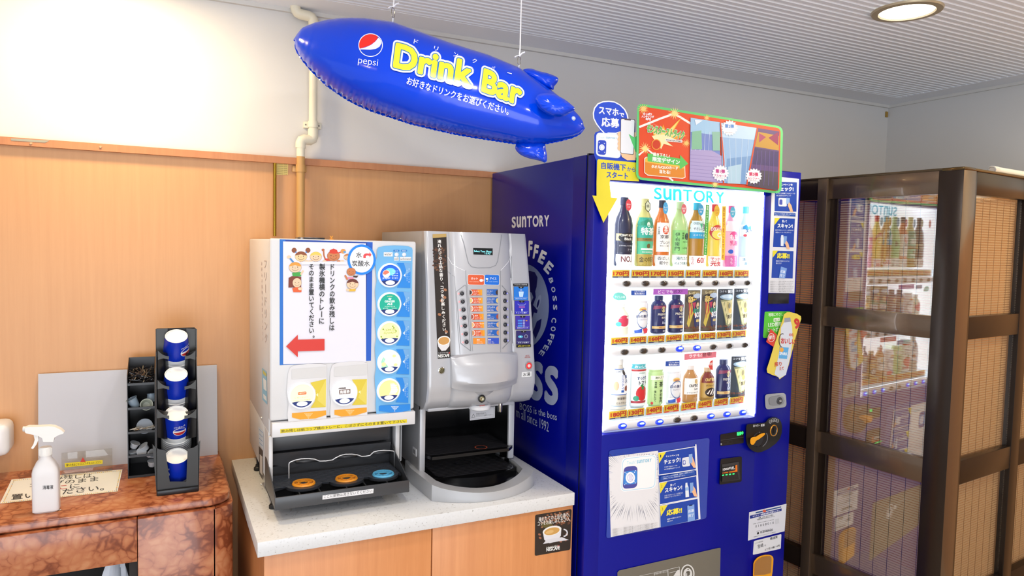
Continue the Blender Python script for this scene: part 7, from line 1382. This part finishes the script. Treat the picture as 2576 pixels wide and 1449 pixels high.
a.rr([(120, 560), (500, 590), (490, 960), (115, 920)], 70, 'DDE8F4'); a.rr([(135, 575), (488, 603), (478, 945), (128, 908)], 60, 'F0F2F6')
a.text('Touch!', 165, 652, 250, 656, 28, 'A8D4E4', 0); suntory(a, 268, 656, 435, 668, 28, '9CCCE4', .03)
a.rr([(148, 675), (275, 685), (268, 905), (140, 895)], 40, '2446C0'); a.ell(205, 790, 42, 46, 'E8F0FC'); a.ring(205, 790, 26, 30, 4, '8AA0E0')
for x, y in ((165, 715), (245, 728), (160, 855), (248, 862)): a.poly([(x-10, y-6), (x+10, y), (x, y+12)], 'E8F0FA')
a.poly([(590, 985), (510, 935), (490, 870), (500, 560), (720, 560), (720, 985)], 'F2C49A')
for y in (590, 665, 735, 800): a.ell(475, y, 32, 38, 'F2C49A', n=18)
a.rr([(492, 345), (712, 362), (690, 905), (485, 880)], 26, '5A4E58'); a.rr([(498, 356), (702, 372), (682, 896), (492, 872)], 22, 'E6EAF0'); a.poly([(545, 352), (650, 360), (645, 382), (550, 376)], '5A4E58')
a.poly([(612, 585), (700, 640), (760, 600), (760, 900), (712, 850), (680, 760)], '5FC878')
a.poly([(135, 990), (150, 968), (740, 1020), (770, 1305), (330, 1285), (325, 1330), (340, 1480), (345, 1550), (445, 1560), (230, 1935), (60, 1520), (125, 1525), (125, 1310)], 'E3D435')
a.text('自販機下', 195, 1115, 572, 1150, 105, '1F4CB8', .03); a.text('から', 590, 1150, 715, 1162, 66, '1F4CB8', .02); a.text('スタート', 275, 1250, 602, 1272, 98, '1F4CB8', .03)
a.build('print', sb)
# ============================================================ GLASS PARTITION
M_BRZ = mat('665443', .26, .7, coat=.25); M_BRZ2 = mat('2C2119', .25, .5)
M_PANE = glass_mat('dark_pane', 'F2EFEA', 1.0, base=.17)
Kp = Vector((2.078, -1.157, 0)); aB, aC = R(5.1), R(6.5)
dB = Vector((-math.sin(aB), math.cos(aB), 0)); nB = Vector((-math.cos(aB), -math.sin(aB), 0)); dC = Vector((math.cos(aC), math.sin(aC), 0)); nC = Vector((math.sin(aC), -math.cos(aC), 0))
def pb_(side, b, s0, s1, o0, o1, z0, z1, m, r=0):
    d, n = (dB, nB) if side == 'B' else (dC, nC); t = MB(); t.box(s0, s1, o0, o1, z0, z1, m, r)
    b.add([Kp+d*v.x+n*v.y+Vector((0, 0, v.z)) for v in t.v], t.f, m)
gp = thing('glass_partition', 'dark bronze framed glass partition with blinds to the right of the vending machine', 'partition', Kp)
LB, LC = 1.06, 1.235
def member(nm, side, *a, m=M_BRZ, r=.0015):
    b = MB(); pb_(side, b, *a, m, r); return b.build(nm, gp)
# corner post
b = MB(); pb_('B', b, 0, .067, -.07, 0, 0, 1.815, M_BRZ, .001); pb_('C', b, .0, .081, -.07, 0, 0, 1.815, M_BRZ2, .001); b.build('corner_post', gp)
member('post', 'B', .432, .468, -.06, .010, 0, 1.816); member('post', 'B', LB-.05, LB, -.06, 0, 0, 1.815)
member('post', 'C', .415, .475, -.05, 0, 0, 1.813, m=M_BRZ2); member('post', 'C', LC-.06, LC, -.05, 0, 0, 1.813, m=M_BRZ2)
RZ = [(0, .07), (.438, .507), (.870, .944), (1.313, 1.381), (1.747, 1.816)]
for z0, z1 in RZ:
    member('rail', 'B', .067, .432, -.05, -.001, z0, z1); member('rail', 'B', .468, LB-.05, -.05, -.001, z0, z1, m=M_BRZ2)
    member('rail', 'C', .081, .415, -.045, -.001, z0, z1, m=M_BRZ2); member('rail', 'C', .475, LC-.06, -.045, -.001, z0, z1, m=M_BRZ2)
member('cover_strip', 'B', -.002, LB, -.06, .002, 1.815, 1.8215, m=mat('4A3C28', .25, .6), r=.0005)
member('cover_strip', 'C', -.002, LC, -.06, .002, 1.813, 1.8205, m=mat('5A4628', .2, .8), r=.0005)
for (z0, _), (z1, __) in zip([(a_[1], 0) for a_ in RZ[:-1]], [(a_[0], 0) for a_ in RZ[1:]]):
    for side, s0, s1 in (('B', .067, .432), ('B', .468, LB-.05), ('C', .081, .415), ('C', .475, LC-.06)):
        b = MB(); pb_(side, b, s0, s1, -.017, -.014, z0-.002, z1+.002, M_PANE); b.build('glass_pane', gp)
    b = MB(); pb_('B', b, .405, .432, -.03, -.012, z0, z1, M_BRZ2); b.build('jamb', gp)
# blinds behind the panes
M_SLT = mat('F0E8D2', .55, var=.08, vscale=20)
nt_ = M_SLT.node_tree; tr_ = nt_.nodes.new('ShaderNodeBsdfTranslucent'); tr_.inputs[0].default_value = (*rgb('F2D9A8'), 1); mx_ = nt_.nodes.new('ShaderNodeMixShader'); mx_.inputs[0].default_value = .28
nt_.links.new(nt_.nodes['Principled BSDF'].outputs[0], mx_.inputs[1]); nt_.links.new(tr_.outputs[0], mx_.inputs[2]); nt_.links.new(mx_.outputs[0], nt_.nodes['Material Output'].inputs[0])
M_CRD = mat('3A3026', .7)
for side, s0, s1, lab in (('B', .07, LB-.055, 'cream slatted bamboo blind behind the glass facing the vending machine'), ('C', .084, LC-.065, 'cream slatted bamboo blind behind the glass on the right-hand face')):
    bt_ = thing('slatted_blind', lab, 'blind', Kp+(dB if side == 'B' else dC)*((s0+s1)/2))
    b = MB(); z = .05
    while z < 1.742: pb_(side, b, s0, s1, -.0335, -.0320, z, z+.0050, M_SLT); z += .00795
    b.build('slats', bt_, kind='stuff', smooth=False, fix=False)
    b = MB(); s_ = s0+.02
    while s_ < s1: pb_(side, b, s_-.0006, s_+.0006, -.0322, -.0310, .05, 1.745, M_CRD); s_ += .046
    b.build('cords', bt_, smooth=False, fix=False)
# added unseen lid that keeps room light out of the booth
b = MB(); p0, p1 = Kp+dB*LB, Kp+dC*LC; b.prism([(Kp.x+.02, Kp.y+.02), (p1.x, p1.y+.03), (3.31, p1.y+.03), (3.31, -.02), (p0.x, -.02), (p0.x+.02, p0.y)], lambda x, y, d: Vector((x, y, d)), 1.802, 1.812, mat('16130F', .8)); b.build('shade_lid', gp)
# fluorescent tube lying on top
q = onY(2495, 427, -1.075); b = MB(); d_ = dC
tl = thing('tube_lamp', 'white tube lamp lying on top of the glass partition', 'lamp', q)
for (r0, r1, s0, s1, m) in ((.0125, .0125, .0, .03, mat('E2DCD2', .3)), (.0115, .0115, .03, 1.0, mat('EDEBE2', .2))): b.lathe([(r0, s0), (r1, s1)], q, m, 24, ax=d_)
b.build('tube', tl); MB().lathe([(.0125, -.002), (.009, -.003), (.006, .0), (.002, .0)], q, mat('9A9692', .3, .5), 20, ax=d_, cap=True).build('end_cap', tl)
